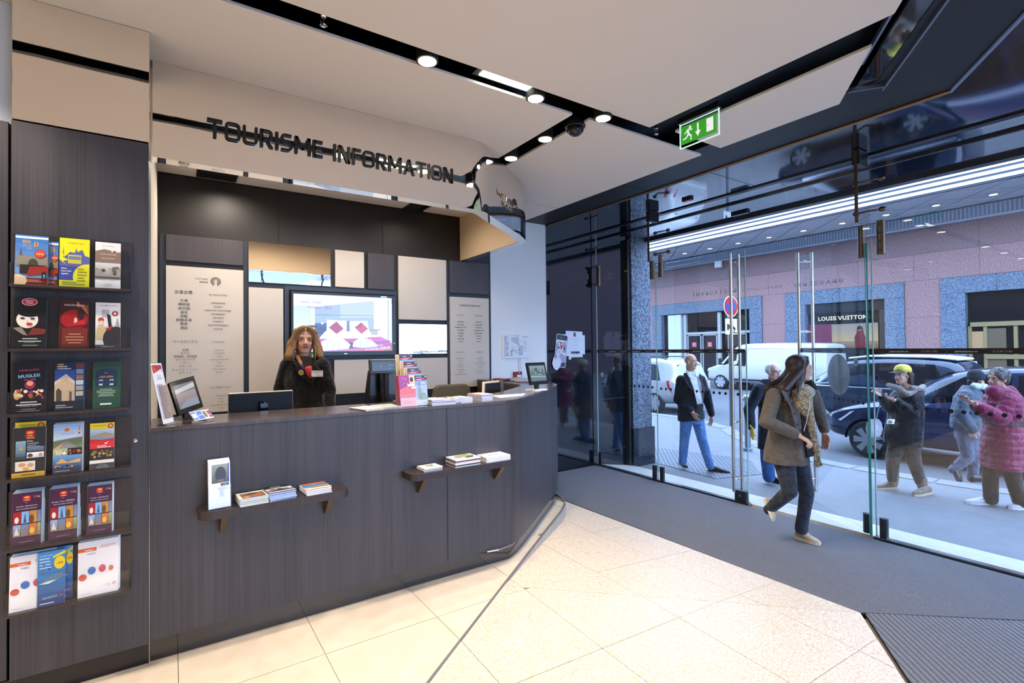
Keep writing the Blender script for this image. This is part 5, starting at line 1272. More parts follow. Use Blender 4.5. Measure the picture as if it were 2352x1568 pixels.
pr.rect(0, 0, w, h, '#d86a74'); pr.poly([(0, h*.55), (0, h), (w*.75, h), (w*.6, h*.68)], '#9c3a86'); pr.poly([(w*.65, h), (w, h), (w, h*.6), (w*.68, h*.72)], '#d8c0a0'); pr.ell(w*.8, h*.86, w*.1, h*.08, '#2c2424'); pr.blobs(w*.1, h*.68, w*.6, h*.95, 7, ['#e0b8d8', '#c88ac0'], w*.03, 2); pr.rect(w*.52, h*.64, w*.95, h*.71, '#f4eef0'); pr.text('MUSEUM', w*.73, h*.655, h*.034, '#8a5a68', 'c', 1); pr.rect(w*.75, h*.56, w, h*.62, '#f4eef0'); pr.text('PASS', w*.87, h*.57, h*.034, '#8a5a68'); pr.rect(0, 0, w, h*.28, '#e8b8c0'); pr.lines(w*.1, h*.2, w*.8, 3, h*.04, '#d89aa8', .3); pr.text('PARIS', w*.45, h*.32, h*.03, '#f0c8cc')
pr.done('cover', t)
mb = MB(); mb.obox((xp-.003, 3.182, CT), (.118, 0, 0), (0, .002, 0), (-.006, .005, .085)); mb.obox((xp-.003, 3.18, CT), (.118, 0, 0), (0, .05, 0), (0, 0, .003)); build('holder_pocket', mb, ACRYL, t)
# stacks along the right half
def d_cov(cs):
    def f(p, w, h):
        p.rect(0, 0, w, h, cs[0]); p.rect(0, h*.2, w, h*.8, cs[1]); p.blobs(0, h*.2, w, h*.8, 8, cs, w*.1, 3); p.rect(0, h*.82, w, h*.92, '#c85a48')
    return f
row = [(995, 1.0, 8), (1030, .02, 7), (1058, .05, 7), (1092, .1, 7), (1124, .15, 10)]
nm = ['first', 'second', 'third', 'fourth', 'fifth']
for k, (u, r_, n) in enumerate(row):
    p = on_z(u, 918 if k < 4 else 912, CT+.03)
    stack(p.x, 3.235+.01*k, CT, .10, .17, n, .0048, .03+.03*k, nm[k]+' of five low stacks of city leaflets right of the map rack', d_cov([['#c8b0a8', '#a8c0d8'], ['#9ab8d8', '#c8d0c0'], ['#9ab8d8', '#c8d4c4'], ['#a8c0dc', '#d0d8c8'], ['#c8d0c8', '#d8c8b8']][k]), '#dcdce8', 'leaflet_stack', 'leaflets', .003)
t = thing('white_sheet', 'large sheet of white paper lying on the right part of the counter top', 'paper', (2.30, 3.45, CT))
mb = MB(); mb.xyprism([(2.10, 3.30), (2.34, 3.335), (2.46, 3.46), (2.14, 3.49)], CT+.0005, CT+.004); build('sheet', mb, PAPER, t)
# monitor with cream rim, seen from behind, right end
t = thing('monitor', 'black monitor with cream rim seen from behind near the right end of the counter', 'monitor', (2.5, 4.0, CT-.2))
a_ = on_y(1109, 897, 4.0); b_ = Vector((a_.x+.235, 4.085, 0)); zt = on_y(1115, 877, 4.0).z
Um = (b_-Vector((a_.x, a_.y, 0))).normalized(); Nm = Vector((Um.y, -Um.x, 0))
mb = MB(); mb.obox(Vector((a_.x, a_.y, CT-.10)), Um*.25, -Nm*.02, Vector((.02, .02, zt-CT+.10))); build('rim', mb, M('cream_rim', '#cbbfae', .4), t, bevel=.006)
mb = MB(); mb.obox(Vector((a_.x, a_.y, CT-.10))+Um*.02+Nm*.01, Um*.23, -Nm*.02, Vector((.02, .02, zt-CT+.085))); build('back_shell', mb, BLKPLA, t, bevel=.005)
mb = MB(); c_ = Vector((a_.x, a_.y, 0))+Um*.28; mb.tube([(c_.x, c_.y, CT-.3), (c_.x, c_.y, zt)], .022, 14); build('post', mb, M('grey_post', '#4a5058', .35), t)
# right screen
def scr2(p, w, h):
    p.rect(0, 0, w, h, '#17181c'); p.grad(w*.08, h*.16, w*.93, h*.86, '#54696c', '#6d8484', 5); p.poly([(w*.3, h*.5), (w*.34, h*.74), (w*.5, h*.76), (w*.52, h*.5)], '#3f5052'); p.poly([(w*.5, h*.5), (w*.6, h*.65), (w*.75, h*.7), (w*.9, h*.55), (w*.9, h*.45)], '#4a5e60'); p.poly([(w*.08, h*.35), (w*.93, h*.32), (w*.93, h*.36), (w*.08, h*.4)], '#8aa0a0'); p.blobs(w*.1, h*.4, w*.9, h*.7, 16, ['#5c7072', '#48595c', '#7d9292'], w*.05, 5)
s0 = on_z(1219, 883, CT+.06)
small_screen('payment_screen', 'small tilted black screen on a white foot at the right end of the counter', Vector((s0.x, s0.y, CT+.055)), Vector((.95, .17, 0)), Vector((-.12, .10, .9)), .235, .20, scr2, CT, 'w')
# bits on the far right counter return
t = thing('cable', 'loose black cable across the right end of the counter', 'cable')
mb = MB(); mb.tube([(3.20, 5.0, CT+.004), (3.28, 4.85, CT+.006), (3.22, 4.7, CT+.006), (3.30, 4.55, CT+.006), (3.26, 4.45, CT+.006), (3.18, 4.38, CT+.004)], .004, 6); build('cord', mb, BLKPLA, t)
def d_red(p, w, h):
    p.rect(0, 0, w, h, '#a03a34'); p.rect(w*.1, h*.2, w*.9, h*.5, '#e0d0c8')
stack(3.29, 5.1, CT, .12, .2, 3, .008, .3, 'small pile of red leaflets near the white wall end of the counter', d_red, '#8a4a40', 'leaflet_stack', 'leaflets')
stack(3.36, 4.86, CT, .11, .18, 5, .008, .1, 'pile of pinkish leaflets behind the right screen', d_cov(['#d8c8d0', '#c0a8c0']), '#c8c0c8', 'leaflet_stack', 'leaflets')
# chair back behind the counter
t = thing('office_chair', 'dark olive office chair with its back showing above the counter', 'chair', (2.2, 4.35, 0))
mb = MB(); mb.loft([[(2.02+.02*k_, 4.30, z_) if j == 0 else (2.42-.02*k_, 4.30, z_) if j == 1 else (2.42-.02*k_, 4.37, z_) if j == 2 else (2.02+.02*k_, 4.37, z_) for j in range(4)] for k_, z_ in ((2, .62), (0, .75), (0, 1.10), (1, 1.19), (3, 1.215))]); build('backrest', mb, M('olive_fabric', '#4a4434', .9), t, bevel=.015)
mb = MB(); mb.box((1.98, 3.98, .46), (2.44, 4.34, .54)); build('seat', mb, M('olive_fabric', '#4a4434', .9), t, bevel=.03)
mb = MB(); mb.tube([(2.2, 4.15, .06), (2.2, 4.15, .46)], .025, 12); build('column', mb, BLKPLA, t)
for k in range(5):
    a = 2*pi*k/5; mb = MB(); mb.tube([(2.2, 4.15, .09), (2.2+.28*cos(a), 4.15+.28*sin(a), .06)], [.025, .015], 8); mb.ball((2.2+.28*cos(a), 4.15+.28*sin(a), .03), .03, 10, 6); build('leg', mb, BLKPLA, t)
# ------------------------------------------------------------------ glass front
XG = 5.17
ZB = -0.135
def pane(name, label, y0, y1, z0, z1, x=XG, th=.012):
    t = sgroup(name, (x, (y0+y1)/2, z0)); t['label'] = label
    mb = MB(); mb.box((x-th/2, y0, z0), (x+th/2, y1, z1))
    return t, build('glass', mb, GLASS, t)
def edge(t, y, z0, z1, x=XG, th=.013):
    mb = MB(); mb.box((x-th/2, y-.004, z0), (x+th/2, y+.004, z1)); build('polished_edge', mb, M('glass_edge', '#8fb5ad', .1, spec=.8), t)
win = []
tA, _ = pane('window_1', 'fixed glass pane between the black wall and the left door leaf', 4.375, 5.465, ZB, 2.545); edge(tA, 4.373, ZB, 2.545); edge(tA, 5.468, ZB, 3.2)
tB, _ = pane('window_2', 'fixed glass panel above the side pane, next to the black wall', 4.375, 5.465, 2.555, 3.20)
tC, _ = pane('window_3', 'wide glass panel above the two door leaves', 2.03, 4.365, 2.60, 3.20)
tD, _ = pane('window_4', 'wide fixed glass pane with black text band at the right of the picture', -3.0, 1.955, ZB, 2.50); edge(tD, 1.957, ZB, 2.50)
tE, _ = pane('window_5', 'upper glass panel above the wide right pane', -3.0, 2.02, 2.51, 3.20)
dl, _ = pane('door_1', 'closed left glass door leaf with tall steel bar handles', 3.155, 4.362, -.115, 2.545); edge(dl, 3.153, -.115, 2.59)
# open right leaf, turned outwards about its pivot
PV = Vector((5.17, 2.0, 0)); LD = Vector((.60, .80, 0)).normalized(); LN = Vector((LD.y, -LD.x, 0))   # LN points back inside/right
dr = sgroup('door_2', (5.17, 2.0, -.115)); dr['label'] = 'open right glass door leaf swung out to the street'
LW = 1.16
mb = MB(); mb.obox(PV-LN*.006+Vector((0, 0, -.115)), LD*LW, LN*.012, (0, 0, 2.66)); build('glass', mb, GLASS, dr)
mb = MB(); mb.obox(PV-LD*.004-LN*.010+Vector((0, 0, -.14)), LD*.008, LN*.020, (0, 0, 2.60)); build('green_edge', mb, GREENGLASS, dr)
mb = MB(); mb.obox(PV+LD*LW-LN*.007+Vector((0, 0, -.115)), LD*.006, LN*.014, (0, 0, 2.66)); build('polished_edge', mb, M('glass_edge', '#8fb5ad', .1, spec=.8), dr)
def bars(t, c, n, z0=-.03, z1=2.57):
    """pair of round bars, one each side of the glass, with three standoffs"""
    c, n = Vector(c), Vector(n)
    for s_ in (-.075, .075):
        mb = MB(); p = c+n*s_; mb.tube([(p.x, p.y, z0), (p.x, p.y, z1)], .017, 16); build('handle_bar', mb, STEEL, t, auto=60)
    for z in (2.47, 1.70, .72, .10):
        mb = MB(); a = c-n*.075; b = c+n*.075; mb.tube([(a.x, a.y, z), (b.x, b.y, z)], .008, 10); mb.tube([(c.x-n.x*.012, c.y-n.y*.012, z), (c.x+n.x*.012, c.y+n.y*.012, z)], .013, 12); build('standoff', mb, CHROME, t)
bars(dl, (XG, 3.275, 0), (1, 0, 0)); hc = PV+LD*(LW-.12); bars(dr, (hc.x, hc.y, 0), LN)
mb = MB(); mb.box((XG-.03, 3.165, -.14), (XG+.03, 3.30, -.02)); build('lock_patch', mb, DKMETAL, dl, bevel=.004)
mb = MB(); mb.lathe((XG-.03, 3.235, -.075), (-1, 0, 0), [(.012, 0), (.012, .003), (.004, .003)], 12); build('lock_cylinder', mb, STEEL, dl)
mb = MB(); mb.obox(PV+LD*(LW-.14)-LN*.03+Vector((0, 0, -.14)), LD*.135, LN*.06, (0, 0, .12)); build('lock_patch', mb, DKMETAL, dr, bevel=.004)
def clamp(t, y, z0, z1, x=XG, r=.034, mat=None, screws=2):
    mb = MB(); mb.tube([(x, y, z0), (x, y, z1)], r, 20, True, .75, (0, 1, 0)); build('clamp', mb, mat or DKMETAL, t, auto=50)
    n = screws
    mb = MB()
    for k in range(n):
        z = z0+(z1-z0)*(k+.5)/n; mb.disc((x-r*.72, y, z), (-1, 0, 0), .008, .004, 10)
    build('screw', mb, BLACKM, t)
for t_, y in ((tA, 5.42), (tA, 4.43), (dl, 4.31), (tD, 1.90)):
    clamp(t_, y, ZB, ZB+.17)
mb = MB(); q = PV+LD*.06; mb.tube([(q.x, q.y, ZB), (q.x, q.y, ZB+.17)], .034, 20, True, .75, LD); build('clamp', mb, DKMETAL, dr, auto=50)
for t_, y, z0, z1 in ((tB, 5.555, 2.45, 2.70), (tA, 5.42, 2.44, 2.73), (tA, 4.43, 2.42, 2.66), (dl, 4.29, 2.43, 2.72), (tD, 1.88, 2.34, 2.64)):
    if y < 5.5: clamp(t_, y, z0, z1, mat=BRONZE, screws=4)
mb = MB(); mb.tube([(q.x, q.y, 2.34), (q.x, q.y, 2.62)], .034, 20, True, .75, LD); build('clamp', mb, BRONZE, dr, auto=50)
# hanging stiffening fins with knobbed fittings
def fin(y, label, z0=2.60):
    t = thing('glass_fin', label, 'glass fin', (4.95, y, z0), 'hanging glass fins')
    mb = MB(); mb.box((4.90, y-.006, z0), (XG-.01, y+.006, 3.22)); build('glass', mb, GLASS, t)
    mb = MB(); mb.box((4.888, y-.012, z0), (4.90, y+.012, 3.22)); build('bronze_edge', mb, M('bronze_fin', '#574635', .35, .7), t)
    mb = MB(); mb.box((4.89, y-.03, 3.10), (5.06, y+.03, 3.23)); build('head_clamp', mb, BLACK, t, bevel=.003)
    for z in (2.99, 2.72):
        mb = MB()
        for s_ in (-1, 1):
            a = Vector((XG-.09, y, z)); b = Vector((XG-.03, y+s_*.10, z+.01))
            mb.tube([a, b], .009, 8); mb.ball(b, (.022, .03, .022), 12, 8)
        build('spider_fitting', mb, BRONZE, t, smooth=True)
    return t
fin(4.245, 'hanging glass fin with bronze edge left of the door leaves')
fin(1.957, 'hanging glass fin with bronze edge beside the open right leaf')
t = thing('glass_fitting', 'pair of knobbed fittings on the pane joint at the black wall', 'fitting', (XG, 5.49, 2.7))
for z in (3.0, 2.73, 2.47):
    mb = MB(); mb.tube([(XG-.02, 5.40, z), (XG-.02, 5.52, z)], .008, 8); mb.ball((XG-.03, 5.40, z), .022, 12, 8); build('spider_fitting', mb, BRONZE, t, smooth=True)
# head channel and sill
mb = MB(); mb.box((XG-.035, -3, 3.222), (XG+.035, 5.52, 3.236)); tag(build('trim_8', mb, BLACK), kind='structure')
mb = MB(); mb.box((XG+.34, -3, 3.215), (XG+.37, 5.52, 3.236)); tag(build('trim_9', mb, M('dark_channel', '#1c222c', .3)), kind='structure')
mb = MB(); mb.box((XG-.03, -3, -.16), (XG+.03, 1.97, -.134)); mb.box((XG-.03, 3.14, -.16), (XG+.03, 5.5, -.138)); tag(build('trim_10', mb, STEEL), kind='structure')
mb = MB(); mb.cbox((5.5, 3.4, 3.10), (.06, 0, 0), (0, .20, 0), (0, 0, .05)); o = build('door_sensor', mb, BLKPLA); tag(o, 'small black door sensor box over the entrance', 'sensor')
mb = MB(); mb.cbox((4.9, 3.67, 3.222), (.05, 0, 0), (0, .12, 0), (0, 0, .025)); o = build('motion_detector', mb, BLKPLA, None, (4.9, 3.67, 3.21)); tag(o, 'tiny black detector with red light under the gloss soffit', 'sensor')
mb = MB(); mb.ball((4.9, 3.67, 3.207), .010, 8, 6); build('red_light', mb, M('led_red', '#c01818', .3, emit=('#ff2a20', 2.0)), o)
# printed black band and dots on the glass
def band(t, o, u, L, off=0.0, seed=0, zc=1.497, h=.042):
    pr = Print(Vector(o)+Vector((0, 0, zc-h/2)), u, (0, 0, 1)); pr.rect(0, 0, L, h, '#131114')
    x = off
    while x < L+.02:
        for txt, w, hh, c, xs in (('PLUS DE MODE', .135, .018, '#a8a4a4', .85), ('sur', .03, .010, '#8a8686', 1), ('galerieslafayette.com', .200, .0155, '#ece8e6', .92)):
            if x > .01 and x+w < L: pr.text(txt, x, h*.30, hh, c, 'l', xs, .006 if w > .19 else 0)
            x += w+.026
    pr.done('text_band', t)
def dots(t, o, u, L, z0=1.02, pitch=.075, r=.0165, z1=None):
    mb = MB(); u = Vector(u); n = u.cross(Vector((0, 0, 1))); k = 0; x = pitch*.5
    while x < L-.02:
        c = Vector(o)+u*x+Vector((0, 0, z0)); mb.tube([c, c+n*.0008], r, 14); x += pitch
    b = build('dot_row', mb, BLACKM, t); b['kind'] = 'stuff'
xi = XG-.0075
band(tA, (xi, 5.46, 0), (0, -1, 0), 1.08, .02); dots(tA, (xi, 5.38, 0), (0, -1, 0), .99, 1.03)
band(dl, (xi, 4.36, 0), (0, -1, 0), 1.20, -.13); dots(dl, (xi, 4.34, 0), (0, -1, 0), 1.18, 1.022)
band(tD, (xi, 1.95, 0), (0, -1, 0), 3.2, -.10, zc=1.494, h=.044); dots(tD, (xi, 1.85, 0), (0, -1, 0), 3.2, 1.015, .078)
oL = PV+LD*LW+LN*.0075
band(dr, oL, -LD, LW-.03, -.06, zc=1.497, h=.05); dots(dr, oL-LD*.06, -LD, LW-.1, 1.02)
# pale oval notice and small round sticker on the open leaf
ns = thing('oval_notice', 'pale blue oval notice with opening hours stuck on the open door leaf', 'notice', tuple(oL-LD*.6+Vector((0, 0, 1.3))))
def on_leaf(u, v):
    d = ray(u, v); q0 = oL; tt = (q0-CAMP).dot(LN)/d.dot(LN); return CAMP+d*tt
cO = on_leaf(1925.5, 860); eo = on_leaf(1952, 860); to = on_leaf(1925, 813)
ru = (eo-cO).length; rv = abs(to.z-cO.z)
pr = Print(cO+LN*.0006, -LD, (0, 0, 1)); pr.ell(0, 0, ru, rv, '#a9c0d4', 36)
PI_ = '#6d8098'
pr.text('HORAIRES', -.01, rv*.58, .010, PI_); pr.text('LUNDI AU SAMEDI', ru*.38, rv*.38, .011, PI_, 'c', .7); pr.text('9H30 - 20H', ru*.25, rv*.26, .012, PI_, 'c', .7, .02); pr.text('MONDAY', ru*.3, rv*.13, .012, PI_, 'c', .7, .02); pr.text('9.30 - 8 pm', ru*.25, rv*.02, .012, PI_, 'c', .7, .02)
pr.lines(-ru*.85, rv*.42, -ru*.08, 9, rv*.085, '#8296ac', .35, 'l', 4); pr.lines(-ru*.8, -rv*.36, -ru*.05, 6, rv*.07, '#8296ac', .35, 'l', 5); pr.lines(ru*.0, -rv*.16, ru*.85, 6, rv*.085, '#8296ac', .35, 'l', 6)
for x in (-.02, .025): 
    pr.ell(x, -rv*.74, .017, .019, '#7a6a7a', 14); pr.ell(x, -rv*.74, .014, .016, '#a9c0d4', 14)
    pr.poly([(x-.010, -rv*.74-.012), (x-.007, -rv*.74-.014), (x+.010, -rv*.74+.012), (x+.007, -rv*.74+.014)], '#7a6a7a')
pr.done('notice_print', ns)
cS = on_leaf(1966, 831)
ns = thing('round_sticker', 'small round pale sticker with violet centre on the open door leaf', 'sticker', tuple(cS))
pr = Print(cS+LN*.0006, -LD, (0, 0, 1)); pr.ell(0, 0, .034, .040, '#b7c9d8', 24); pr.ell(0, 0, .016, .018, '#7a78b8', 16); pr.done('sticker_print', ns)
# phone sticker and pixel edged notice on the black wall
ns = thing('pixel_notice', 'white notice with stepped edges stuck on the black wall', 'notice', (4.8, YW, 1.6))
pr = Print((4.575, YW-.001, 1.385), (1, 0, 0), (0, 0, 1))
pr.poly([(.10, .0), (.145, 0), (.145, .03), (.36, .03), (.36, .07), (.405, .07), (.405, .345), (.36, .345), (.36, .395), (.05, .405), (.05, .355), (.0, .355), (.0, .05), (.10, .05)], '#dde3ee')
pr.rect(.19, .325, .235, .382, '#3a3c4a'); pr.text('2014', .2125, .36, .010, '#fff'); pr.ell(.2125, .342, .006, .008, '#d8405a')
for k, s_ in enumerate(('NOUVELLE APPLICATION DE GEOLOCALISATION', 'DES GALERIES LAFAYETTE', 'NEW GALERIES LAFAYETTE', 'GEOLOCATION APPLICATION')): pr.text(s_, .225, .282-.026*k-(.012 if k > 1 else 0), .0085, '#8a8ea0', 'c', .9)
pr.text('A TELECHARGER', .215, .148, .007, '#9a9eae'); pr.text('FREE DOWNLOAD APP', .215, .132, .007, '#9a9eae'); pr.rect(.135, .083, .22, .113, '#20222c'); pr.rect(.227, .083, .30, .113, '#20222c'); pr.text('App Store', .182, .092, .010, '#e8e8ee', 'c', .8); pr.text('Google play', .264, .092, .009, '#e8e8ee', 'c', .75); pr.ell(.146, .098, .006, .007, '#e8e8ee', 8); pr.lines(.17, .06, .26, 1, .008, '#b0b4c0', .5)
pr.done('notice_print', ns)
ns = thing('phone_sticker', 'large sticker of a hand touching a phone on the black wall', 'sticker', (4.5, YW, 1.5))
pr = Print((4.36, YW-.0085, 1.24), (1, 0, 0), (0, 0, 1))
ra_ = radians(-7)
def rt(pts): return [(.17+(x-.17)*cos(ra_)-(y-.28)*sin(ra_), .28+(x-.17)*sin(ra_)+(y-.28)*cos(ra_)) for x, y in pts]
def rr_(x0, y0, x1, y1, r): return arc(x1-r, y1-r, r, 0, 90, 4)+arc(x0+r, y1-r, r, 90, 180, 4)+arc(x0+r, y0+r, r, 180, 270, 4)+arc(x1-r, y0+r, r, 270, 360, 4)
pr.poly(rt(rr_(.065, .04, .275, .50, .03)), '#e4e7f0'); pr.poly(rt(rr_(.073, .048, .267, .492, .025)), '#3b3d49'); pr.poly(rt([(.078, .11), (.262, .11), (.262, .42), (.078, .42)]), '#e0e2ec'); pr.poly(rt([(.14, .447), (.165, .447), (.165, .453), (.14, .453)]), '#c8ccd6')
pr.poly(rt([(.078, .11), (.262, .11), (.262, .20), (.17, .24), (.078, .20)]), '#a9a8c0'); pr.poly(rt([(.20, .25), (.255, .25), (.255, .37), (.20, .37)]), '#9a9ab4'); pr.poly(rt([(.08, .25), (.12, .22), (.12, .36), (.08, .38)]), '#a4a4bc'); pr.poly(rt([(.115, .38), (.16, .38), (.16, .395), (.115, .395)]), '#6c6e84'); pr.poly(rt([(.20, .38), (.245, .38), (.245, .395), (.20, .395)]), '#6c6e84')
for x, y in ((.125, .31), (.225, .31)): pr.poly(rt([(x+.014*cos(2*pi*k/12), y+.016*sin(2*pi*k/12)) for k in range(12)]), '#34343e')
pr.poly(rt([(.168+.028*cos(2*pi*k/16), .355+.03*sin(2*pi*k/16)) for k in range(16)]), '#cf3350'); pr.poly(rt([(.143, .342), (.193, .342), (.168, .275)]), '#cf3350'); pr.poly(rt([(.168+.014*cos(2*pi*k/12), .357+.015*sin(2*pi*k/12)) for k in range(12)]), '#f0eef2')
for r_ in (.042, .030): pr.poly([(.118+r_*cos(2*pi*k/16), .245+r_*1.05*sin(2*pi*k/16)) for k in range(16)], '#e8eaf2'); pr.poly([(.118+(r_-.005)*cos(2*pi*k/16), .245+(r_-.005)*1.05*sin(2*pi*k/16)) for k in range(16)], '#c4c6d4')
pr.poly([(.005, .10), (.025, .17), (.045, .19), (.055, .15), (.085, .17), (.108, .245), (.122, .248), (.126, .235), (.115, .185), (.125, .195), (.137, .19), (.134, .168), (.150, .175), (.160, .163), (.150, .135), (.165, .135), (.172, .12), (.155, .07), (.125, .03), (.09, .0), (.05, .015), (.02, .05)], '#dfe4ee')
for a, b in (((.115, .185), (.105, .15)), ((.134, .168), (.124, .14)), ((.15, .135), (.14, .115))): pr.poly([(a[0]-.002, a[1]), (a[0]+.002, a[1]), (b[0]+.002, b[1]), (b[0]-.002, b[1])], '#b4b8c8')
pr.done('sticker_print', ns)
mb = MB(); mb.box((5.03, YW-.004, 2.55), (5.065, YW-.001, 2.62)); tag(build('wall_label', mb, M('label_grey', '#565c64', .5), None, (5.05, YW, 2.58)), 'tiny grey label on the upper black wall', 'label')
ns = thing('alarm_contact', 'small square pale contact sensor on the side pane', 'sensor', (xi, 5.37, 1.16))
mb = MB(); mb.box((xi-.008, 5.34, 1.13), (xi, 5.385, 1.19)); build('casing', mb, M('contact_grey', '#aeb8bc', .4), ns, bevel=.003)
# white reversed lettering on the outside of the upper glass
vl = thing('window_lettering', 'faint white lettering on the outer face of the glass, read from behind', 'lettering', (XG+.01, 3.2, 1.9))
INKW = '#9a9cae'
def vinyl(txt, u0, v0, u1, v1, h):
    a = on_x(u0, v0, XG+.012); b = on_x(u1, v1, XG+.012)
    L = (a-b).length; vs, fs, x0, x1 = text_geo(txt, 0, 1, 1.25); q = h/.727
    pr = Print((XG+.0125, min(a.y, b.y), (a.z+b.z)/2), (0, 1, 0), (0, 0, 1)); pr.text(txt, L/2, 0, h, INKW, 'c', L/((x1-x0)*q), 0, 0, 1, 1.25)
    pr.done('word', vl, PRINT_MATTE)
vinyl('RESTAURANT', 1590, 681, 1690, 672, .058); vinyl('SERVICE CONTINU', 1705, 668, 1797, 661, .036); vinyl('BRASSERIE', 1822, 660, 1936, 648, .05)

# glazed rear front of the corner shop, behind the viewer, open to a wide crossing
rw = sgroup('window_6', (0, -4.25, 0)); rw['label'] = 'wide glazed shop front behind the viewer'
for k in range(3):
    x0 = .52+1.56*k
    mb = MB(); mb.box((x0+.03, -4.256, -.1), (x0+1.53, -4.244, 3.2)); build('glass', mb, GLASS, rw)
    mb = MB(); mb.box((x0-.03, -4.29, -.15), (x0+.03, -4.21, 3.25)); build('mullion', mb, DKMETAL, rw)
# ------------------------------------------------------------------ street
ZP, ZR = -0.28, -0.42
ASPH = M('pavement_asphalt', '#65676b', .7, var=('#727478', 5.0, .3), bump=(120, .15, .004))
ROAD = M('road_asphalt', '#54565b', .8, var=('#606267', 3.0, .3), bump=(90, .2, .005))
KERBM = M('kerb_granite', '#838588', .6, var=('#74767a', 40.0, .2))
mb = MB()
mb.add([(5.2, -8, -.155), (5.9, -8, -.175), (5.9, 5.6, -.175), (5.2, 5.6, -.155)], [(0, 1, 2, 3)])
mb.add([(5.9, -8, -.175), (5.93, -8, -.5), (5.93, 5.6, -.5), (5.9, 5.6, -.175)], [(0, 1, 2, 3)])
thr = sgroup('threshold_floor')
for k in range(12):
    y0 = 5.5-1.12*k
    m_ = MB(); m_.add([(5.205, y0-1.117, -.152), (5.90, y0-1.117, -.262), (5.90, y0, -.262), (5.205, y0, -.152), (5.205, y0-1.117, -.4), (5.90, y0-1.117, -.4), (5.90, y0, -.4), (5.205, y0, -.4)], [(0, 1, 2, 3), (0, 4, 5, 1), (1, 5, 6, 2), (2, 6, 7, 3), (3, 7, 4, 0)])
    build('slab', m_, STONE, thr)
KL = [(8.75, -8), (8.75, 1.5), (8.55, 3.0), (8.7, 4.4), (9.3, 5.6), (10.6, 6.9), (11.1, 8.2), (11.1, 40)]
mb = MB(); mb.xyprism([(5.9, -8)]+KL+[(5.9, 40)], -.6, ZP); struct('pavement', mb, ASPH)
mb = MB(); mb.xyprism([(-25, -45), (8.75, -45), (8.75, -8), (5.2, -8), (5.2, -4.3), (-25, -4.3)], -.6, ZP); struct('pavement_rear', mb, M('pale_paving', '#8d8d8c', .8))
kb = sgroup('kerb')
KR = resample(KL, 52)
for i in range(len(KR)-1):
    a, b = Vector(KR[i]), Vector(KR[i+1]); d = (b-a).normalized(); n = Vector((d.y, -d.x))
    a2 = a+d*.006; b2 = b-d*.006
    m_ = MB(); m_.xyprism([tuple(a2-n*.28), tuple(b2-n*.28), tuple(b2+n*.02), tuple(a2+n*.02)], -.45, ZP+.008); build('kerb_stone', m_, KERBM, kb)
mb = MB(); mb.box((8.4, -30, -.8), (40, 60, ZR)); struct('road', mb, ROAD)
mb = MB(); mb.box((22.6, -30, -.6), (40, 60, ZP)); struct('pavement_far', mb, ASPH)
# steel walk-over grating
t = thing('floor_grating', 'studded metal grating let into the pavement near the walking man', 'grating', (6.8, 5.0, ZP))
mb = MB(); mb.xyprism([(6.25, 4.3), (7.0, 4.05), (7.75, 4.7), (7.3, 6.3), (6.4, 5.9)], ZP-.01, ZP+.004); build('plate', mb, M('grating_base', '#5f6269', .5, .4), t)
mb = MB()
gp = [(6.25, 4.3), (7.0, 4.05), (7.75, 4.7), (7.3, 6.3), (6.4, 5.9)]
for sg in (1, -1):
    ca, sa = cos(radians(45*sg)), sin(radians(45*sg))
    rp = [(x*ca+y*sa, -x*sa+y*ca) for x, y in gp]
    y = min(p[1] for p in rp)
    while y < max(p[1] for p in rp):
        c = clip_cell(rp, -30, y, 30, y+.022)
        if len(c) > 2: mb.xyprism([(p[0]*ca-p[1]*sa, p[0]*sa+p[1]*ca) for p in c], ZP+.004, ZP+.010)
        y += .06
o = build('grating_bars', mb, M('grating_bar', '#9da1a8', .4, .5), t); o['kind'] = 'stuff'
# granite column outside the glass
GRAN = M('blue_granite', '#364252', .3, var=('#8593a4', 40.0, .12))
GRAND = M('dark_granite', '#1a2028', .15, var=('#2c3540', 50.0, .15))
t = sgroup('column_1', (6.1, 5.7, ZP))
mb = MB(); mb.box((5.90, 5.46, .30), (6.32, 6.0, 3.235)); build('shaft', mb, GRAN, t)
mb = MB(); mb.box((5.87, 5.43, ZP), (6.35, 6.05, .30)); build('base_block', mb, GRAND, t)
mb = MB(); mb.box((5.80, 5.45, ZP), (5.84, 5.54, 3.2)); build('joint_strip', mb, BLACKM, t)
mb = MB()
for z in (.78, .02): mb.box((5.18, YW-.003, z), (5.9, YW, z+.006))
tag(build('trim_11', mb, M('joint_pale', '#39434e', .4)), kind='structure')
# our own building above and beside the shop front
mb = MB(); mb.box((-6.1, -4.3, 3.63), (6.2, 5.8, 9)); mb.box((-6.1, 5.8, -.3), (5.88, 60, 9)); struct('wall_building', mb, M('own_facade', '#6d6a68', .8))
mb = MB(); mb.box((6.2, -6, 3.2), (6.32, 40, 3.75)); tag(build('trim_12', mb, M('outer_fascia', '#20252e', .3)), kind='structure')

# ------------------------------------------------------------------ building across the street
XB = 24.5
PINK = M('pink_granite', '#88625f', .5, var=('#a68380', 20.0, .15))
PINK2 = M('pink_granite_dark', '#75595a', .5, var=('#8f7270', 20.0, .15))
bl = thing('facade_building', 'pink and blue granite building across the street with a marquee', 'building', (XB, 12, ZP))
mb = MB(); mb.box((XB+.25, -30, ZP-.2), (XB+8, 60, 12)); build('core', mb, M('building_core', '#5d4c52', .9), bl)
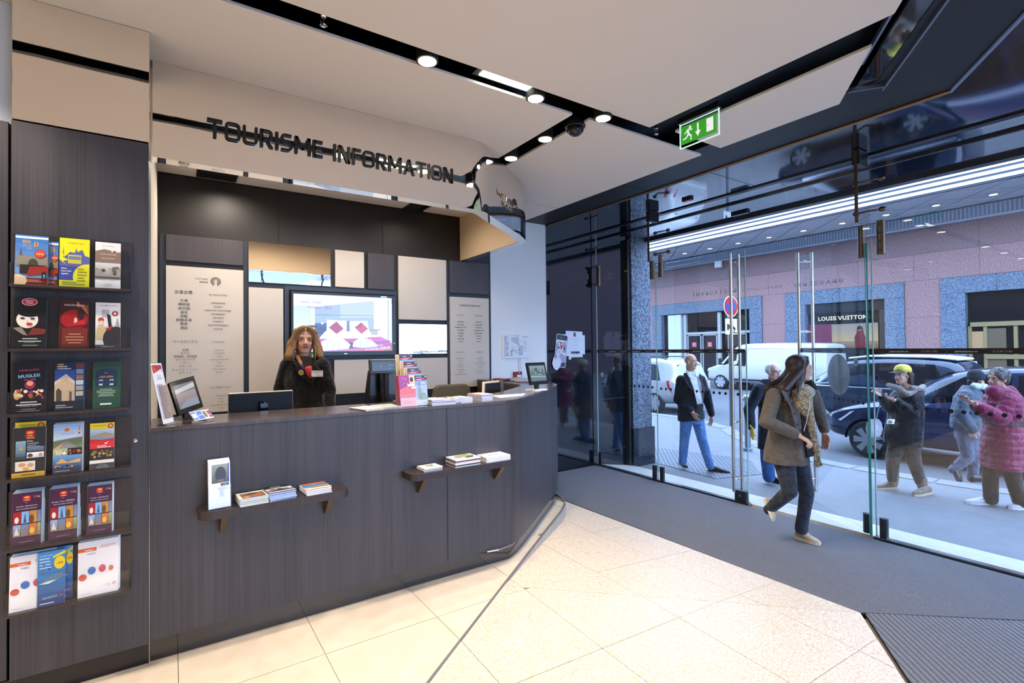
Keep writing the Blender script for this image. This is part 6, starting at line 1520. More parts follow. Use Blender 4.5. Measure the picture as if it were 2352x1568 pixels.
# granite cladding slabs: piers of pink, surrounds of blue
def slabs(y0, y1, z0, z1, mat, dx=0.0, ny=1, nz=1, name='slab'):
    for i in range(ny):
        for j in range(nz):
            a0 = y0+(y1-y0)*i/ny; a1 = y0+(y1-y0)*(i+1)/ny; b0 = z0+(z1-z0)*j/nz; b1 = z0+(z1-z0)*(j+1)/nz
            m_ = MB(); m_.box((XB-dx, a0+.004, b0+.004), (XB+.25, a1-.004, b1-.004)); build(name, m_, mat, bl)
PT = [(14.06, 20.97, 14.72, 20.3), (8.14, 12.9, 8.82, 11.98), (0.6, 6.98, 1.3, 6.25), (22.6, 28.6, 23.2, 28.0)]
slabs(-6, 29.5, 4.06, 5.10, PINK, 0, 18, 1); slabs(-6, 29.5, 5.10, 6.3, PINK2, 0, 12, 1); slabs(-6, 29.5, 6.3, 12, PINK2, 0, 8, 3)
for a, b in ((12.9, 14.06), (6.98, 8.14), (20.97, 22.6), (-6, .6)): slabs(a, b, ZP, 4.06, PINK, 0, max(1, int((b-a)/1.3)), 3)
for oy0, oy1, iy0, iy1 in PT:
    slabs(oy0, iy0, ZP, 3.44, GRAN, .06, 1, 3); slabs(iy1, oy1, ZP, 3.44, GRAN, .06, 1, 3); slabs(oy0, oy1, 3.44, 4.05, GRAN, .06, 4, 1)
DKWIN = M('dark_window', '#12151a', .12)
for oy0, oy1, iy0, iy1 in PT:
    m_ = MB(); m_.box((XB+.24, iy0, ZP), (XB+.26, iy1, 3.44)); build('window_back', m_, DKWIN, bl)
# first portal: pale pillar, framed dark doors with red notices
PALE = M('pale_frame', '#a9a9a6', .45)
m_ = MB(); m_.box((XB+.0, 18.95, ZP), (XB+.24, 19.85, 3.40)); build('pillar', m_, M('pale_pillar', '#c9ced4', .6), bl)
for y in (18.75, 16.55, 15.95): m_ = MB(); m_.box((XB+.1, y-.09, ZP), (XB+.24, y+.09, 3.40)); build('frame_post', m_, PALE, bl)
m_ = MB(); m_.box((XB+.12, 14.72, 2.24), (XB+.24, 18.75, 2.36)); build('frame_rail', m_, PALE, bl)
for a, b in ((17.7, 18.6), (16.7, 17.62), (15.0, 15.85)):
    m_ = MB()
    for p, q in (((XB+.14, a, ZP), (XB+.2, a+.06, 2.24)), ((XB+.14, b-.06, ZP), (XB+.2, b, 2.24)), ((XB+.14, a, 2.16), (XB+.2, b, 2.22))): m_.box(p, q)
    o = build('door_frame', m_, PALE, bl)
    m_ = MB(); m_.box((XB+.16, a+.06, ZP), (XB+.18, b-.06, 2.16)); build('door_pane', m_, M('door_dark', '#23262c', .15), o)
for y in (18.15, 17.15):
    pr = Print((XB+.138, y+.15, 1.55), (0, -1, 0), (0, 0, 1)); pr.rect(0, 0, .30, .24, '#c22a34'); pr.lines(.05, .2, .25, 3, .05, '#f0d8da', .4, 'c', 2); pr.rect(.02, .01, .28, .035, '#f0e8e8'); pr.done('red_notice', bl)
# second portal: luxury shop window with lit sign and advertising screen
m_ = MB(); m_.box((XB+.12, 8.82, 3.0), (XB+.24, 11.98, 3.43)); build('shop_lintel', m_, M('shop_black', '#0f1117', .3), bl)
pr = Print((XB+.10, 11.86, 2.62), (0, -1, 0), (0, 0, 1)); pr.step = .004; pr.text('LOUIS VUITTON', 1.37, .05, .23, '#f4f6e0', 'c', 1.12, .03); pr.done('shop_sign', bl, attr_mat('lit_sign', .4, emit=1.3))
m_ = MB(); m_.box((XB+.15, 10.9, 1.3), (XB+.23, 11.95, 2.5)); build('red_panel', m_, M('shop_red', '#6e1f38', .4), bl)
pr = Print((XB+.11, 10.92, 1.38), (0, -1, 0), (0, 0, 1)); w, h = 1.80, 1.10
pr.grad(0, 0, w, h*.3, '#7a6a58', '#b8b0a0', 3); pr.grad(0, h*.3, w, h, '#e8d8b8', '#b4bcc8', 7); pr.poly([(w*.52, 0), (w*.50, h*.45), (w*.58, h*.72), (w*.68, h*.72), (w*.74, h*.45), (w*.72, 0)], '#8e2034'); pr.ell(w*.62, h*.8, w*.055, h*.09, '#caa088', 12); pr.poly([(w*.54, h*.62), (w*.57, h*.86), (w*.62, h*.92), (w*.68, h*.86), (w*.71, h*.58), (w*.66, h*.76), (w*.58, h*.76)], '#2a1c1c'); pr.lines(w*.55, h*.5, w*.7, 4, h*.12, '#6a1628', .3); pr.done('advert_screen', bl, attr_mat('advert_lit', .3, emit=.55))
m_ = MB(); m_.box((XB+.14, 8.85, ZP), (XB+.2, 9.08, 3.0)); build('frame_post', m_, M('shop_bronze', '#3a322c', .4), bl)
# third portal: brass framed doors
BRASS = M('brass_frame', '#a3946a', .35, .5)
m_ = MB(); m_.box((XB+.05, .9, 2.18), (XB+.24, 6.15, 2.34)); build('brass_rail', m_, BRASS, bl)
for y in (6.18, 5.75, 4.95, 4.30, 3.4, 2.6): m_ = MB(); m_.box((XB+.1, y-.05, ZP), (XB+.22, y+.05, 2.2)); build('brass_post', m_, BRASS, bl)
m_ = MB(); m_.box((XB+.06, 1.0, 1.0), (XB+.12, 5.75, 1.16)); build('push_bar', m_, BRASS, bl)
m_ = MB(); m_.box((XB+.12, 5.2, ZP), (XB+.2, 5.7, 2.1)); build('brass_panel', m_, M('brass_dark', '#6a5c48', .4, .3), bl)
m_ = MB(); m_.box((XB+.12, 5.8, 1.3), (XB+.2, 6.15, 2.0)); build('poster', m_, M('poster_warm', '#b08a60', .4), bl)
# service sign on the pier
t = thing('service_sign', 'small blue sign with gold lettering on a post before the blue pier', 'sign', (XB-1.0, 6.0, ZP))
sa = on_x(2201, 829, XB-1.2); sb = on_x(2244, 852, XB-1.2)
m_ = MB(); m_.box((XB-1.2, sb.y, sb.z), (XB-1.15, sa.y, sa.z)); build('frame', m_, M('sign_pale', '#b8c0c8', .4), t)
pr = Print((XB-1.202, sa.y-.03, sb.z+.03), (0, -1, 0), (0, 0, 1)); w, h = sa.y-sb.y-.06, sa.z-sb.z-.06
pr.rect(0, 0, w, h, '#3c4a5e'); pr.text('SERVICE', w*.5, h*.66, h*.18, '#c8c49a', 'c', 1, .02); pr.text('VOITURIER', w*.5, h*.40, h*.18, '#c8c49a', 'c', 1, .02); pr.text('Valet', w*.5, h*.12, h*.15, '#c8c49a', 'c'); pr.done('sign_face', t)
m_ = MB(); m_.tube([(XB-1.17, (sa.y+sb.y)/2, ZP), (XB-1.17, (sa.y+sb.y)/2, sb.z)], .03, 10); build('post', m_, STEEL, t)
# small flood light
t = thing('flood_light', 'small white box light fixed high on the pink wall', 'lamp', (XB-.2, 16.6, 5.2))
fl = on_x(1650, 607, XB-.28)
m_ = MB(); m_.cbox(fl, (.2, 0, 0), (0, .34, 0), (0, 0, .34)); build('box', m_, WHITEPLA, t, bevel=.02)
m_ = MB(); m_.tube([fl, fl+Vector((.27, 0, .02))], .03, 8); build('arm', m_, DKMETAL, t)
# marquee: light bars on the front, quilted soffit with lamps, ribbed cornice
mq = thing('marquee', 'long marquee with bright light bars and quilted tile soffit across the street', 'marquee', (22.5, 10, 6.5))
MX0, ZS = 21.25, 6.62
m_ = MB(); m_.box((MX0+.1, -6, ZS+.05), (XB-.07, 29.5, 7.6)); build('body', m_, M('marquee_dark', '#2a2f38', .6), mq)
m_ = MB(); m_.box((MX0, -6, ZS-.03), (MX0+.12, 29.5, ZS+.80)); build('front_board', m_, M('marquee_board', '#3f4a5a', .6), mq)
for k in range(4):
    z = ZS+.03+.19*k
    m_ = MB(); m_.box((MX0-.05, -6, z), (MX0-.002, 29.5, z+.10)); build('light_bar', m_, M('light_bar_glow', '#ffffff', .4, emit=('#eaf3ff', .95)), mq)
DIA = M('quilted_tile', '#b9bcc4', .6, var=('#cfd2d8', 20.0, .2), stretch=(1, 3, 1))
cy0 = 5.1
D = 1.55
for i in range(-5, 17):
    for j, (cx, dy) in enumerate(((23.05, 0), (22.27, .5), (23.83, .5), (21.5, 0), (24.6, 0))):
        cy = cy0+D*(i+dy)
        q = [(cx, cy-D/2), (cx+D/2, cy), (cx, cy+D/2), (cx-D/2, cy)]
        c = clip_cell(q, MX0+.14, -6, XB-.02, 29.4)
        if len(c) < 3 or area(c) < .02: continue
        c = inset(c, .022)
        m_ = MB(); cc_ = (sum(p[0] for p in c)/len(c), sum(p[1] for p in c)/len(c))
        nn_ = len(c); ci = inset(c, .08)
        m_.add([(x, y, ZS+.05) for x, y in c]+[(x, y, ZS) for x, y in c]+[(x, y, ZS-.02) for x, y in ci], [tuple(range(nn_*2, nn_*3))[::-1]]+[(k_, (k_+1) % nn_, (k_+1) % nn_+nn_, k_+nn_) for k_ in range(nn_)]+[(k_+nn_, (k_+1) % nn_+nn_, (k_+1) % nn_+2*nn_, k_+2*nn_) for k_ in range(nn_)])
        build('tile', m_, DIA, mq)
        if j == 0 and 2 < cy < 26:
            m_ = MB(); m_.lathe((cx, cy, ZS-.021), (0, 0, -1), [(.16, 0), (.16, .02), (.12, .03)], 18); o = build('lamp_ring', m_, PALE, mq)
            m_ = MB(); m_.disc((cx, cy, ZS-.055), (0, 0, 1), .115, .004, 16); build('lamp_lens', m_, M('soffit_lamp', '#ffffff', .4, emit=('#f4f6ff', 2.2)), o)
m_ = MB(); m_.box((XB-.25, -6, 6.12), (XB-.005, 29.5, 6.56)); build('cornice', m_, M('cornice_grey', '#828a98', .6), mq)
m_ = MB(); m_.box((XB-.28, -6, 6.08), (XB-.005, 29.5, 6.14)); build('cornice_lip', m_, M('cornice_pale', '#aab2bc', .5), mq)
m_ = MB(); rr = random.Random(3); y = -6
while y < 29.3:
    m_.box((XB-.27, y, 6.16), (XB-.25, y+.05, 6.54)); y += .12
o = build('cornice_ribs', m_, M('cornice_rib', '#99a2af', .6), mq); o['kind'] = 'stuff'
# no-parking sign
t = thing('no_parking_sign', 'no parking sign with tow plate on a post, seen nearly edge on', 'traffic sign', (10.8, 7.0, ZP))
sx, sy = 10.75, 6.98
sn = Vector((-.13, -.99, 0)).normalized(); su = Vector((.99, -.13, 0)).normalized()
sc_ = at_depth(1675, 704, 11.75); sx, sy = sc_.x, sc_.y
vdir = Vector((sx, sy, 0)).normalized()
sn = (vdir*-.62+Vector((vdir.y, -vdir.x, 0))*.78).normalized(); su = Vector((-sn.y, sn.x, 0))
m_ = MB(); m_.tube([(sx, sy, ZP), (sx, sy, sc_.z+.2)], .032, 12); build('post', m_, M('post_grey', '#6d747e', .4, .5), t)
c = Vector((sx, sy, sc_.z))+sn*.045
m_ = MB(); m_.tube([c-sn*.012, c], .245, 28); build('disc', m_, PALE, t)
pr = Print(c+sn*.001, su, (0, 0, 1)); pr.ell(0, 0, .245, .245, '#e8e8ec', 28); pr.ell(0, 0, .225, .225, '#c8242c', 28); pr.ell(0, 0, .165, .165, '#2c4ea8', 28); pr.poly([(-.15, .11), (-.11, .15), (.15, -.11), (.11, -.15)], '#c8242c'); pr.done('disc_face', t)
m_ = MB(); c2 = at_depth(1683, 750, 11.75); c2 = Vector((sx, sy, c2.z))+sn*.045; m_.cbox(c2, su*.40, sn*.012, (0, 0, .36)); build('tow_plate', m_, WHITEPLA, t, bevel=.02)
pr = Print(c2+sn*.0075, su, (0, 0, 1)); pr.poly([(-.15, -.05), (-.05, -.05), (-.05, .03), (-.10, .06), (-.15, .06)], '#26262c'); pr.poly([(-.02, -.02), (.12, -.08), (.15, -.04), (.0, .05), (-.03, .03)], '#26262c'); pr.poly([(-.05, -.01), (.02, .02), (.0, .035), (-.05, .01)], '#26262c'); pr.ell(.10, -.08, .025, .025, '#26262c', 10); pr.ell(-.12, -.06, .03, .03, '#26262c', 10); pr.done('tow_picture', t)
# bollard
t = thing('bollard', 'grey steel bollard with ball top behind the left door handle', 'bollard', (8.38, 5.1, ZP))
bx, by = 8.38, 5.11
m_ = MB(); m_.lathe((bx, by, ZP), (0, 0, 1), [(.075, 0), (.075, .05), (.05, .06), (.05, .84), (.042, .86)], 18); build('post', m_, M('bollard_grey', '#7b828c', .4, .4), t, auto=50)
m_ = MB(); m_.ball((bx, by, ZP+.91), .075, 16, 10); build('ball_top', m_, M('bollard_ball', '#a8adb4', .25, .6), t, smooth=True)

# ------------------------------------------------------------------ vehicles (local x = forward, y = left, z up; placed by heading)
class Car:
    """lofted body: stations along the length with sill, belt and roof heights and widths"""
    def __init__(s, name, label, loc, ang, group=None):
        s.t = thing(name, label, 'vehicle', (*loc, ZR), group); s.loc = loc; s.ca, s.sa = cos(ang), sin(ang)
    def w(s, p): return (s.loc[0]+p[0]*s.ca-p[1]*s.sa, s.loc[1]+p[0]*s.sa+p[1]*s.ca, ZR+p[2])
    def body(s, st, mat, name='body'):
        """st rows: x, z_sill, z_belt, z_top, w_sill, w_belt, w_top"""
        s.st = st; rings = []
        for x, z0, zb, zt, w0, wb, wt in st:
            h = [(-w0*.85, z0), (-w0, z0+.10), (-wb*1.0, z0+(zb-z0)*.55), (-wb*.985, zb), (-wb*.97, zb+.02)]
            if zt > zb+.06: h += [(-(wt*.97+wb*.03), zt-.11), (-wt*.94, zt-.035), (-wt*.80, zt-.002), (-wt*.4, zt+.012)]
            else: h += [(-wb*.93, zb+(zt-zb)*.5+.02), (-wb*.85, zt+.004), (-wb*.70, zt+.014), (-wb*.4, zt+.022)]
            pts = h+[(-y, z) for y, z in reversed(h)]
            rings.append([s.w((x, y, z)) for y, z in pts])
        mb = MB(); mb.loft([list(reversed(r)) for r in rings]); o = build(name, mb, mat, s.t, smooth=True)
        sd = o.modifiers.new('smooth', 'SUBSURF'); sd.levels = 1; sd.render_levels = 2
        return o
    def side_y(s, x, z):
        st = s.st; i = 0
        while i < len(st)-2 and st[i+1][0] < x: i += 1
        a, b = st[i], st[i+1]; k = min(1, max(0, (x-a[0])/(b[0]-a[0]) if b[0] != a[0] else 0))
        r = [a[j]+(b[j]-a[j])*k for j in range(7)]
        if z <= r[2]: 
            u = (z-r[1])/max(r[2]-r[1], .01); return r[4]+(r[5]-r[4])*min(1, u*1.6)
        u = (z-r[2])/max(r[3]-r[2], .01); return r[5]*.975+(r[6]*.97+r[5]*.0-r[5]*.975)*min(1, u)
    def side_poly(s, pts, mat, name, sides=(1, -1), off=.012, sub=4):
        for sd in sides:
            n = len(pts); mb = MB()
            cx = sum(p[0] for p in pts)/n; cz = sum(p[1] for p in pts)/n
            P = [s.w((x, sd*(s.side_y(x, z)+off), z)) for x, z in pts]
            Q = [s.w((x, sd*(s.side_y(x, z)-.02), z)) for x, z in pts]
            f = list(range(n)) if sd < 0 else list(range(n))[::-1]
            mb.add(P+Q, [tuple(f)]+[((i+1) % n, i, i+n, (i+1) % n+n) for i in range(n)])
            build(name, mb, mat, s.t)
    def wheel(s, x, y, r, wd, rim='spoke', out=1, spokes=7):
        c = Vector(s.w((x, y, r))); ax = Vector((-s.sa, s.ca, 0))*out
        mb = MB(); mb.lathe(c-ax*wd/2, ax, [(r*.7, 0), (r*.93, .01), (r, .04), (r, wd-.04), (r*.95, wd-.012), (r*.72, wd)], 30); o = build('wheel', mb, M('tyre', '#17181a', .8), s.t, auto=40)
        mb = MB(); f = c+ax*(wd/2-.03); mb.lathe(f, ax, [(r*.74, 0), (r*.74, .034), (r*.66, .036), (r*.64, .012), (.03, .0)], 30); build('rim', mb, M('rim_dark', '#3a3d42', .4, .5), o, auto=40)
        fx = Vector((s.ca, s.sa, 0)); uz = Vector((0, 0, 1))
        mb = MB()
        for k in range(spokes):
            a = 2*pi*k/spokes; d = fx*cos(a)+uz*sin(a); e = fx*-sin(a)+uz*cos(a)
            w1, w2 = (r*.10, r*.17) if rim == 'spoke' else (r*.14, r*.26)
            mb.prism([f+ax*.02+d*r*.12-e*w1, f+ax*.02+d*r*.12+e*w1, f+ax*.03+d*r*.70+e*w2, f+ax*.03+d*r*.70-e*w2], ax*.018)
        mb.tube([f+ax*.01, f+ax*.045], r*.16, 16); build('hub_cover', mb, M('rim_silver', '#a6a9ad', .3, .7) if rim == 'spoke' else M('hubcap', '#b4b7bc', .35, .4), o)
        return o
WHITEC = M('white_car_paint', '#b4b7bb', .2, coat=.6)
WHITEV = M('white_van_paint', '#b9bbbe', .3, coat=.3)
BLUEC = M('blue_car_paint', '#10234a', .18, .35, coat=.8)
NAVYC = M('navy_car_paint', '#14243c', .2, .3, coat=.8)
BLKTRIM = M('car_trim', '#15161a', .4)
# white estate car: rear end to the right, drives away along +y
c = Car('estate_car', 'white estate car seen from its right rear, behind the granite column', (12.84, 9.48), pi/2)
S_ = [(0, .42, .86, .96, .76, .82, .70), (.05, .34, .95, 1.03, .81, .86, .70), (.20, .30, .95, 1.48, .83, .87, .68), (.32, .27, .95, 1.58, .83, .87, .68), (1.0, .24, .95, 1.62, .84, .88, .70), (2.2, .24, .94, 1.60, .84, .88, .70), (2.75, .24, .93, 1.50, .84, .87, .66), (3.35, .24, .92, 1.0, .84, .86, .6), (4.0, .28, .84, .88, .82, .84, .6), (4.3, .36, .68, .74, .72, .74, .5)]
c.body(S_, WHITEC)
c.side_poly([(.55, .98), (1.35, .99), (1.35, 1.40), (1.2, 1.47), (.75, 1.44)], GLASS_CAR, 'side_window'); c.side_poly([(1.42, .99), (2.2, 1.0), (2.2, 1.46), (1.42, 1.48)], GLASS_CAR, 'side_window'); c.side_poly([(2.28, 1.0), (3.0, 1.0), (2.7, 1.40), (2.28, 1.46)], GLASS_CAR, 'side_window')
mb = MB(); mb.add([c.w(p) for p in ((.045, -.6, .98), (.045, .6, .98), (.20, .52, 1.44), (.20, -.52, 1.44))], [(0, 3, 2, 1), (0, 1, 2, 3)]); build('rear_window', mb, GLASS_CAR, c.t)
for sd in (1, -1):
    mb = MB(); mb.add([c.w(p) for p in ((.0, sd*.62, .78), (.26, sd*.875, .78), (.30, sd*.885, .98), (.02, sd*.72, 1.02), (.12, sd*.86, .64))], [(0, 4, 1, 2, 3), (3, 2, 1, 4, 0)]); build('tail_lamp', mb, M('tail_red', '#a81820', .2, emit=('#c02020', .25)), c.t)
    c.wheel(.78, sd*.78, .315, .19, 'cap', sd, 6); c.wheel(3.42, sd*.78, .315, .19, 'cap', sd, 6)
    mb = MB(); mb.tube([c.w((.45, sd*.66, 1.60)), c.w((.7, sd*.68, 1.66)), c.w((2.4, sd*.66, 1.66)), c.w((2.6, sd*.64, 1.60))], .018, 8); build('roof_rail', mb, BLKTRIM, c.t)
mb = MB(); mb.obox(c.w((-.03, .26, .44)), Vector((0, 0, .11)), Vector((.52, 0, 0))*1.0, Vector((0, .02, 0))); build('number_plate', mb, M('plate_white', '#d8dade', .4), c.t)
pr = Print(Vector(c.w((-.031, 0, .46)))+Vector((-.23, 0, 0)), (1, 0, 0), (0, 0, 1)); pr.rect(0, -.01, .46, .08, '#dfe2e6'); pr.rect(0, -.01, .035, .08, '#2c4a98'); pr.text('CC 681 KZ', .25, .01, .05, '#1a1a22', 'c', .9, .02); pr.done('plate_text', c.t)
mb = MB(); mb.box(c.w((-.05, -.72, .38)), c.w((.10, .72, .56))); build('bumper', mb, WHITEC, c.t, bevel=.04)
# white van, parked at the far kerb, nose to the left
c = Car('delivery_van', 'white delivery van parked at the far kerb with its nose to the left', (21.95, 9.55), pi/2)
S_ = [(0, .40, 1.15, 1.96, .86, .94, .80), (.05, .34, 1.2, 2.03, .90, .97, .82), (.8, .30, 1.2, 2.08, .92, .98, .83), (3.2, .30, 1.2, 2.09, .92, .98, .83), (3.75, .30, 1.18, 2.05, .92, .97, .80), (4.15, .30, 1.14, 1.78, .92, .96, .74), (4.72, .32, 1.06, 1.16, .90, .93, .65), (5.15, .36, .96, 1.02, .88, .90, .62), (5.40, .42, .78, .84, .78, .80, .5)]
c.body(S_, WHITEV)
c.side_poly([(3.30, 1.10), (4.45, 1.12), (4.05, 1.62), (3.9, 1.74), (3.30, 1.78)], DKWIN, 'side_window')
mb = MB()
mb.add([c.w(p) for p in ((4.76, -.74, 1.18), (4.76, .74, 1.18), (4.06, .66, 1.86), (4.06, -.66, 1.86))], [(0, 1, 2, 3), (3, 2, 1, 0)]); build('windscreen', mb, DKWIN, c.t)
for sd in (1, -1):
    c.wheel(.95, sd*.84, .34, .22, 'cap', sd, 6); c.wheel(4.55, sd*.84, .34, .22, 'cap', sd, 6)
    mb = MB(); mb.cbox(c.w((4.45, sd*1.10, 1.28)), Vector((.10, 0, 0)), Vector((0, .10, 0)), Vector((0, 0, .30))); mb.tube([c.w((4.40, sd*.95, 1.15)), c.w((4.45, sd*1.10, 1.18))], .03, 6); build('mirror', mb, BLKTRIM, c.t, bevel=.02)
    mb = MB(); mb.ball(c.w((5.20, sd*.74, .84)), (.16, .12, .14), 12, 8); build('head_lamp', mb, M('lamp_clear', '#c8ccd0', .1, .3), c.t, smooth=True)
c.side_poly([(.1, .46), (3.9, .46), (3.9, .52), (.1, .52)], BLKTRIM, 'rub_strip'); c.side_poly([(.15, 1.84), (3.2, 1.86), (3.2, 1.875), (.15, 1.855)], M('van_seam', '#a9adb4', .5), 'roof_seam')
for x in (1.7, 3.22): c.side_poly([(x, .5), (x+.018, .5), (x+.018, 1.85), (x, 1.85)], M('van_seam', '#a9adb4', .5), 'door_seam')
# blue hatchback in front, nose to the left
c = Car('hatchback', 'dark blue hatchback close to the kerb with rain drops, nose to the left', (10.98, .42), pi/2)
S_ = [(0, .40, .95, 1.08, .74, .80, .60), (.10, .30, .98, 1.40, .82, .87, .60), (.6, .25, .97, 1.60, .86, .89, .66), (1.5, .24, .96, 1.63, .87, .90, .68), (2.3, .24, .94, 1.57, .87, .90, .66), (2.75, .24, .93, 1.38, .87, .89, .62), (3.25, .24, .92, 1.0, .87, .88, .6), (3.8, .25, .84, .90, .85, .86, .58), (4.15, .28, .70, .76, .78, .80, .5), (4.32, .34, .58, .62, .62, .64, .4)]
c.body(S_, BLUEC)
c.side_poly([(.75, 1.0), (1.62, 1.0), (1.62, 1.50), (1.1, 1.50)], GLASS_CAR, 'side_window'); c.side_poly([(1.70, 1.0), (2.95, .99), (2.55, 1.36), (2.2, 1.48), (1.70, 1.50)], GLASS_CAR, 'side_window')
mb = MB(); mb.add([c.w(p) for p in ((3.22, -.68, 1.0), (3.22, .68, 1.0), (2.45, .60, 1.52), (2.45, -.60, 1.52))], [(0, 1, 2, 3), (3, 2, 1, 0)]); build('windscreen', mb, GLASS_CAR, c.t)
for sd in (1, -1):
    c.wheel(.72, sd*.80, .315, .20, 'spoke', sd, 7); c.wheel(3.50, sd*.80, .315, .20, 'spoke', sd, 7)
    mb = MB(); mb.add([c.w(p) for p in ((3.72, sd*.865, .80), (4.22, sd*.70, .66), (4.24, sd*.62, .56), (3.95, sd*.845, .60))], [(0, 1, 2, 3), (3, 2, 1, 0)]); build('head_lamp', mb, M('lamp_clear2', '#b8c4d8', .08, .5), c.t)
    mb = MB(); mb.ball(c.w((2.75, sd*1.02, 1.06)), (.10, .10, .08), 12, 8); mb.tube([c.w((2.8, sd*.88, 1.0)), c.w((2.75, sd*.98, 1.04))], .025, 6); build('mirror', mb, BLUEC, c.t, smooth=True)
    for xx in (.72, 3.50):
        mb = MB(); n_ = 14
        pts = [(xx+.37*cos(pi*k/n_), .315+.37*sin(pi*k/n_)) for k in range(n_+1)]; pi2_ = [(xx+.33*cos(pi*k/n_), .315+.33*sin(pi*k/n_)) for k in range(n_+1)]
        for k in range(n_): mb.add([c.w((p[0], sd*.90, p[1])) for p in (pts[k], pts[k+1], pi2_[k+1], pi2_[k])], [(0, 1, 2, 3), (3, 2, 1, 0)])
        build('arch_lip', mb, BLKTRIM, c.t)
mb = MB(); n_ = 16
for k in range(n_): 
    a, b = 2*pi*k/n_, 2*pi*(k+1)/n_; mb.tube([c.w((2.35, -.35+.17*cos(a), 1.02+.17*sin(a))), c.w((2.35, -.35+.17*cos(b), 1.02+.17*sin(b)))], .018, 6)
mb.tube([c.w((2.35, -.35, 1.02)), c.w((2.7, -.35, .9))], .04, 8); build('steering_wheel', mb, BLKTRIM, c.t)
c.side_poly([(.15, .46), (4.1, .46), (4.1, .50), (.15, .50)], BLKTRIM, 'rub_strip'); c.side_poly([(1.655, .35), (1.67, .35), (1.67, .98), (1.655, .98)], BLKTRIM, 'door_seam'); c.side_poly([(2.9, .35), (2.915, .35), (2.915, .95), (2.9, .95)], BLKTRIM, 'door_seam')
mb = MB(); mb.cbox(c.w((2.55, -.905, .92)), (0, .12, 0), (.02, 0, 0), (0, 0, .02))
# dark blue people carrier with pale roof further out
c = Car('people_carrier', 'dark blue people carrier with a pale roof driving behind the hatchback', (14.85, 3.55), pi/2)
S_ = [(0, .42, .98, 1.1, .76, .82, .64), (.08, .32, 1.0, 1.55, .84, .90, .68), (.6, .28, 1.0, 1.66, .88, .92, .72), (1.9, .26, 1.0, 1.68, .88, .92, .73), (2.6, .26, .99, 1.56, .88, .91, .69), (3.3, .27, .96, 1.03, .86, .89, .6), (3.9, .30, .84, .9, .82, .84, .55), (4.15, .36, .66, .72, .7, .72, .45)]
c.body(S_, NAVYC)
c.side_poly([(.35, 1.04), (1.2, 1.04), (1.2, 1.52), (.6, 1.52)], GLASS_CAR, 'side_window'); c.side_poly([(1.28, 1.04), (2.95, 1.03), (2.45, 1.50), (1.28, 1.54)], GLASS_CAR, 'side_window')
mb = MB(); mb.loft([[c.w((x, -w_, z)), c.w((x, w_, z)), c.w((x, w_, z+.05)), c.w((x, -w_, z+.05))] for x, w_, z in ((.25, .56, 1.60), (.7, .64, 1.655), (1.9, .66, 1.67), (2.4, .60, 1.61))]); build('roof', mb, M('pale_roof', '#cfd6dc', .3), c.t, bevel=.02)
c.side_poly([(.1, .92), (3.3, .93), (3.3, .965), (.1, .955)], M('chrome_strip', '#b8c0cc', .2, .6), 'chrome_strip')
for sd in (1, -1): c.wheel(.8, sd*.82, .32, .2, 'spoke', sd, 6); c.wheel(3.3, sd*.82, .32, .2, 'spoke', sd, 6)
# ------------------------------------------------------------------ people
def remesh(mb, name, voxel, mats, parent=None, smooth=6, base=None, colors=None):
    me = mb.mesh(name)
    o = bpy.data.objects.new('tmp', me); COL.objects.link(o)
    r = o.modifiers.new('r', 'REMESH'); r.mode = 'VOXEL'; r.voxel_size = voxel
    s_ = o.modifiers.new('s', 'SMOOTH'); s_.factor = .5; s_.iterations = smooth
    dg = bpy.context.evaluated_depsgraph_get()
    m2 = bpy.data.meshes.new_from_object(o.evaluated_get(dg))
    bpy.data.objects.remove(o); bpy.data.meshes.remove(me)
    m2.name = name
    off = base if base is not None else (ORG.get(parent.name, (0, 0, 0)) if parent is not None else (0, 0, 0))
    m2.transform(Matrix.Translation(-Vector(off)))
    m2.polygons.foreach_set('use_smooth', [True]*len(m2.polygons))
    m2.materials.clear()
    return put(name, m2, mats, parent, off)
def SK(name, c): return M(name, c, .5, spec=.35, bump=(60, .05, .002))
def CLOTH(name, c, c2=None, sc=7, wr=.5, rough=.85, fine=None):
    return M(name, c, rough, spec=.2, var=(c2 or c, sc*3, .25), bump=(sc, min(1, wr*1.8), .06), sheen=.2)

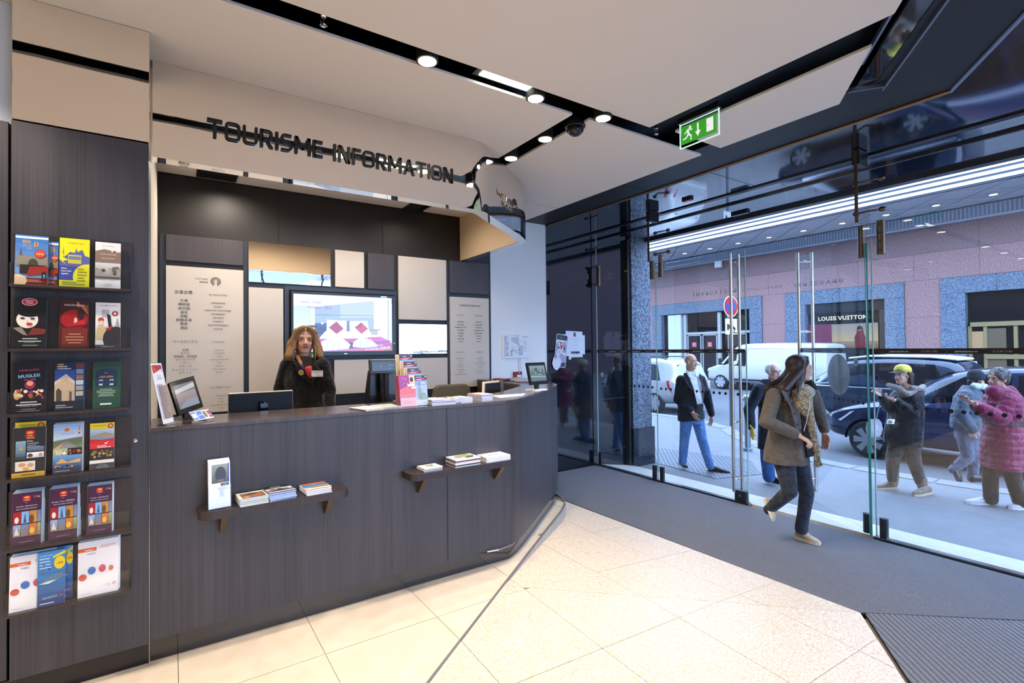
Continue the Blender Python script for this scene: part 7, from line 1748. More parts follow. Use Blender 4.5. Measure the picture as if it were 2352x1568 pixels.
class Person:
    def __init__(s, name, label, foot, scale=1.0, group=None):
        s.t = thing(name, label, 'person', tuple(foot), group); s.k = scale; s.bm = MB(); s.foot = Vector(foot)
        s.dep = (s.foot-CAMP).dot(CF)
    def P(s, u, v, dd=0.0): return at_depth(u, v, s.dep+dd)
    def head(s, c, f, up=(0, 0, 1), k=None, ears=True):
        """c = centre at eye height, f = facing"""
        k = k or s.k; f = Vector(f).normalized(); up = Vector(up).normalized(); x = f.cross(up).normalized(); up = x.cross(f)
        R = Matrix((x, f, up)).transposed(); s.H = (Vector(c), R, k)
        def L(a, b, d): return Vector(c)+R @ (Vector((a, b, d))*k)
        s.L = L; B = s.bm
        B.ball(L(0, -.012, .028), (.074*k, .093*k, .088*k), 18, 12, R); B.ball(L(0, .022, -.040), (.058*k, .064*k, .072*k), 16, 10, R)
        B.ball(L(0, .062, -.098), (.024*k, .022*k, .018*k), 10, 8, R); B.capsule(L(-.045, -.0, -.06), L(-.016, .055, -.097), .024*k, .018*k); B.capsule(L(.045, -.0, -.06), L(.016, .055, -.097), .024*k, .018*k)
        B.capsule(L(0, .080, .004), L(0, .102, -.030), .0085*k, .0125*k); B.ball(L(-.012, .092, -.034), .009*k, 8, 6); B.ball(L(.012, .092, -.034), .009*k, 8, 6)
        B.capsule(L(-.036, .070, .022), L(.036, .070, .022), .013*k); B.ball(L(-.036, .056, -.032), .020*k, 10, 8); B.ball(L(.036, .056, -.032), .020*k, 10, 8)
        B.ball(L(0, .076, -.060), (.026*k, .016*k, .016*k), 12, 8, R)
        if ears:
            for e in (-1, 1): B.ball(L(.076*e, -.008, -.010), (.009*k, .020*k, .032*k), 10, 8, R)
    def face(s, iris='#3a2a1e', brow='#3a2a20', lip='#a85a54', lipz=-.0595, smile=0.0):
        c, R, k = s.H; L = s.L
        for e in (-1, 1):
            mb = MB(); mb.col = lin('#e6e0dc'); mb.ball(L(.0315*e, .070, .002), (.0130*k, .0110*k, .0062*k), 12, 8, R); mb.col = lin(iris); mb.ball(L(.0315*e, .0775, .002), (.0062*k, .0045*k, .0066*k), 10, 6, R); mb.col = lin('#0c0a0a'); mb.ball(L(.0315*e, .0805, .002), (.003*k, .002*k, .003*k), 8, 6, R)
            mb.col = lin('#3a2824'); mb.tube([L(.017*e, .078, .006), L(.0315*e, .0845, .0108), L(.046*e, .074, .005)], .0016*k, 5)
            build('eye', mb, SKINFACE, s.t, colors=True, smooth=True)
            mb = MB(); mb.tube([L(.014*e, .083, .021), L(.032*e, .084, .027), L(.050*e, .071, .021)], [.0026*k, .0032*k, .0014*k], 6); build('eyebrow', mb, M('brow'+brow, brow, .8), s.t)
        mb = MB(); mb.tube([L(-.024, .0805, lipz+.002+smile), L(-.010, .0905, lipz+.005), L(0, .0925, lipz+.0035), L(.010, .0905, lipz+.005), L(.024, .0805, lipz+.002+smile)], [.0012*k, .0042*k, .0036*k, .0042*k, .0012*k], 8)
        mb.tube([L(-.023, .080, lipz+smile), L(-.010, .089, lipz-.005), L(.010, .089, lipz-.005), L(.023, .080, lipz+smile)], [.0012*k, .0048*k, .0048*k, .0012*k], 8); build('lips', mb, M('lip'+lip, lip, .4), s.t, smooth=True)
    def neck(s, a, r=.050): s.bm.capsule(a, s.L(0, -.022, -.075), r*s.k, r*.95*s.k)
    def limb(s, pts, rad):
        for i in range(len(pts)-1): s.bm.capsule(pts[i], pts[i+1], rad[i]*s.k, rad[i+1]*s.k)
    def trunk(s, B, secs, xa, cap=True):
        """sections (centre, half width, half depth) with axis xa"""
        P_ = [c for c, w, d in secs]; B.tube(P_, [w for c, w, d in secs], 20, True, [d/w for c, w, d in secs], xa)
    def hand(s, w, d, n, side, curl=.5, k=None, thumb=.6, B=None, spread=1.0):
        """w wrist, d finger direction, n palm normal; side = +1 if the thumb lies along d x n"""
        k = k or s.k; B = B or s.bm; d = Vector(d).normalized(); n = Vector(n); n = (n-d*n.dot(d)).normalized(); x = d.cross(n)*side
        w = Vector(w)
        lens = (.072, .080, .074, .058); offs = (.030, .010, -.011, -.031)
        for i in range(4):
            a = w+x*offs[i]*.55*k; kn = w+d*.085*k+x*offs[i]*k
            B.capsule(a, kn, .0135*k, .0115*k)
            f = (d+x*(.10*spread*(1.5-i)/1.5)).normalized(); L_ = lens[i]*k
            c1 = curl*(.75+.12*i); dirs = []
            for q in range(3):
                ang = c1*(q+.6); dirs.append((f*cos(ang)+n*sin(ang)).normalized())
            p = kn
            for q, fr in enumerate((.45, .30, .25)):
                p2 = p+dirs[q]*L_*fr; B.capsule(p, p2, (.0100-.0008*q)*k, (.0094-.0008*q)*k, 8); p = p2
        B.capsule(w+d*.02*k, w+d*.07*k, .017*k, .013*k)
        tb = w+d*.022*k+x*.022*k; t1 = tb+(x*.75+d*.65+n*.35*thumb).normalized()*.040*k; t2 = t1+(d*.85+x*.25+n*.5*thumb).normalized()*.030*k; t3 = t2+(d*.9+n*.5*thumb).normalized()*.022*k
        B.capsule(tb, t1, .0135*k, .0105*k, 8); B.capsule(t1, t2, .0100*k, .0090*k, 8); B.capsule(t2, t3, .0088*k, .0072*k, 8)
    def body(s, skin, voxel=.0065): return remesh(s.bm, 'body', voxel, skin, s.t, 2)
    def shoe(s, heel, toe, mat, sole, name='shoe', h=.075, w=.042, lift=None, up=(0, 0, 1)):
        heel, toe = Vector(heel), Vector(toe); d = (toe-heel).normalized(); up = Vector(up); up = (up-d*up.dot(d)).normalized(); x = d.cross(up); L_ = (toe-heel).length; k = s.k
        rings = []
        for t_, wd, ht in ((0, .55, .75), (.06, .78, .95), (.25, .80, 1.0), (.45, .86, .85), (.65, 1.0, .62), (.82, .95, .48), (.94, .68, .38), (1, .35, .26)):
            c = heel+d*L_*t_; r = []
            for a in range(12):
                th = 2*pi*a/12; yy = sin(th); r.append(c+x*(w*k*wd*cos(th))+up*((h*k*ht*.5)*(1+yy)))
            rings.append(r)
        mb = MB(); mb.loft(rings); o = build(name, mb, mat, s.t, smooth=True)
        mb = MB(); mb.loft([[heel+d*L_*t_+x*(w*k*wd*1.05)*sx_+up*z for sx_, z in ((-1, -.012*k), (1, -.012*k), (1, .012*k), (-1, .012*k))] for t_, wd in ((-.02, .6), (.1, .82), (.4, .84), (.68, 1.0), (.9, .8), (1.02, .4))]); build('sole', mb, sole, o)
        return o
    def hair(s, name, caps, strands, mat, voxel=.007, r=.006, parent=None):
        B = MB()
        for f in caps: f(B)
        o = remesh(B, name, voxel, mat, s.t, 4)
        if strands:
            mb = MB()
            for pts, ra in strands: mb.tube(pts, ra, 6)
            q = build('strands', mb, mat, o, smooth=True); q['kind'] = 'stuff'
        return o
def bez(a, b, c, d, n=7):
    o = []
    for i in range(n+1):
        t = i/n; o.append(a*(1-t)**3+b*3*t*(1-t)**2+c*3*t*t*(1-t)+d*t**3)
    return o
HAIRMAT = lambda n, a, b: M(n, a, .45, spec=.5, var=(b, 60, .2), stretch=(3, 3, .4), bump=(150, .3, .004))

# ---- receptionist behind the counter
p = Person('person', 'smiling woman in black blazer with wavy fair hair behind the counter', (1.02, 4.72, 0), 1.02)
p.dep = (Vector((1.02, 4.72, 1.4))-CAMP).dot(CF)
hc = p.P(699.5, 780); toc = (CAMP-hc).normalized(); fx = Vector((toc.x*.98+.10, toc.y, -.02)).normalized(); rx = fx.cross(Vector((0, 0, 1))).normalized()
p.head(hc, fx, (0.03, 0, 1)); nb = p.P(699, 821, .02); p.neck(nb, .047)
shl, shr = p.P(659, 838), p.P(741, 837, .0); ctr_ = (shl+shr)/2
XA = (shr-shl).normalized()
def cz(v, u=699): return p.P(u, v, .02)
p.trunk(p.bm, [(nb+Vector((0, 0, .0)), .07, .06), (cz(838), .13, .085), (cz(870), .15, .11), (cz(910), .14, .10), (cz(950), .135, .10), (cz(1000), .17, .12), (cz(1030), .16, .11)], XA)
eL, eR = p.P(643, 893, .02), p.P(757, 893, .02); wL, wR = p.P(655, 955, -.08), p.P(757, 948, -.02)
p.limb([shl, eL, wL], (.05, .042, .03)); p.limb([shr, eR, wR], (.05, .042, .03)); p.hand(wL, (.1, -.2, -1), XA, 1, .4); p.hand(wR, (0, -.2, -1), -XA, -1, .4)
for sx_ in (-1, 1):
    h0 = cz(1020)+XA*.09*sx_; p.limb([h0, Vector((h0.x, h0.y, .48)), Vector((h0.x, h0.y, .06))], (.08, .055, .04))
p.body(SK('skin_fair', '#e0aa8c'))
p.face('#3a3024', '#8a6a48', '#b06060', smile=.004)
BLK = CLOTH('black_wool', '#141312', '#1d1b19', 9, .5)
B = MB()
p.trunk(B, [(cz(821), .075, .065), (cz(830), .128, .09), (cz(842), .165, .11), (cz(856), .178, .118), (cz(880), .178, .128), (cz(905), .158, .118), (cz(925), .155, .115), (cz(950), .185, .135), (cz(985), .205, .15), (cz(1000), .205, .15)], XA)
for a, e, w_ in ((shl, eL, wL), (shr, eR, wR)): B.capsule(a, e, .060, .056); B.capsule(e, w_, .056, .044)
o = remesh(B, 'blazer', .008, BLK, p.t, 5)
fr = lambda u, v, d_=-.125: p.P(u, v, d_)
def flap(pts, mat, name, par, th=.006):
    mb = MB(); q = [Vector(a) for a in pts]; mb.prism(q, -CF*th); return build(name, mb, mat, par, bevel=.002)
LAP = CLOTH('lapel_black', '#11100f', '#191816', 9, .2)
flap([fr(678, 826, -.06), fr(688, 829, -.09), fr(717, 879, -.128), fr(716, 880, -.128), fr(692, 862, -.125), fr(675, 844, -.115), fr(681, 841, -.12), fr(672, 832, -.09)], LAP, 'lapel', o)
flap([fr(726, 828, -.07), fr(719, 836, -.10), fr(717, 879, -.126), fr(737, 852, -.118)], LAP, 'lapel', o)
for v in (913, 922): mb = MB(); mb.disc(fr(715, v, -.118), -CF, .008, .004, 12); build('button', mb, BLKPLA, o)
flap([fr(690, 927, -.13), fr(672, 931, -.12), fr(672, 934, -.12), fr(690, 930, -.13)], LAP, 'pocket_flap', o); flap([fr(726, 924, -.13), fr(738, 928, -.12), fr(738, 931, -.12), fr(726, 927, -.13)], LAP, 'pocket_flap', o)
# scarf, badge, brooch, dark top, trousers
flap([fr(691, 817, -.075), fr(715, 818, -.075), fr(717, 850, -.11), fr(716, 872, -.125), fr(699, 850, -.11)], M('dark_top', '#241f1c', .8), 'dark_top', p.t, .004)
mb = MB(); mb.tube([p.P(681, 812, .0), fr(684, 822, -.075), fr(690, 832, -.105), fr(697, 848, -.12)], [.015, .017, .015, .008], 8, True, .5); build('scarf_fold', mb, M('scarf_orange', '#d6873a', .6, var=('#3a5a78', 25, .12)), p.t, smooth=True)
mb = MB(); mb.tube([p.P(717, 814, -.0), fr(717, 821, -.065)], [.012, .010], 8, True, .5); build('scarf_fold', mb, M('scarf_green', '#7cae3a', .6), p.t, smooth=True)
mb = MB(); mb.tube([fr(707.5, 842, -.13), fr(708, 846, -.14), fr(711, 860, -.145), fr(713.5, 868, -.135)], [.028, .032, .024, .016], 10, True, .35, XA); o = build('scarf_end', mb, M('scarf_red', '#b3262c', .55, bump=(30, .3, .01)), p.t, smooth=True)
pr = Print(fr(715.5, 865, -.15), XA, (0, 0, 1)); pr.rect(0, 0, .098, .052, '#e9e5e2'); pr.rect(.01, .036, .088, .044, '#b89a98'); pr.text('ACCUEIL', .05, .018, .009, '#b05050'); pr.rect(.05, .006, .085, .010, '#b89a98'); o2 = pr.done('name_badge', p.t)
mb = MB(); cb = fr(692, 855, -.145); mb.tube([cb, cb-CF*.004], .021, 18); 
for k_ in range(10): a = 2*pi*k_/10; mb.ball(cb-CF*.004+XA*.019*cos(a)+Vector((0, 0, .019*sin(a))), .006, 6, 5)
build('brooch', mb, M('brooch_gold', '#b79a62', .25, .9), p.t)
B = MB()
for sx_ in (-1, 1): h0 = cz(1020)+XA*.09*sx_; B.capsule(h0, Vector((h0.x, h0.y, .10)), .10, .075)
remesh(B, 'trousers', .012, BLK, p.t, 3)
for sx_ in (-1, 1): h0 = cz(1020)+XA*.09*sx_; p.shoe((h0.x, h0.y+.05, .012), (h0.x, h0.y-.19, .012), BLKPLA, BLKPLA)
L = p.L
def caps_r(B):
    B.ball(L(0, -.020, .040), (.088, .096, .088), 20, 12, p.H[1]); B.ball(L(0, -.075, -.03), (.085, .05, .12), 16, 10, p.H[1])
    for e in (-1, 1):
        B.capsule(L(.070*e, .045, .075), L(.088*e, .022, .0), .026, .030); B.capsule(L(.088*e, .022, .0), L(.098*e, .03, -.07), .030, .036); B.capsule(L(.098*e, .03, -.07), L(.125*e, .05, -.135), .036, .030); B.capsule(L(.098*e, -.02, -.03), L(.118*e, -.01, -.15), .04, .035)
        B.capsule(L(.020*e, .075, .105), L(.072*e, .05, .07), .018, .024)
HR = HAIRMAT('hair_fair', '#7d5631', '#b98d58')
rr = random.Random(5); st = []
for i in range(90):
    e = -1 if i % 2 else 1; a = rr.uniform(.0, 1.0)
    top_ = L(.015*e+rr.uniform(-.01, .01), .085-.15*a, .112-.03*a); mid = L(e*(.088+rr.uniform(-.005, .016)), .06-.12*a, .03+rr.uniform(-.02, .02)); low = L(e*(.105+rr.uniform(-.02, .03)), .05-.11*a, -.10); end = L(e*(.115+rr.uniform(-.035, .055)), .06-.1*a+rr.uniform(-.02, .02), -.165+rr.uniform(-.03, .03))
    st.append((bez(top_, mid+Vector((0, 0, .05)), low+Vector((0, 0, .06))+XA*rr.uniform(-.02, .02), end, 8), [.004, .007, .008, .008, .009, .009, .008, .006, .002]))
p.hair('hair', [caps_r], st, HR)

# ---- young woman walking in over the mat
p = Person('person', 'young woman in taupe coat and knitted scarf walking in across the mat', (4.55, 2.25, DLOW), .97)
P = p.P
fd = Vector((CR.x, CR.y, 0)).normalized(); toc = -Vector((CF.x, CF.y, 0)).normalized()
hf = (fd*.96+toc*.10).normalized()
hc = P(1838, 846, .0); p.head(hc, hf, (0.0, 0, 1), .94); nb = P(1834, 886, .01); p.neck(nb, .046)
bodyf = (fd*.72+toc*.69).normalized(); XA = bodyf.cross(Vector((0, 0, 1))).normalized()      # towards the person's right... image left/near
sR, sL = P(1778, 908, -.07), P(1865, 905, .06); hipc = P(1815, 1035, .0)
hR, hL = P(1800, 1050, -.05), P(1832, 1050, .05)
XS = (sL-sR).normalized()
p.trunk(p.bm, [(nb, .06, .055), (P(1824, 908), .13, .08), (P(1819, 945), .14, .10), (P(1817, 990), .12, .09), (P(1815, 1035), .15, .11), (P(1815, 1058), .14, .10)], XS)
kR, aR = P(1814, 1128, -.12), P(1766, 1170, .06)
kL, aL = P(1853, 1133, .02), P(1840, 1220, .03)
p.limb([hR, kR, aR], (.085, .055, .038)); p.limb([hL, kL, aL], (.085, .055, .038))
eR, wR = P(1760, 968, -.14), P(1833, 999, -.20); eL, wL = P(1882, 946, .09), P(1894, 995, .02)
p.limb([sR, eR, wR], (.047, .040, .027)); p.limb([sL, eL, wL], (.047, .040, .027))
p.hand(wR, P(1852, 1010, -.24)-wR, (0, 0, -1), 1, .75, .92); p.hand(wL, P(1896, 1012, .0)-wL, -XS, -1, .35, .92)
# feet
toeR, heelR = P(1776, 1196, .0), P(1757, 1146, .10)
heelL = Vector((*on_z(1828, 1232, DLOW+.012).xy, DLOW+.014)); toeL = Vector((*on_z(1883, 1249, DLOW+.012).xy, DLOW+.014))
p.limb([aR, heelR+(toeR-heelR)*.5], (.036, .03)); p.limb([aL, heelL+(toeL-heelL)*.45+Vector((0, 0, .035))], (.038, .03))
p.body(SK('skin_light', '#cf9f84')); p.face('#1c1412', '#1c1412', '#a8585a')
JN = CLOTH('dark_jeans', '#20242d', '#343a46', 8, .5, .8)
B = MB(); p.trunk(B, [(P(1816, 1020), .145, .11), (P(1815, 1045), .165, .125), (P(1815, 1062), .155, .115)], XS)
B.capsule(hR, kR, .092, .062); B.capsule(kR, aR, .062, .046); B.capsule(hL, kL, .092, .062); B.capsule(kL, P(1841, 1212, .03), .060, .048); B.capsule(P(1843, 1190, .03), P(1841, 1214, .03), .050, .055)
remesh(B, 'jeans', .008, JN, p.t, 4)
SHOE = CLOTH('beige_canvas', '#b09c82', '#c3b196', 20, .2); SOLE = M('cream_sole', '#cfc0a4', .7)
p.shoe(heelL, toeL, SHOE, SOLE, h=.070, w=.040); p.shoe(heelR, toeR, SHOE, SOLE, h=.068, w=.040, up=(fd*.75+Vector((0, 0, .65))-CF*.15))
COAT = CLOTH('taupe_wool', '#575049', '#675f57', 8, .45, .95)
B = MB()
p.trunk(B, [(P(1828, 893), .085, .07), (P(1824, 903), .150, .095), (P(1818, 920), .170, .118), (P(1815, 960), .170, .128), (P(1810, 1000), .175, .140), (P(1806, 1035), .190, .155), (P(1806, 1060), .200, .165)], XS)
B.capsule(P(1830, 1040, -.14), P(1838, 1062, -.15), .05, .035); B.capsule(P(1820, 1045, -.10), P(1846, 1058, -.05), .07, .05)
B.capsule(sR, eR, .066, .058); B.capsule(eR, P(1822, 995, -.19), .058, .048); B.capsule(sL, eL, .066, .054); B.capsule(eL, P(1893, 985, .03), .054, .045)
o = remesh(B, 'coat', .008, COAT, p.t, 5)
LG = CLOTH('grey_lining', '#55545a', '#64636a', 20, .2)
def F2(u, v, d_): return P(u, v, d_)
def strip(pts, wd, mat, name, par, th=.008, ax=None):
    mb = MB(); mb.tube(pts, wd, 8, True, th, ax); return build(name, mb, mat, par, smooth=True)
flap([F2(1793, 896, -.14), F2(1803, 893, -.13), F2(1836, 945, -.165), F2(1841, 985, -.17), F2(1828, 985, -.175), F2(1815, 935, -.175)], LG, 'facing', o, .010)
for u, v in ((1817, 921), (1827, 950), (1834, 975)): mb = MB(); mb.disc(F2(u, v, -.188), -CF, .010, .004, 12); build('button', mb, M('dark_button', '#2a2320', .3), o)
mb = MB(); mb.tube([F2(1780, 1018, -.185), F2(1787, 1012, -.19), F2(1796, 1003, -.185)], .004, 6); build('pocket_seam', mb, M('seam_dark', '#33291f', .8), o)
KN = M('knit_cream', '#a8987c', .95, var=('#6e6048', 55, .08), bump=(55, .9, .012), sheen=.4)
B = MB()
B.capsule(P(1824, 893, -.06), P(1848, 905, -.13), .05, .058); B.capsule(P(1848, 905, -.13), P(1858, 900, -.02), .058, .05); B.capsule(P(1830, 905, -.12), P(1838, 930, -.16), .055, .050); B.capsule(P(1850, 915, -.14), P(1856, 950, -.15), .055, .042); B.capsule(P(1846, 925, -.16), P(1848, 942, -.16), .055, .045); B.capsule(P(1824, 893, .06), P(1852, 895, .07), .05, .05)
B.capsule(P(1858, 945, -.15), P(1866, 990, -.15), .036, .032); B.capsule(P(1866, 990, -.15), P(1877, 1042, -.14), .032, .030)
sc = remesh(B, 'scarf', .008, KN, p.t, 3)
mb = MB(); rr = random.Random(9)
for i in range(26):
    a = P(1877+rr.uniform(-6, 6), 1040, -.14+rr.uniform(-.02, .02)); mb.tube([a, a+Vector((rr.uniform(-.02, .02), 0, -.04)), a+Vector((rr.uniform(-.05, .05), rr.uniform(-.02, .02), -.10+rr.uniform(-.02, .02)))], [.006, .005, .003], 5)
q = build('fringe', mb, KN, sc); q['kind'] = 'stuff'
flap([F2(1836, 944, -.13), F2(1852, 944, -.13), F2(1866, 1045, -.13), F2(1852, 1050, -.13), F2(1842, 990, -.13)], M('dark_dress', '#14151b', .8), 'dark_top', p.t, .02)
mb = MB(); mb.tube([P(1860, 920, -.21), P(1859, 935, -.215), P(1852, 970, -.21), P(1846, 990, -.22)], .0025, 5); build('earphone_cord', mb, M('cord_cream', '#cfc4b4', .5), p.t)
L = p.L
HD = HAIRMAT('hair_dark', '#120b09', '#3a221a')
def caps_g(B):
    R = p.H[1]
    B.ball(L(0, -.030, .042), (.084, .092, .085), 20, 12, R); B.ball(L(0, -.066, -.03), (.085, .056, .10), 16, 10, R)
    B.capsule(L(.05, -.03, -.02), P(1800, 893, -.10), .055, .055); B.capsule(L(0, -.07, -.05), P(1800, 893, .0), .065, .07); B.capsule(L(-.05, -.03, -.05), P(1820, 893, .09), .05, .05)
    B.capsule(L(.078, -.004, .055), L(.080, -.012, -.06), .018, .022); B.capsule(L(.080, -.012, -.06), P(1826, 905, -.12), .022, .018)
    B.capsule(P(1800, 893, -.08), P(1778, 912, -.10), .055, .03); B.capsule(P(1795, 890, -.02), P(1760, 893, .02), .05, .03); B.capsule(P(1808, 893, -.10), P(1806, 920, -.15), .04, .02)
    B.capsule(L(.02, .055, .105), L(.070, .035, .055), .012, .014); B.capsule(L(-.02, .055, .105), L(-.070, .035, .055), .012, .014)
rr = random.Random(4); st = []
for i in range(110):
    e = 1 if i % 3 else -1
    top_ = L(e*rr.uniform(.0, .02), rr.uniform(-.07, .05), .118); mid = L(e*.090, rr.uniform(-.08, .008), .02); low = L(e*.088, rr.uniform(-.09, -.02), -.08)
    tgt = rr.choice([(1750, 893, .05), (1762, 905, -.04), (1772, 915, -.08), (1785, 920, -.11), (1808, 928, -.15), (1822, 925, -.17), (1828, 912, -.17), (1756, 890, .0), (1780, 905, -.1)])
    end = P(tgt[0]+rr.uniform(-8, 8), tgt[1]+rr.uniform(-10, 14), tgt[2]+rr.uniform(-.03, .02))
    st.append((bez(top_, mid+Vector((0, 0, .06)), low, end, 9), [.003, .006, .007, .007, .007, .007, .006, .005, .004, .0015]))
p.hair('hair', [caps_g], st, HD)
B = MB()
for a, b in (((1868, 893, .05), (1876, 905, .06)), ((1860, 880, .1), (1870, 894, .06))): B.capsule(P(*a), P(*b), .035, .035)
B.capsule(P(1790, 890, .10), P(1860, 884, .11), .03, .035)
hd = remesh(B, 'hood_fur', .008, M('hood_dark', '#2b2522', .95, bump=(120, 1.0, .02)), p.t, 2)

# ---- street figures
def jeans_leg(B, h, k, a, r=(.095, .072, .060), k_=1): B.capsule(h, k, r[0]*k_, r[1]*k_); B.capsule(k, a, r[1]*k_, r[2]*k_)
# bald man
p = Person('person', 'bald man in dark jacket and blue jeans striding along the pavement', (6.49, 4.75, ZP), 1.0); P = p.P
fd = Vector((CR.x, CR.y, 0)).normalized(); toc = -Vector((CF.x, CF.y, 0)).normalized(); nb = P(1587, 856)
p.head(P(1587, 830, -.02), (fd*.62+toc*.78), (0, 0, 1), .98); p.neck(nb, .06)
sR, sL = P(1563, 871, -.04), P(1611, 871, .06); XS = (sL-sR).normalized()
p.trunk(p.bm, [(nb, .07, .06), (P(1587, 866), .15, .09), (P(1588, 890), .17, .115), (P(1589, 925), .15, .11), (P(1589, 955), .16, .11), (P(1590, 968), .15, .11)], XS)
hR, hL = P(1577, 962, -.02), P(1602, 962, .04); kR, aR = P(1572, 1008, .05), P(1568, 1060, .12); kL, aL = P(1613, 1010, -.06), P(1631, 1070, -.12)
eR, wR = P(1556, 918, .02), P(1590, 946, -.16); eL, wL = P(1626, 915, .12), P(1634, 955, .14)
p.limb([hR, kR, aR], (.09, .06, .04)); p.limb([hL, kL, aL], (.09, .06, .04)); p.limb([sR, eR, wR], (.055, .045, .03)); p.limb([sL, eL, wL], (.055, .045, .03))
p.hand(wR, P(1598, 960, -.18)-wR, XS, 1, .5); p.hand(wL, (0, .1, -1), -XS, -1, .5)
p.body(SK('skin_man', '#c99a84'), .008); p.face('#4a5a6a', '#6a5242', '#a87068')
B = MB(); p.trunk(B, [(P(1589, 945), .165, .12), (P(1590, 972), .165, .12)], XS); jeans_leg(B, hR, kR, aR); jeans_leg(B, hL, kL, aL)
remesh(B, 'jeans', .011, CLOTH('blue_jeans', '#4470b0', '#6a92c8', 8, .5), p.t, 3)
B = MB(); p.trunk(B, [(P(1587, 857), .085, .08), (P(1587, 864), .155, .10), (P(1588, 890), .205, .135), (P(1586, 920), .20, .135), (P(1586, 945), .205, .14), (P(1588, 963), .215, .15)], XS)
B.capsule(sR, eR, .064, .060); B.capsule(eR, P(1586, 941, -.14), .062, .050); B.capsule(sL, eL, .064, .060); B.capsule(eL, P(1633, 945, .14), .060, .05); B.capsule(P(1620, 900, .05), P(1634, 950, .05), .08, .05)
ja = remesh(B, 'jacket', .010, CLOTH('dark_jacket', '#15181e', '#22262e', 7, .5), p.t, 4)
flap([P(1578, 854, -.12), P(1597, 852, -.12), P(1610, 880, -.17), P(1613, 926, -.17), P(1601, 928, -.17), P(1592, 890, -.17)], CLOTH('white_shirt', '#d4dbe8', '#e2e8f2', 9, .3, .7), 'shirt', p.t, .012)
flap([P(1574, 852, -.11), P(1580, 850, -.12), P(1590, 868, -.16), P(1582, 866, -.15)], CLOTH('white_shirt', '#d4dbe8', '#e2e8f2', 9, .3, .7), 'collar', p.t, .010); flap([P(1597, 850, -.11), P(1603, 851, -.10), P(1604, 866, -.14), P(1597, 862, -.15)], CLOTH('white_shirt', '#d4dbe8', '#e2e8f2', 9, .3, .7), 'collar', p.t, .010)
flap([P(1570, 856, -.12), P(1576, 856, -.14), P(1594, 895, -.185), P(1590, 900, -.185), P(1574, 876, -.16)], M('lapel_dark', '#1c2028', .85), 'lapel', ja, .008); flap([P(1606, 856, -.1), P(1612, 862, -.1), P(1616, 890, -.15), P(1610, 884, -.17)], M('lapel_dark', '#1c2028', .85), 'lapel', ja, .008)
flap([P(1601, 929, -.165), P(1615, 928, -.165), P(1615, 934, -.165), P(1601, 935, -.165)], M('belt_black', '#0d0d10', .4), 'belt', p.t, .012)
LEA = M('black_leather', '#16141a', .35)
g = lambda u, v: Vector((*on_z(u, v, ZP).xy, ZP+.012))
p.shoe(g(1562, 1066), g(1577, 1075), LEA, LEA, h=.085); hb = g(1627, 1082); p.shoe(hb, hb+(g(1662, 1086)-hb).normalized()*.29, LEA, LEA, h=.085)

# old man with glasses, mostly hidden behind the walking woman
p = Person('person', 'white haired man with glasses in navy coat, half hidden behind the woman', (6.72, 3.60, ZP), .97); P = p.P; nb = P(1779, 876)
p.head(P(1776, 853), (fd*.35+toc*.93), (0, 0, 1), .98); p.neck(nb, .055)
sR, sL = P(1744, 892, -.02), P(1812, 892, .04); XS = (sL-sR).normalized()
p.trunk(p.bm, [(nb, .07, .06), (P(1778, 888), .15, .09), (P(1779, 920), .17, .12), (P(1779, 985), .16, .12), (P(1780, 1008), .15, .11)], XS)
hR, hL = P(1764, 1005, 0), P(1800, 1005, 0); kR, aR = P(1762, 1050, -.03), P(1766, 1095, .04); kL, aL = P(1815, 1055, -.02), P(1826, 1105, -.04)
eR, wR = P(1720, 940, .02), P(1726, 985, -.06); eL, wL = P(1833, 935, .02), P(1838, 980, 0)
p.limb([hR, kR, aR], (.09, .06, .04)); p.limb([hL, kL, aL], (.09, .06, .04)); p.limb([sR, eR, wR], (.055, .045, .03)); p.limb([sL, eL, wL], (.055, .045, .03)); p.hand(wR, (0, 0, -1), XS, 1, .6); p.hand(wL, (0, 0, -1), -XS, -1, .6)
p.body(SK('skin_old', '#c9a394'), .009); p.face('#5a6470', '#b8b8ba', '#a87a74')
B = MB(); p.trunk(B, [(P(1778, 880), .10, .09), (P(1778, 890), .19, .12), (P(1779, 915), .215, .15), (P(1779, 970), .215, .155), (P(1779, 1030), .225, .16)], XS); B.capsule(sR, eR, .08, .07); B.capsule(eR, P(1725, 978, -.05), .07, .058); B.capsule(sL, eL, .08, .07); B.capsule(eL, wL, .07, .058); B.capsule(P(1755, 880, .02), P(1795, 880, .04), .06, .06)
remesh(B, 'coat', .011, CLOTH('navy_coat', '#0f1724', '#1a2536', 7, .5), p.t, 4)
B = MB(); jeans_leg(B, hR, kR, aR, (.1, .085, .078)); jeans_leg(B, hL, kL, aL, (.1, .085, .078)); remesh(B, 'trousers', .012, CLOTH('blue_trousers', '#24477c', '#2e558c', 8, .4), p.t, 3)
h0 = g(1764, 1104); p.shoe(h0, h0+(fd*.5+toc*.8).normalized()*.27, LEA, LEA, h=.085); h0 = g(1822, 1118); p.shoe(h0, h0+(fd*.6+toc*.7).normalized()*.27, LEA, LEA, h=.085)
L = p.L; c_, R_, k_ = p.H
mb = MB()
for e in (-1, 1):
    mb.tube([L(.033*e+.021*cos(2*pi*q/14), .090, .0+.017*sin(2*pi*q/14)) for q in range(15)], .0016, 5); mb.tube([L(.054*e, .088, .006), L(.078*e, .0, .006)], .0018, 5)
mb.tube([L(-.012, .094, .003), L(.012, .094, .003)], .0016, 5); build('glasses', mb, M('glasses_frame', '#5a5048', .3, .7), p.t)
HW = HAIRMAT('hair_white', '#b4b6bc', '#d8dade')
def caps_o(B):
    B.ball(L(0, -.030, .040), (.082, .084, .078), 16, 10, R_)
    for e in (-1, 1): B.ball(L(.074*e, -.025, .015), (.018, .045, .04), 10, 8, R_)
p.hair('hair', [caps_o], [], HW, .009)
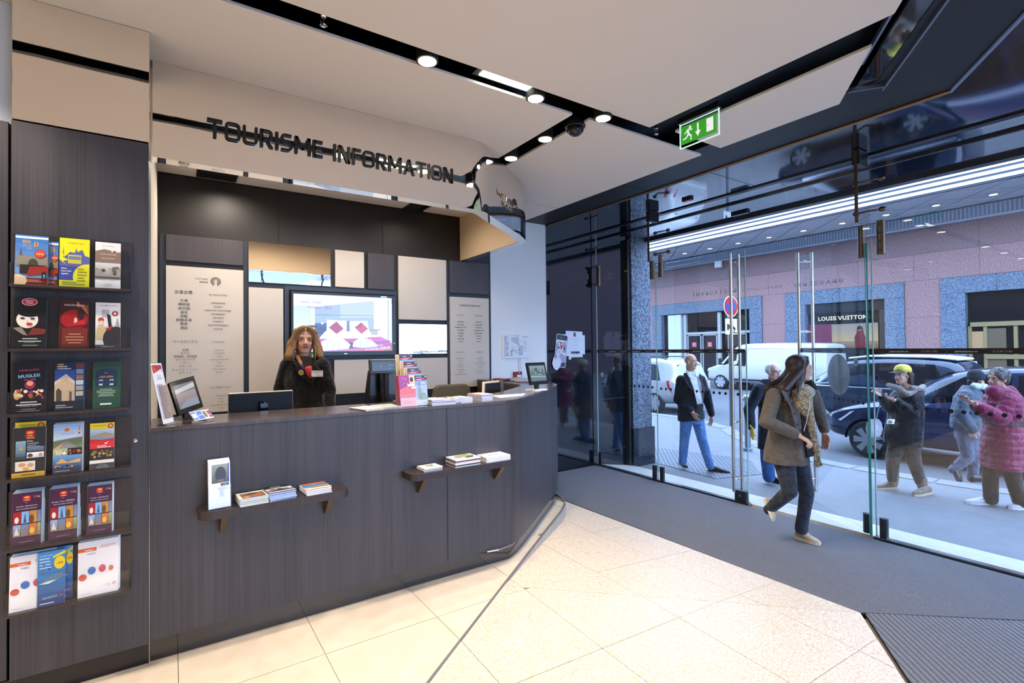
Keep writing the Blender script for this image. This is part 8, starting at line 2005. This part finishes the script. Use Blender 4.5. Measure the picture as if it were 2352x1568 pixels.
mb = MB(); mb.tube([P(1722, 976, -.09), P(1728, 984, -.12), P(1731, 1000, -.11), P(1728, 1010, -.09)], [.018, .03, .028, .012], 8, True, .4); o = build('glove', mb, M('yellow_glove', '#d8c020', .6), p.t, smooth=True)

# woman with yellow cap
p = Person('person', 'woman in yellow cap and dark parka looking at her phone', (7.55, 2.57, ZP), .97); P = p.P; fl = -fd
hf = (fl*.95+toc*.25).normalized(); nb = P(2079, 886); p.head(P(2072, 861), hf, (0, 0, 1), .95); p.neck(nb, .05)
sR, sL = P(2106, 905, -.08), P(2066, 903, .12); XS = (sR-sL).normalized()
p.trunk(p.bm, [(nb, .065, .06), (P(2083, 903), .14, .09), (P(2080, 940), .15, .12), (P(2075, 985), .14, .11), (P(2074, 1012), .15, .11)], XS)
hR, hL = P(2090, 1015, -.03), P(2062, 1015, .06); kL, aL = P(2050, 1058, .04), P(2051, 1108, .06); kR, aR = P(2100, 1062, -.04), P(2119, 1117, -.06)
eR, wR = P(2098, 950, -.14), P(2056, 920, -.12); eL, wL = P(2040, 935, .08), P(2020, 905, .0)
p.limb([hR, kR, aR], (.09, .06, .04)); p.limb([hL, kL, aL], (.09, .06, .04)); p.limb([sR, eR, wR], (.05, .042, .028)); p.limb([sL, eL, wL], (.05, .042, .028))
p.hand(wR, P(2036, 912, -.10)-wR, (0, 0, 1), -1, .6, .95); p.hand(wL, P(2010, 896, -.02)-wL, (fl+toc), 1, .5, .95)
p.body(SK('skin_light2', '#cba08c'), .0075); p.face('#1c1412', '#1c1412', '#a05a5a')
PK = CLOTH('parka_dark', '#12141b', '#20242e', 8, .7, .6)
B = MB(); p.trunk(B, [(P(2082, 893), .10, .09), (P(2084, 903), .17, .115), (P(2082, 930), .20, .15), (P(2078, 970), .205, .16), (P(2074, 1000), .215, .17), (P(2072, 1020), .215, .17)], XS); B.capsule(sR, eR, .078, .07); B.capsule(eR, P(2062, 924, -.12), .07, .055); B.capsule(sL, eL, .075, .068); B.capsule(eL, P(2024, 911, .0), .068, .052)
pk = remesh(B, 'parka', .010, PK, p.t, 4)
B = MB()
for a, b in (((2060, 890, -.06), (2085, 905, -.14)), ((2085, 905, -.14), (2112, 893, -.08)), ((2112, 893, -.08), (2120, 888, .04)), ((2042, 885, .06), (2060, 890, -.06)), ((2095, 890, -.12), (2118, 895, -.10))): B.capsule(P(*a), P(*b), .034, .036)
remesh(B, 'fur_trim', .010, M('fur_grey', '#8d8680', .95, var=('#b5aca2', 50, .15), bump=(90, 1.0, .03)), p.t, 2)
B = MB(); jeans_leg(B, hR, kR, P(2114, 1105, -.05), (.10, .076, .062)); jeans_leg(B, hL, kL, P(2050, 1098, .05), (.10, .076, .062)); remesh(B, 'trousers', .011, CLOTH('brown_trousers', '#413c3a', '#504a47', 8, .6), p.t, 3)
BT = CLOTH('boot_suede', '#7d6f62', '#8f8072', 14, .3)
B = MB(); B.capsule(P(2051, 1092, .05), aL, .066, .056); remesh(B, 'boot_shaft', .010, BT, p.t, 3); B = MB(); B.capsule(P(2115, 1100, -.05), aR, .066, .056); remesh(B, 'boot_shaft', .010, BT, p.t, 3)
p.shoe(g(2059, 1121), g(2013, 1123), BT, SOLE, h=.10, w=.045, name='boot'); p.shoe(g(2137, 1133), g(2098, 1139), BT, SOLE, h=.10, w=.045, name='boot')
L = p.L; c_, R_, k_ = p.H
def caps_c(B): 
    B.ball(L(0, -.035, .015), (.084, .080, .085), 16, 10, R_)
    for e in (-1, 1): B.capsule(L(.075*e, -.02, .02), L(.080*e, -.04, -.10), .026, .020); B.capsule(L(.05*e, -.08, .0), L(.055*e, -.085, -.10), .04, .025)
p.hair('hair', [caps_c], [], HAIRMAT('hair_brown', '#2a1812', '#4a2c20'), .009)
mb = MB(); mb.loft([[L(.093*cos(2*pi*q/20)*s1, -.012+.105*sin(2*pi*q/20)*s1, z) for q in range(20)] for z, s1 in ((.040, 1.0), (.075, .98), (.110, .85), (.132, .58), (.142, .22))]); cp = build('cap', mb, CLOTH('cap_yellow', '#d8c64e', '#e2d468', 10, .2), p.t, smooth=True)
mb = MB(); mb.loft([[L(x*1.0, .075+y, .043+z) for x, y, z in row] for row in ([(-.080, -.02, 0), (-.04, .005, .006), (.04, .005, .006), (.080, -.02, 0)], [(-.070, .070, -.010), (-.035, .118, -.006), (.035, .118, -.006), (.070, .070, -.010)])], cap=False, close=False); bi = build('brim', mb, M('brim_navy', '#1c2838', .7), cp); sdm = bi.modifiers.new('thick', 'SOLIDIFY'); sdm.thickness = .006
mb = MB(); mb.cbox(P(2046, 968, -.20), CR*.075, CF*.03, Vector((0, 0, .055))+CR*.012); o = build('camera', mb, WHITEPLA, p.t, bevel=.005)
mb = MB(); mb.tube([P(2045, 969, -.225), P(2045, 969, -.245)], .02, 14); build('lens_ring', mb, GREYPLA, o)
o = thing('mobile_phone', 'pale mobile phone held by the woman in the yellow cap', 'phone', tuple(P(2020, 904, -.05))); mb = MB(); mb.obox(P(2012, 900, -.07), P(2026, 910, -.1)-P(2012, 900, -.07), Vector((.0, .01, .02)), CF*.06); build('case', mb, WHITEPLA, o)
o = thing('shopping_bag', 'white carrier bag hanging at the side of the woman in the yellow cap', 'bag', tuple(P(2008, 985, .10)))
mb = MB(); mb.loft([[P(2008+a*sx_, v, .08+sy_*.05) for sx_, sy_ in ((-1, -1), (1, -1), (1, 1), (-1, 1))] for v, a in ((962, 10), (970, 17), (985, 20), (998, 16), (1004, 9))]); build('sack', mb, M('bag_white', '#d6d6e4', .4, bump=(14, .8, .03)), o, smooth=True)
mb = MB(); mb.tube([P(2013, 962, .06), P(2019, 935, .05), P(2024, 915, .05)], .006, 6); build('strap', mb, M('strap_grey', '#8d8a90', .6), o)

# woman in the raspberry coat
p = Person('person', 'woman in raspberry quilted coat holding up a phone', (7.74, 1.70, ZP), .97); P = p.P
hf = (fl*.98+toc*.1).normalized(); nb = P(2300, 896); p.head(P(2291, 870), hf, (0, 0, 1), .97); p.neck(nb, .055)
sR, sL = P(2318, 912, -.10), P(2292, 910, .14); XS = (sR-sL).normalized()
p.trunk(p.bm, [(nb, .07, .065), (P(2303, 910), .15, .10), (P(2304, 950), .17, .14), (P(2304, 1010), .16, .13), (P(2304, 1040), .16, .12)], XS)
hR, hL = P(2316, 1045, -.05), P(2288, 1045, .06); kL, aL = P(2274, 1092, .05), P(2276, 1146, .06); kR, aR = P(2326, 1095, -.06), P(2343, 1152, -.08)
eR, wR = P(2300, 962, -.16), P(2243, 930, -.12); eL, wL = P(2270, 950, .10), P(2232, 925, .0)
p.limb([hR, kR, aR], (.095, .065, .045)); p.limb([hL, kL, aL], (.095, .065, .045)); p.limb([sR, eR, wR], (.055, .045, .03)); p.limb([sL, eL, wL], (.055, .045, .03))
p.hand(wR, P(2212, 915, -.10)-wR, (0, 0, 1), -1, .5, .97); p.hand(wL, P(2206, 912, .0)-wL, (0, 0, 1), 1, .5, .97)
p.body(SK('skin_old2', '#c08e7c'), .0075); p.face('#2a2420', '#3a3430', '#8f5450')
RASP = CLOTH('raspberry_quilt', '#701640', '#86244c', 8, .5, .5)
B = MB()
secs = []
import itertools
vv = [896, 907, 919, 931, 944, 957, 972, 987, 1002, 1017, 1032, 1047, 1062, 1073]
ww = [.11, .19, .212, .218, .216, .208, .195, .215, .228, .236, .241, .245, .248, .244]
for i_ in range(len(vv)-1):
    for f_, m_s in ((0, .955), (.25, 1.0), (.5, 1.012), (.75, 1.0)):
        v = vv[i_]+(vv[i_+1]-vv[i_])*f_; w_ = (ww[i_]+(ww[i_+1]-ww[i_])*f_)*m_s; secs.append((P(2303, v), w_, w_*.80))
secs.append((P(2303, 1073), .235, .19))
p.trunk(B, secs, XS)
for a, b, ra in ((sR, eR, .088), (eR, P(2250, 935, -.12), .078), (sL, eL, .085), (eL, P(2240, 930, 0), .075)):
    d_ = Vector(b)-Vector(a)
    for q in range(4): B.ball(Vector(a)+d_*((q+.5)/4), (ra*(1.06-.05*q),)*3, 14, 10); B.capsule(Vector(a)+d_*(q/4), Vector(a)+d_*((q+1)/4), ra*(.93-.05*q), ra*(.90-.05*q))
B.capsule(P(2282, 898, -.03), P(2318, 905, .02), .075, .075); B.capsule(P(2308, 900, .08), P(2335, 925, .06), .07, .07); B.capsule(P(2320, 895, .0), P(2342, 920, .05), .05, .05)
remesh(B, 'quilted_coat', .008, RASP, p.t, 1)
mb = MB(); mb.tube([P(2303, 967, 0)+Vector((0, 0, -.025)), P(2303, 967, 0)+Vector((0, 0, .025))], .203, 28, True, .82, XS); build('belt', mb, M('belt_brown', '#3c2a2c', .5), p.t)
B = MB(); jeans_leg(B, hR, kR, aR, (.10, .076, .068)); jeans_leg(B, hL, kL, aL, (.10, .076, .068)); remesh(B, 'trousers', .011, CLOTH('black_trousers', '#1c191c', '#2a262a', 8, .5), p.t, 3)
SN = M('white_sneaker', '#c8c8d2', .5); p.shoe(g(2287, 1159), g(2218, 1156), SN, SN, h=.085, w=.046, name='sneaker'); p.shoe(g(2372, 1170), g(2314, 1168), SN, SN, h=.085, w=.046, name='sneaker')
L = p.L; c_, R_, k_ = p.H; rr = random.Random(2)
def caps_k(B):
    B.ball(L(0, -.022, .042), (.086, .092, .084), 18, 12, R_); B.ball(L(0, -.065, .0), (.078, .05, .08), 14, 10, R_)
    for e in (-1, 1): B.ball(L(.072*e, .01, .03), (.02, .05, .05), 10, 8, R_)
    for i in range(70):
        th = rr.uniform(0, 2*pi); z = rr.uniform(-.2, 1); r_ = sqrt(1-z*z); B.ball(L(.088*r_*cos(th), -.028+.094*r_*sin(th), .040+.088*z), .016, 7, 5)
p.hair('hair', [caps_k], [], HAIRMAT('hair_grizzled', '#2a2724', '#5c5650'), .008)
o = thing('mobile_phone', 'dark mobile phone held up by the woman in the raspberry coat', 'phone', tuple(P(2215, 905, -.06))); mb = MB(); mb.obox(P(2212, 913, -.13), P(2230, 919, -.10)-P(2212, 913, -.13), Vector((.0, .006, .010)), CF*.08+Vector((0, 0, .012))); build('case', mb, BLKPLA, o, bevel=.002)

# person with beanie walking the other way
p = Person('person', 'person in navy beanie and grey blue puffer jacket walking behind the raspberry coat', (8.35, 2.75, ZP), .99); P = p.P
nb = P(2232, 893); p.head(P(2243, 872), (fd*.9-toc*.1), (0, 0, 1), .98); p.neck(nb, .055)
sR, sL = P(2218, 908, -.12), P(2240, 906, .12); XS = (sL-sR).normalized()
p.trunk(p.bm, [(nb, .07, .065), (P(2228, 905), .15, .10), (P(2224, 940), .17, .13), (P(2222, 985), .15, .12), (P(2222, 1000), .15, .12)], XS)
hR, hL = P(2216, 1000, -.05), P(2228, 1000, .05); kR, aR = P(2222, 1050, .0), P(2190, 1078, .06); kL, aL = P(2238, 1052, .0), P(2233, 1098, .02)
eR, wR = P(2206, 950, -.16), P(2232, 985, -.18); eL, wL = P(2226, 950, .16), P(2245, 980, .14)
p.limb([hR, kR, aR], (.09, .06, .04)); p.limb([hL, kL, aL], (.09, .06, .04)); p.limb([sR, eR, wR], (.055, .045, .03)); p.limb([sL, eL, wL], (.055, .045, .03)); p.hand(wR, (.2, 0, -1), XS, 1, .7); p.hand(wL, (.2, 0, -1), -XS, -1, .7)
p.body(SK('skin_light', '#cf9f84'), .009); p.face()
PUF = CLOTH('puffer_bluegrey', '#36424f', '#4a5866', 8, .5, .5)
B = MB(); p.trunk(B, [(P(2230, 886), .10, .09), (P(2228, 900), .17, .12), (P(2224, 918), .21, .16), (P(2222, 928), .20, .155), (P(2220, 942), .215, .165), (P(2219, 952), .205, .16), (P(2218, 968), .215, .165), (P(2218, 984), .205, .16)], XS)
for a, b, ra in ((sR, eR, .085), (eR, wR, .075), (sL, eL, .085), (eL, wL, .075)): B.capsule(a, b, ra, ra*.88)
remesh(B, 'puffer_jacket', .010, PUF, p.t, 1)
B = MB(); p.trunk(B, [(P(2221, 970), .175, .135), (P(2222, 1006), .175, .135)], XS); jeans_leg(B, hR, kR, aR); jeans_leg(B, hL, kL, aL); remesh(B, 'jeans', .012, CLOTH('grey_jeans', '#4a5468', '#5c677c', 8, .4), p.t, 3)
h0 = P(2186, 1064, .08); p.shoe(h0, h0+(P(2198, 1092, .0)-h0).normalized()*.26, LEA, LEA, h=.085, up=fd+Vector((0, 0, .3))); h0 = g(2230, 1106); p.shoe(h0, h0+fd*.27, LEA, LEA, h=.085)
L = p.L; c_, R_, k_ = p.H
mb = MB(); mb.loft([[L(.090*cos(2*pi*q/20)*s1, -.012+.104*sin(2*pi*q/20)*s1, z) for q in range(20)] for z, s1 in ((.0, 1.0), (.02, 1.05), (.045, 1.05), (.05, .99), (.09, .95), (.125, .7), (.142, .25))]); build('beanie', mb, M('beanie_navy', '#141c28', .95, bump=(120, .6, .006)), p.t, smooth=True)
B = MB(); B.capsule(P(2238, 886, -.10), P(2262, 888, -.02), .045, .045); B.capsule(P(2262, 888, -.02), P(2240, 884, .10), .045, .045); remesh(B, 'scarf', .010, M('scarf_pale', '#8fa4ae', .9, var=('#c2ced4', 16, .1)), p.t, 3)
def caps_b(B): B.capsule(L(.06, -.05, -.02), L(.07, -.03, -.15), .03, .02); B.capsule(L(0, -.085, -.02), L(0, -.085, -.14), .045, .03)
p.hair('hair', [caps_b], [], HAIRMAT('hair_dark', '#120b09', '#3a221a'), .01)
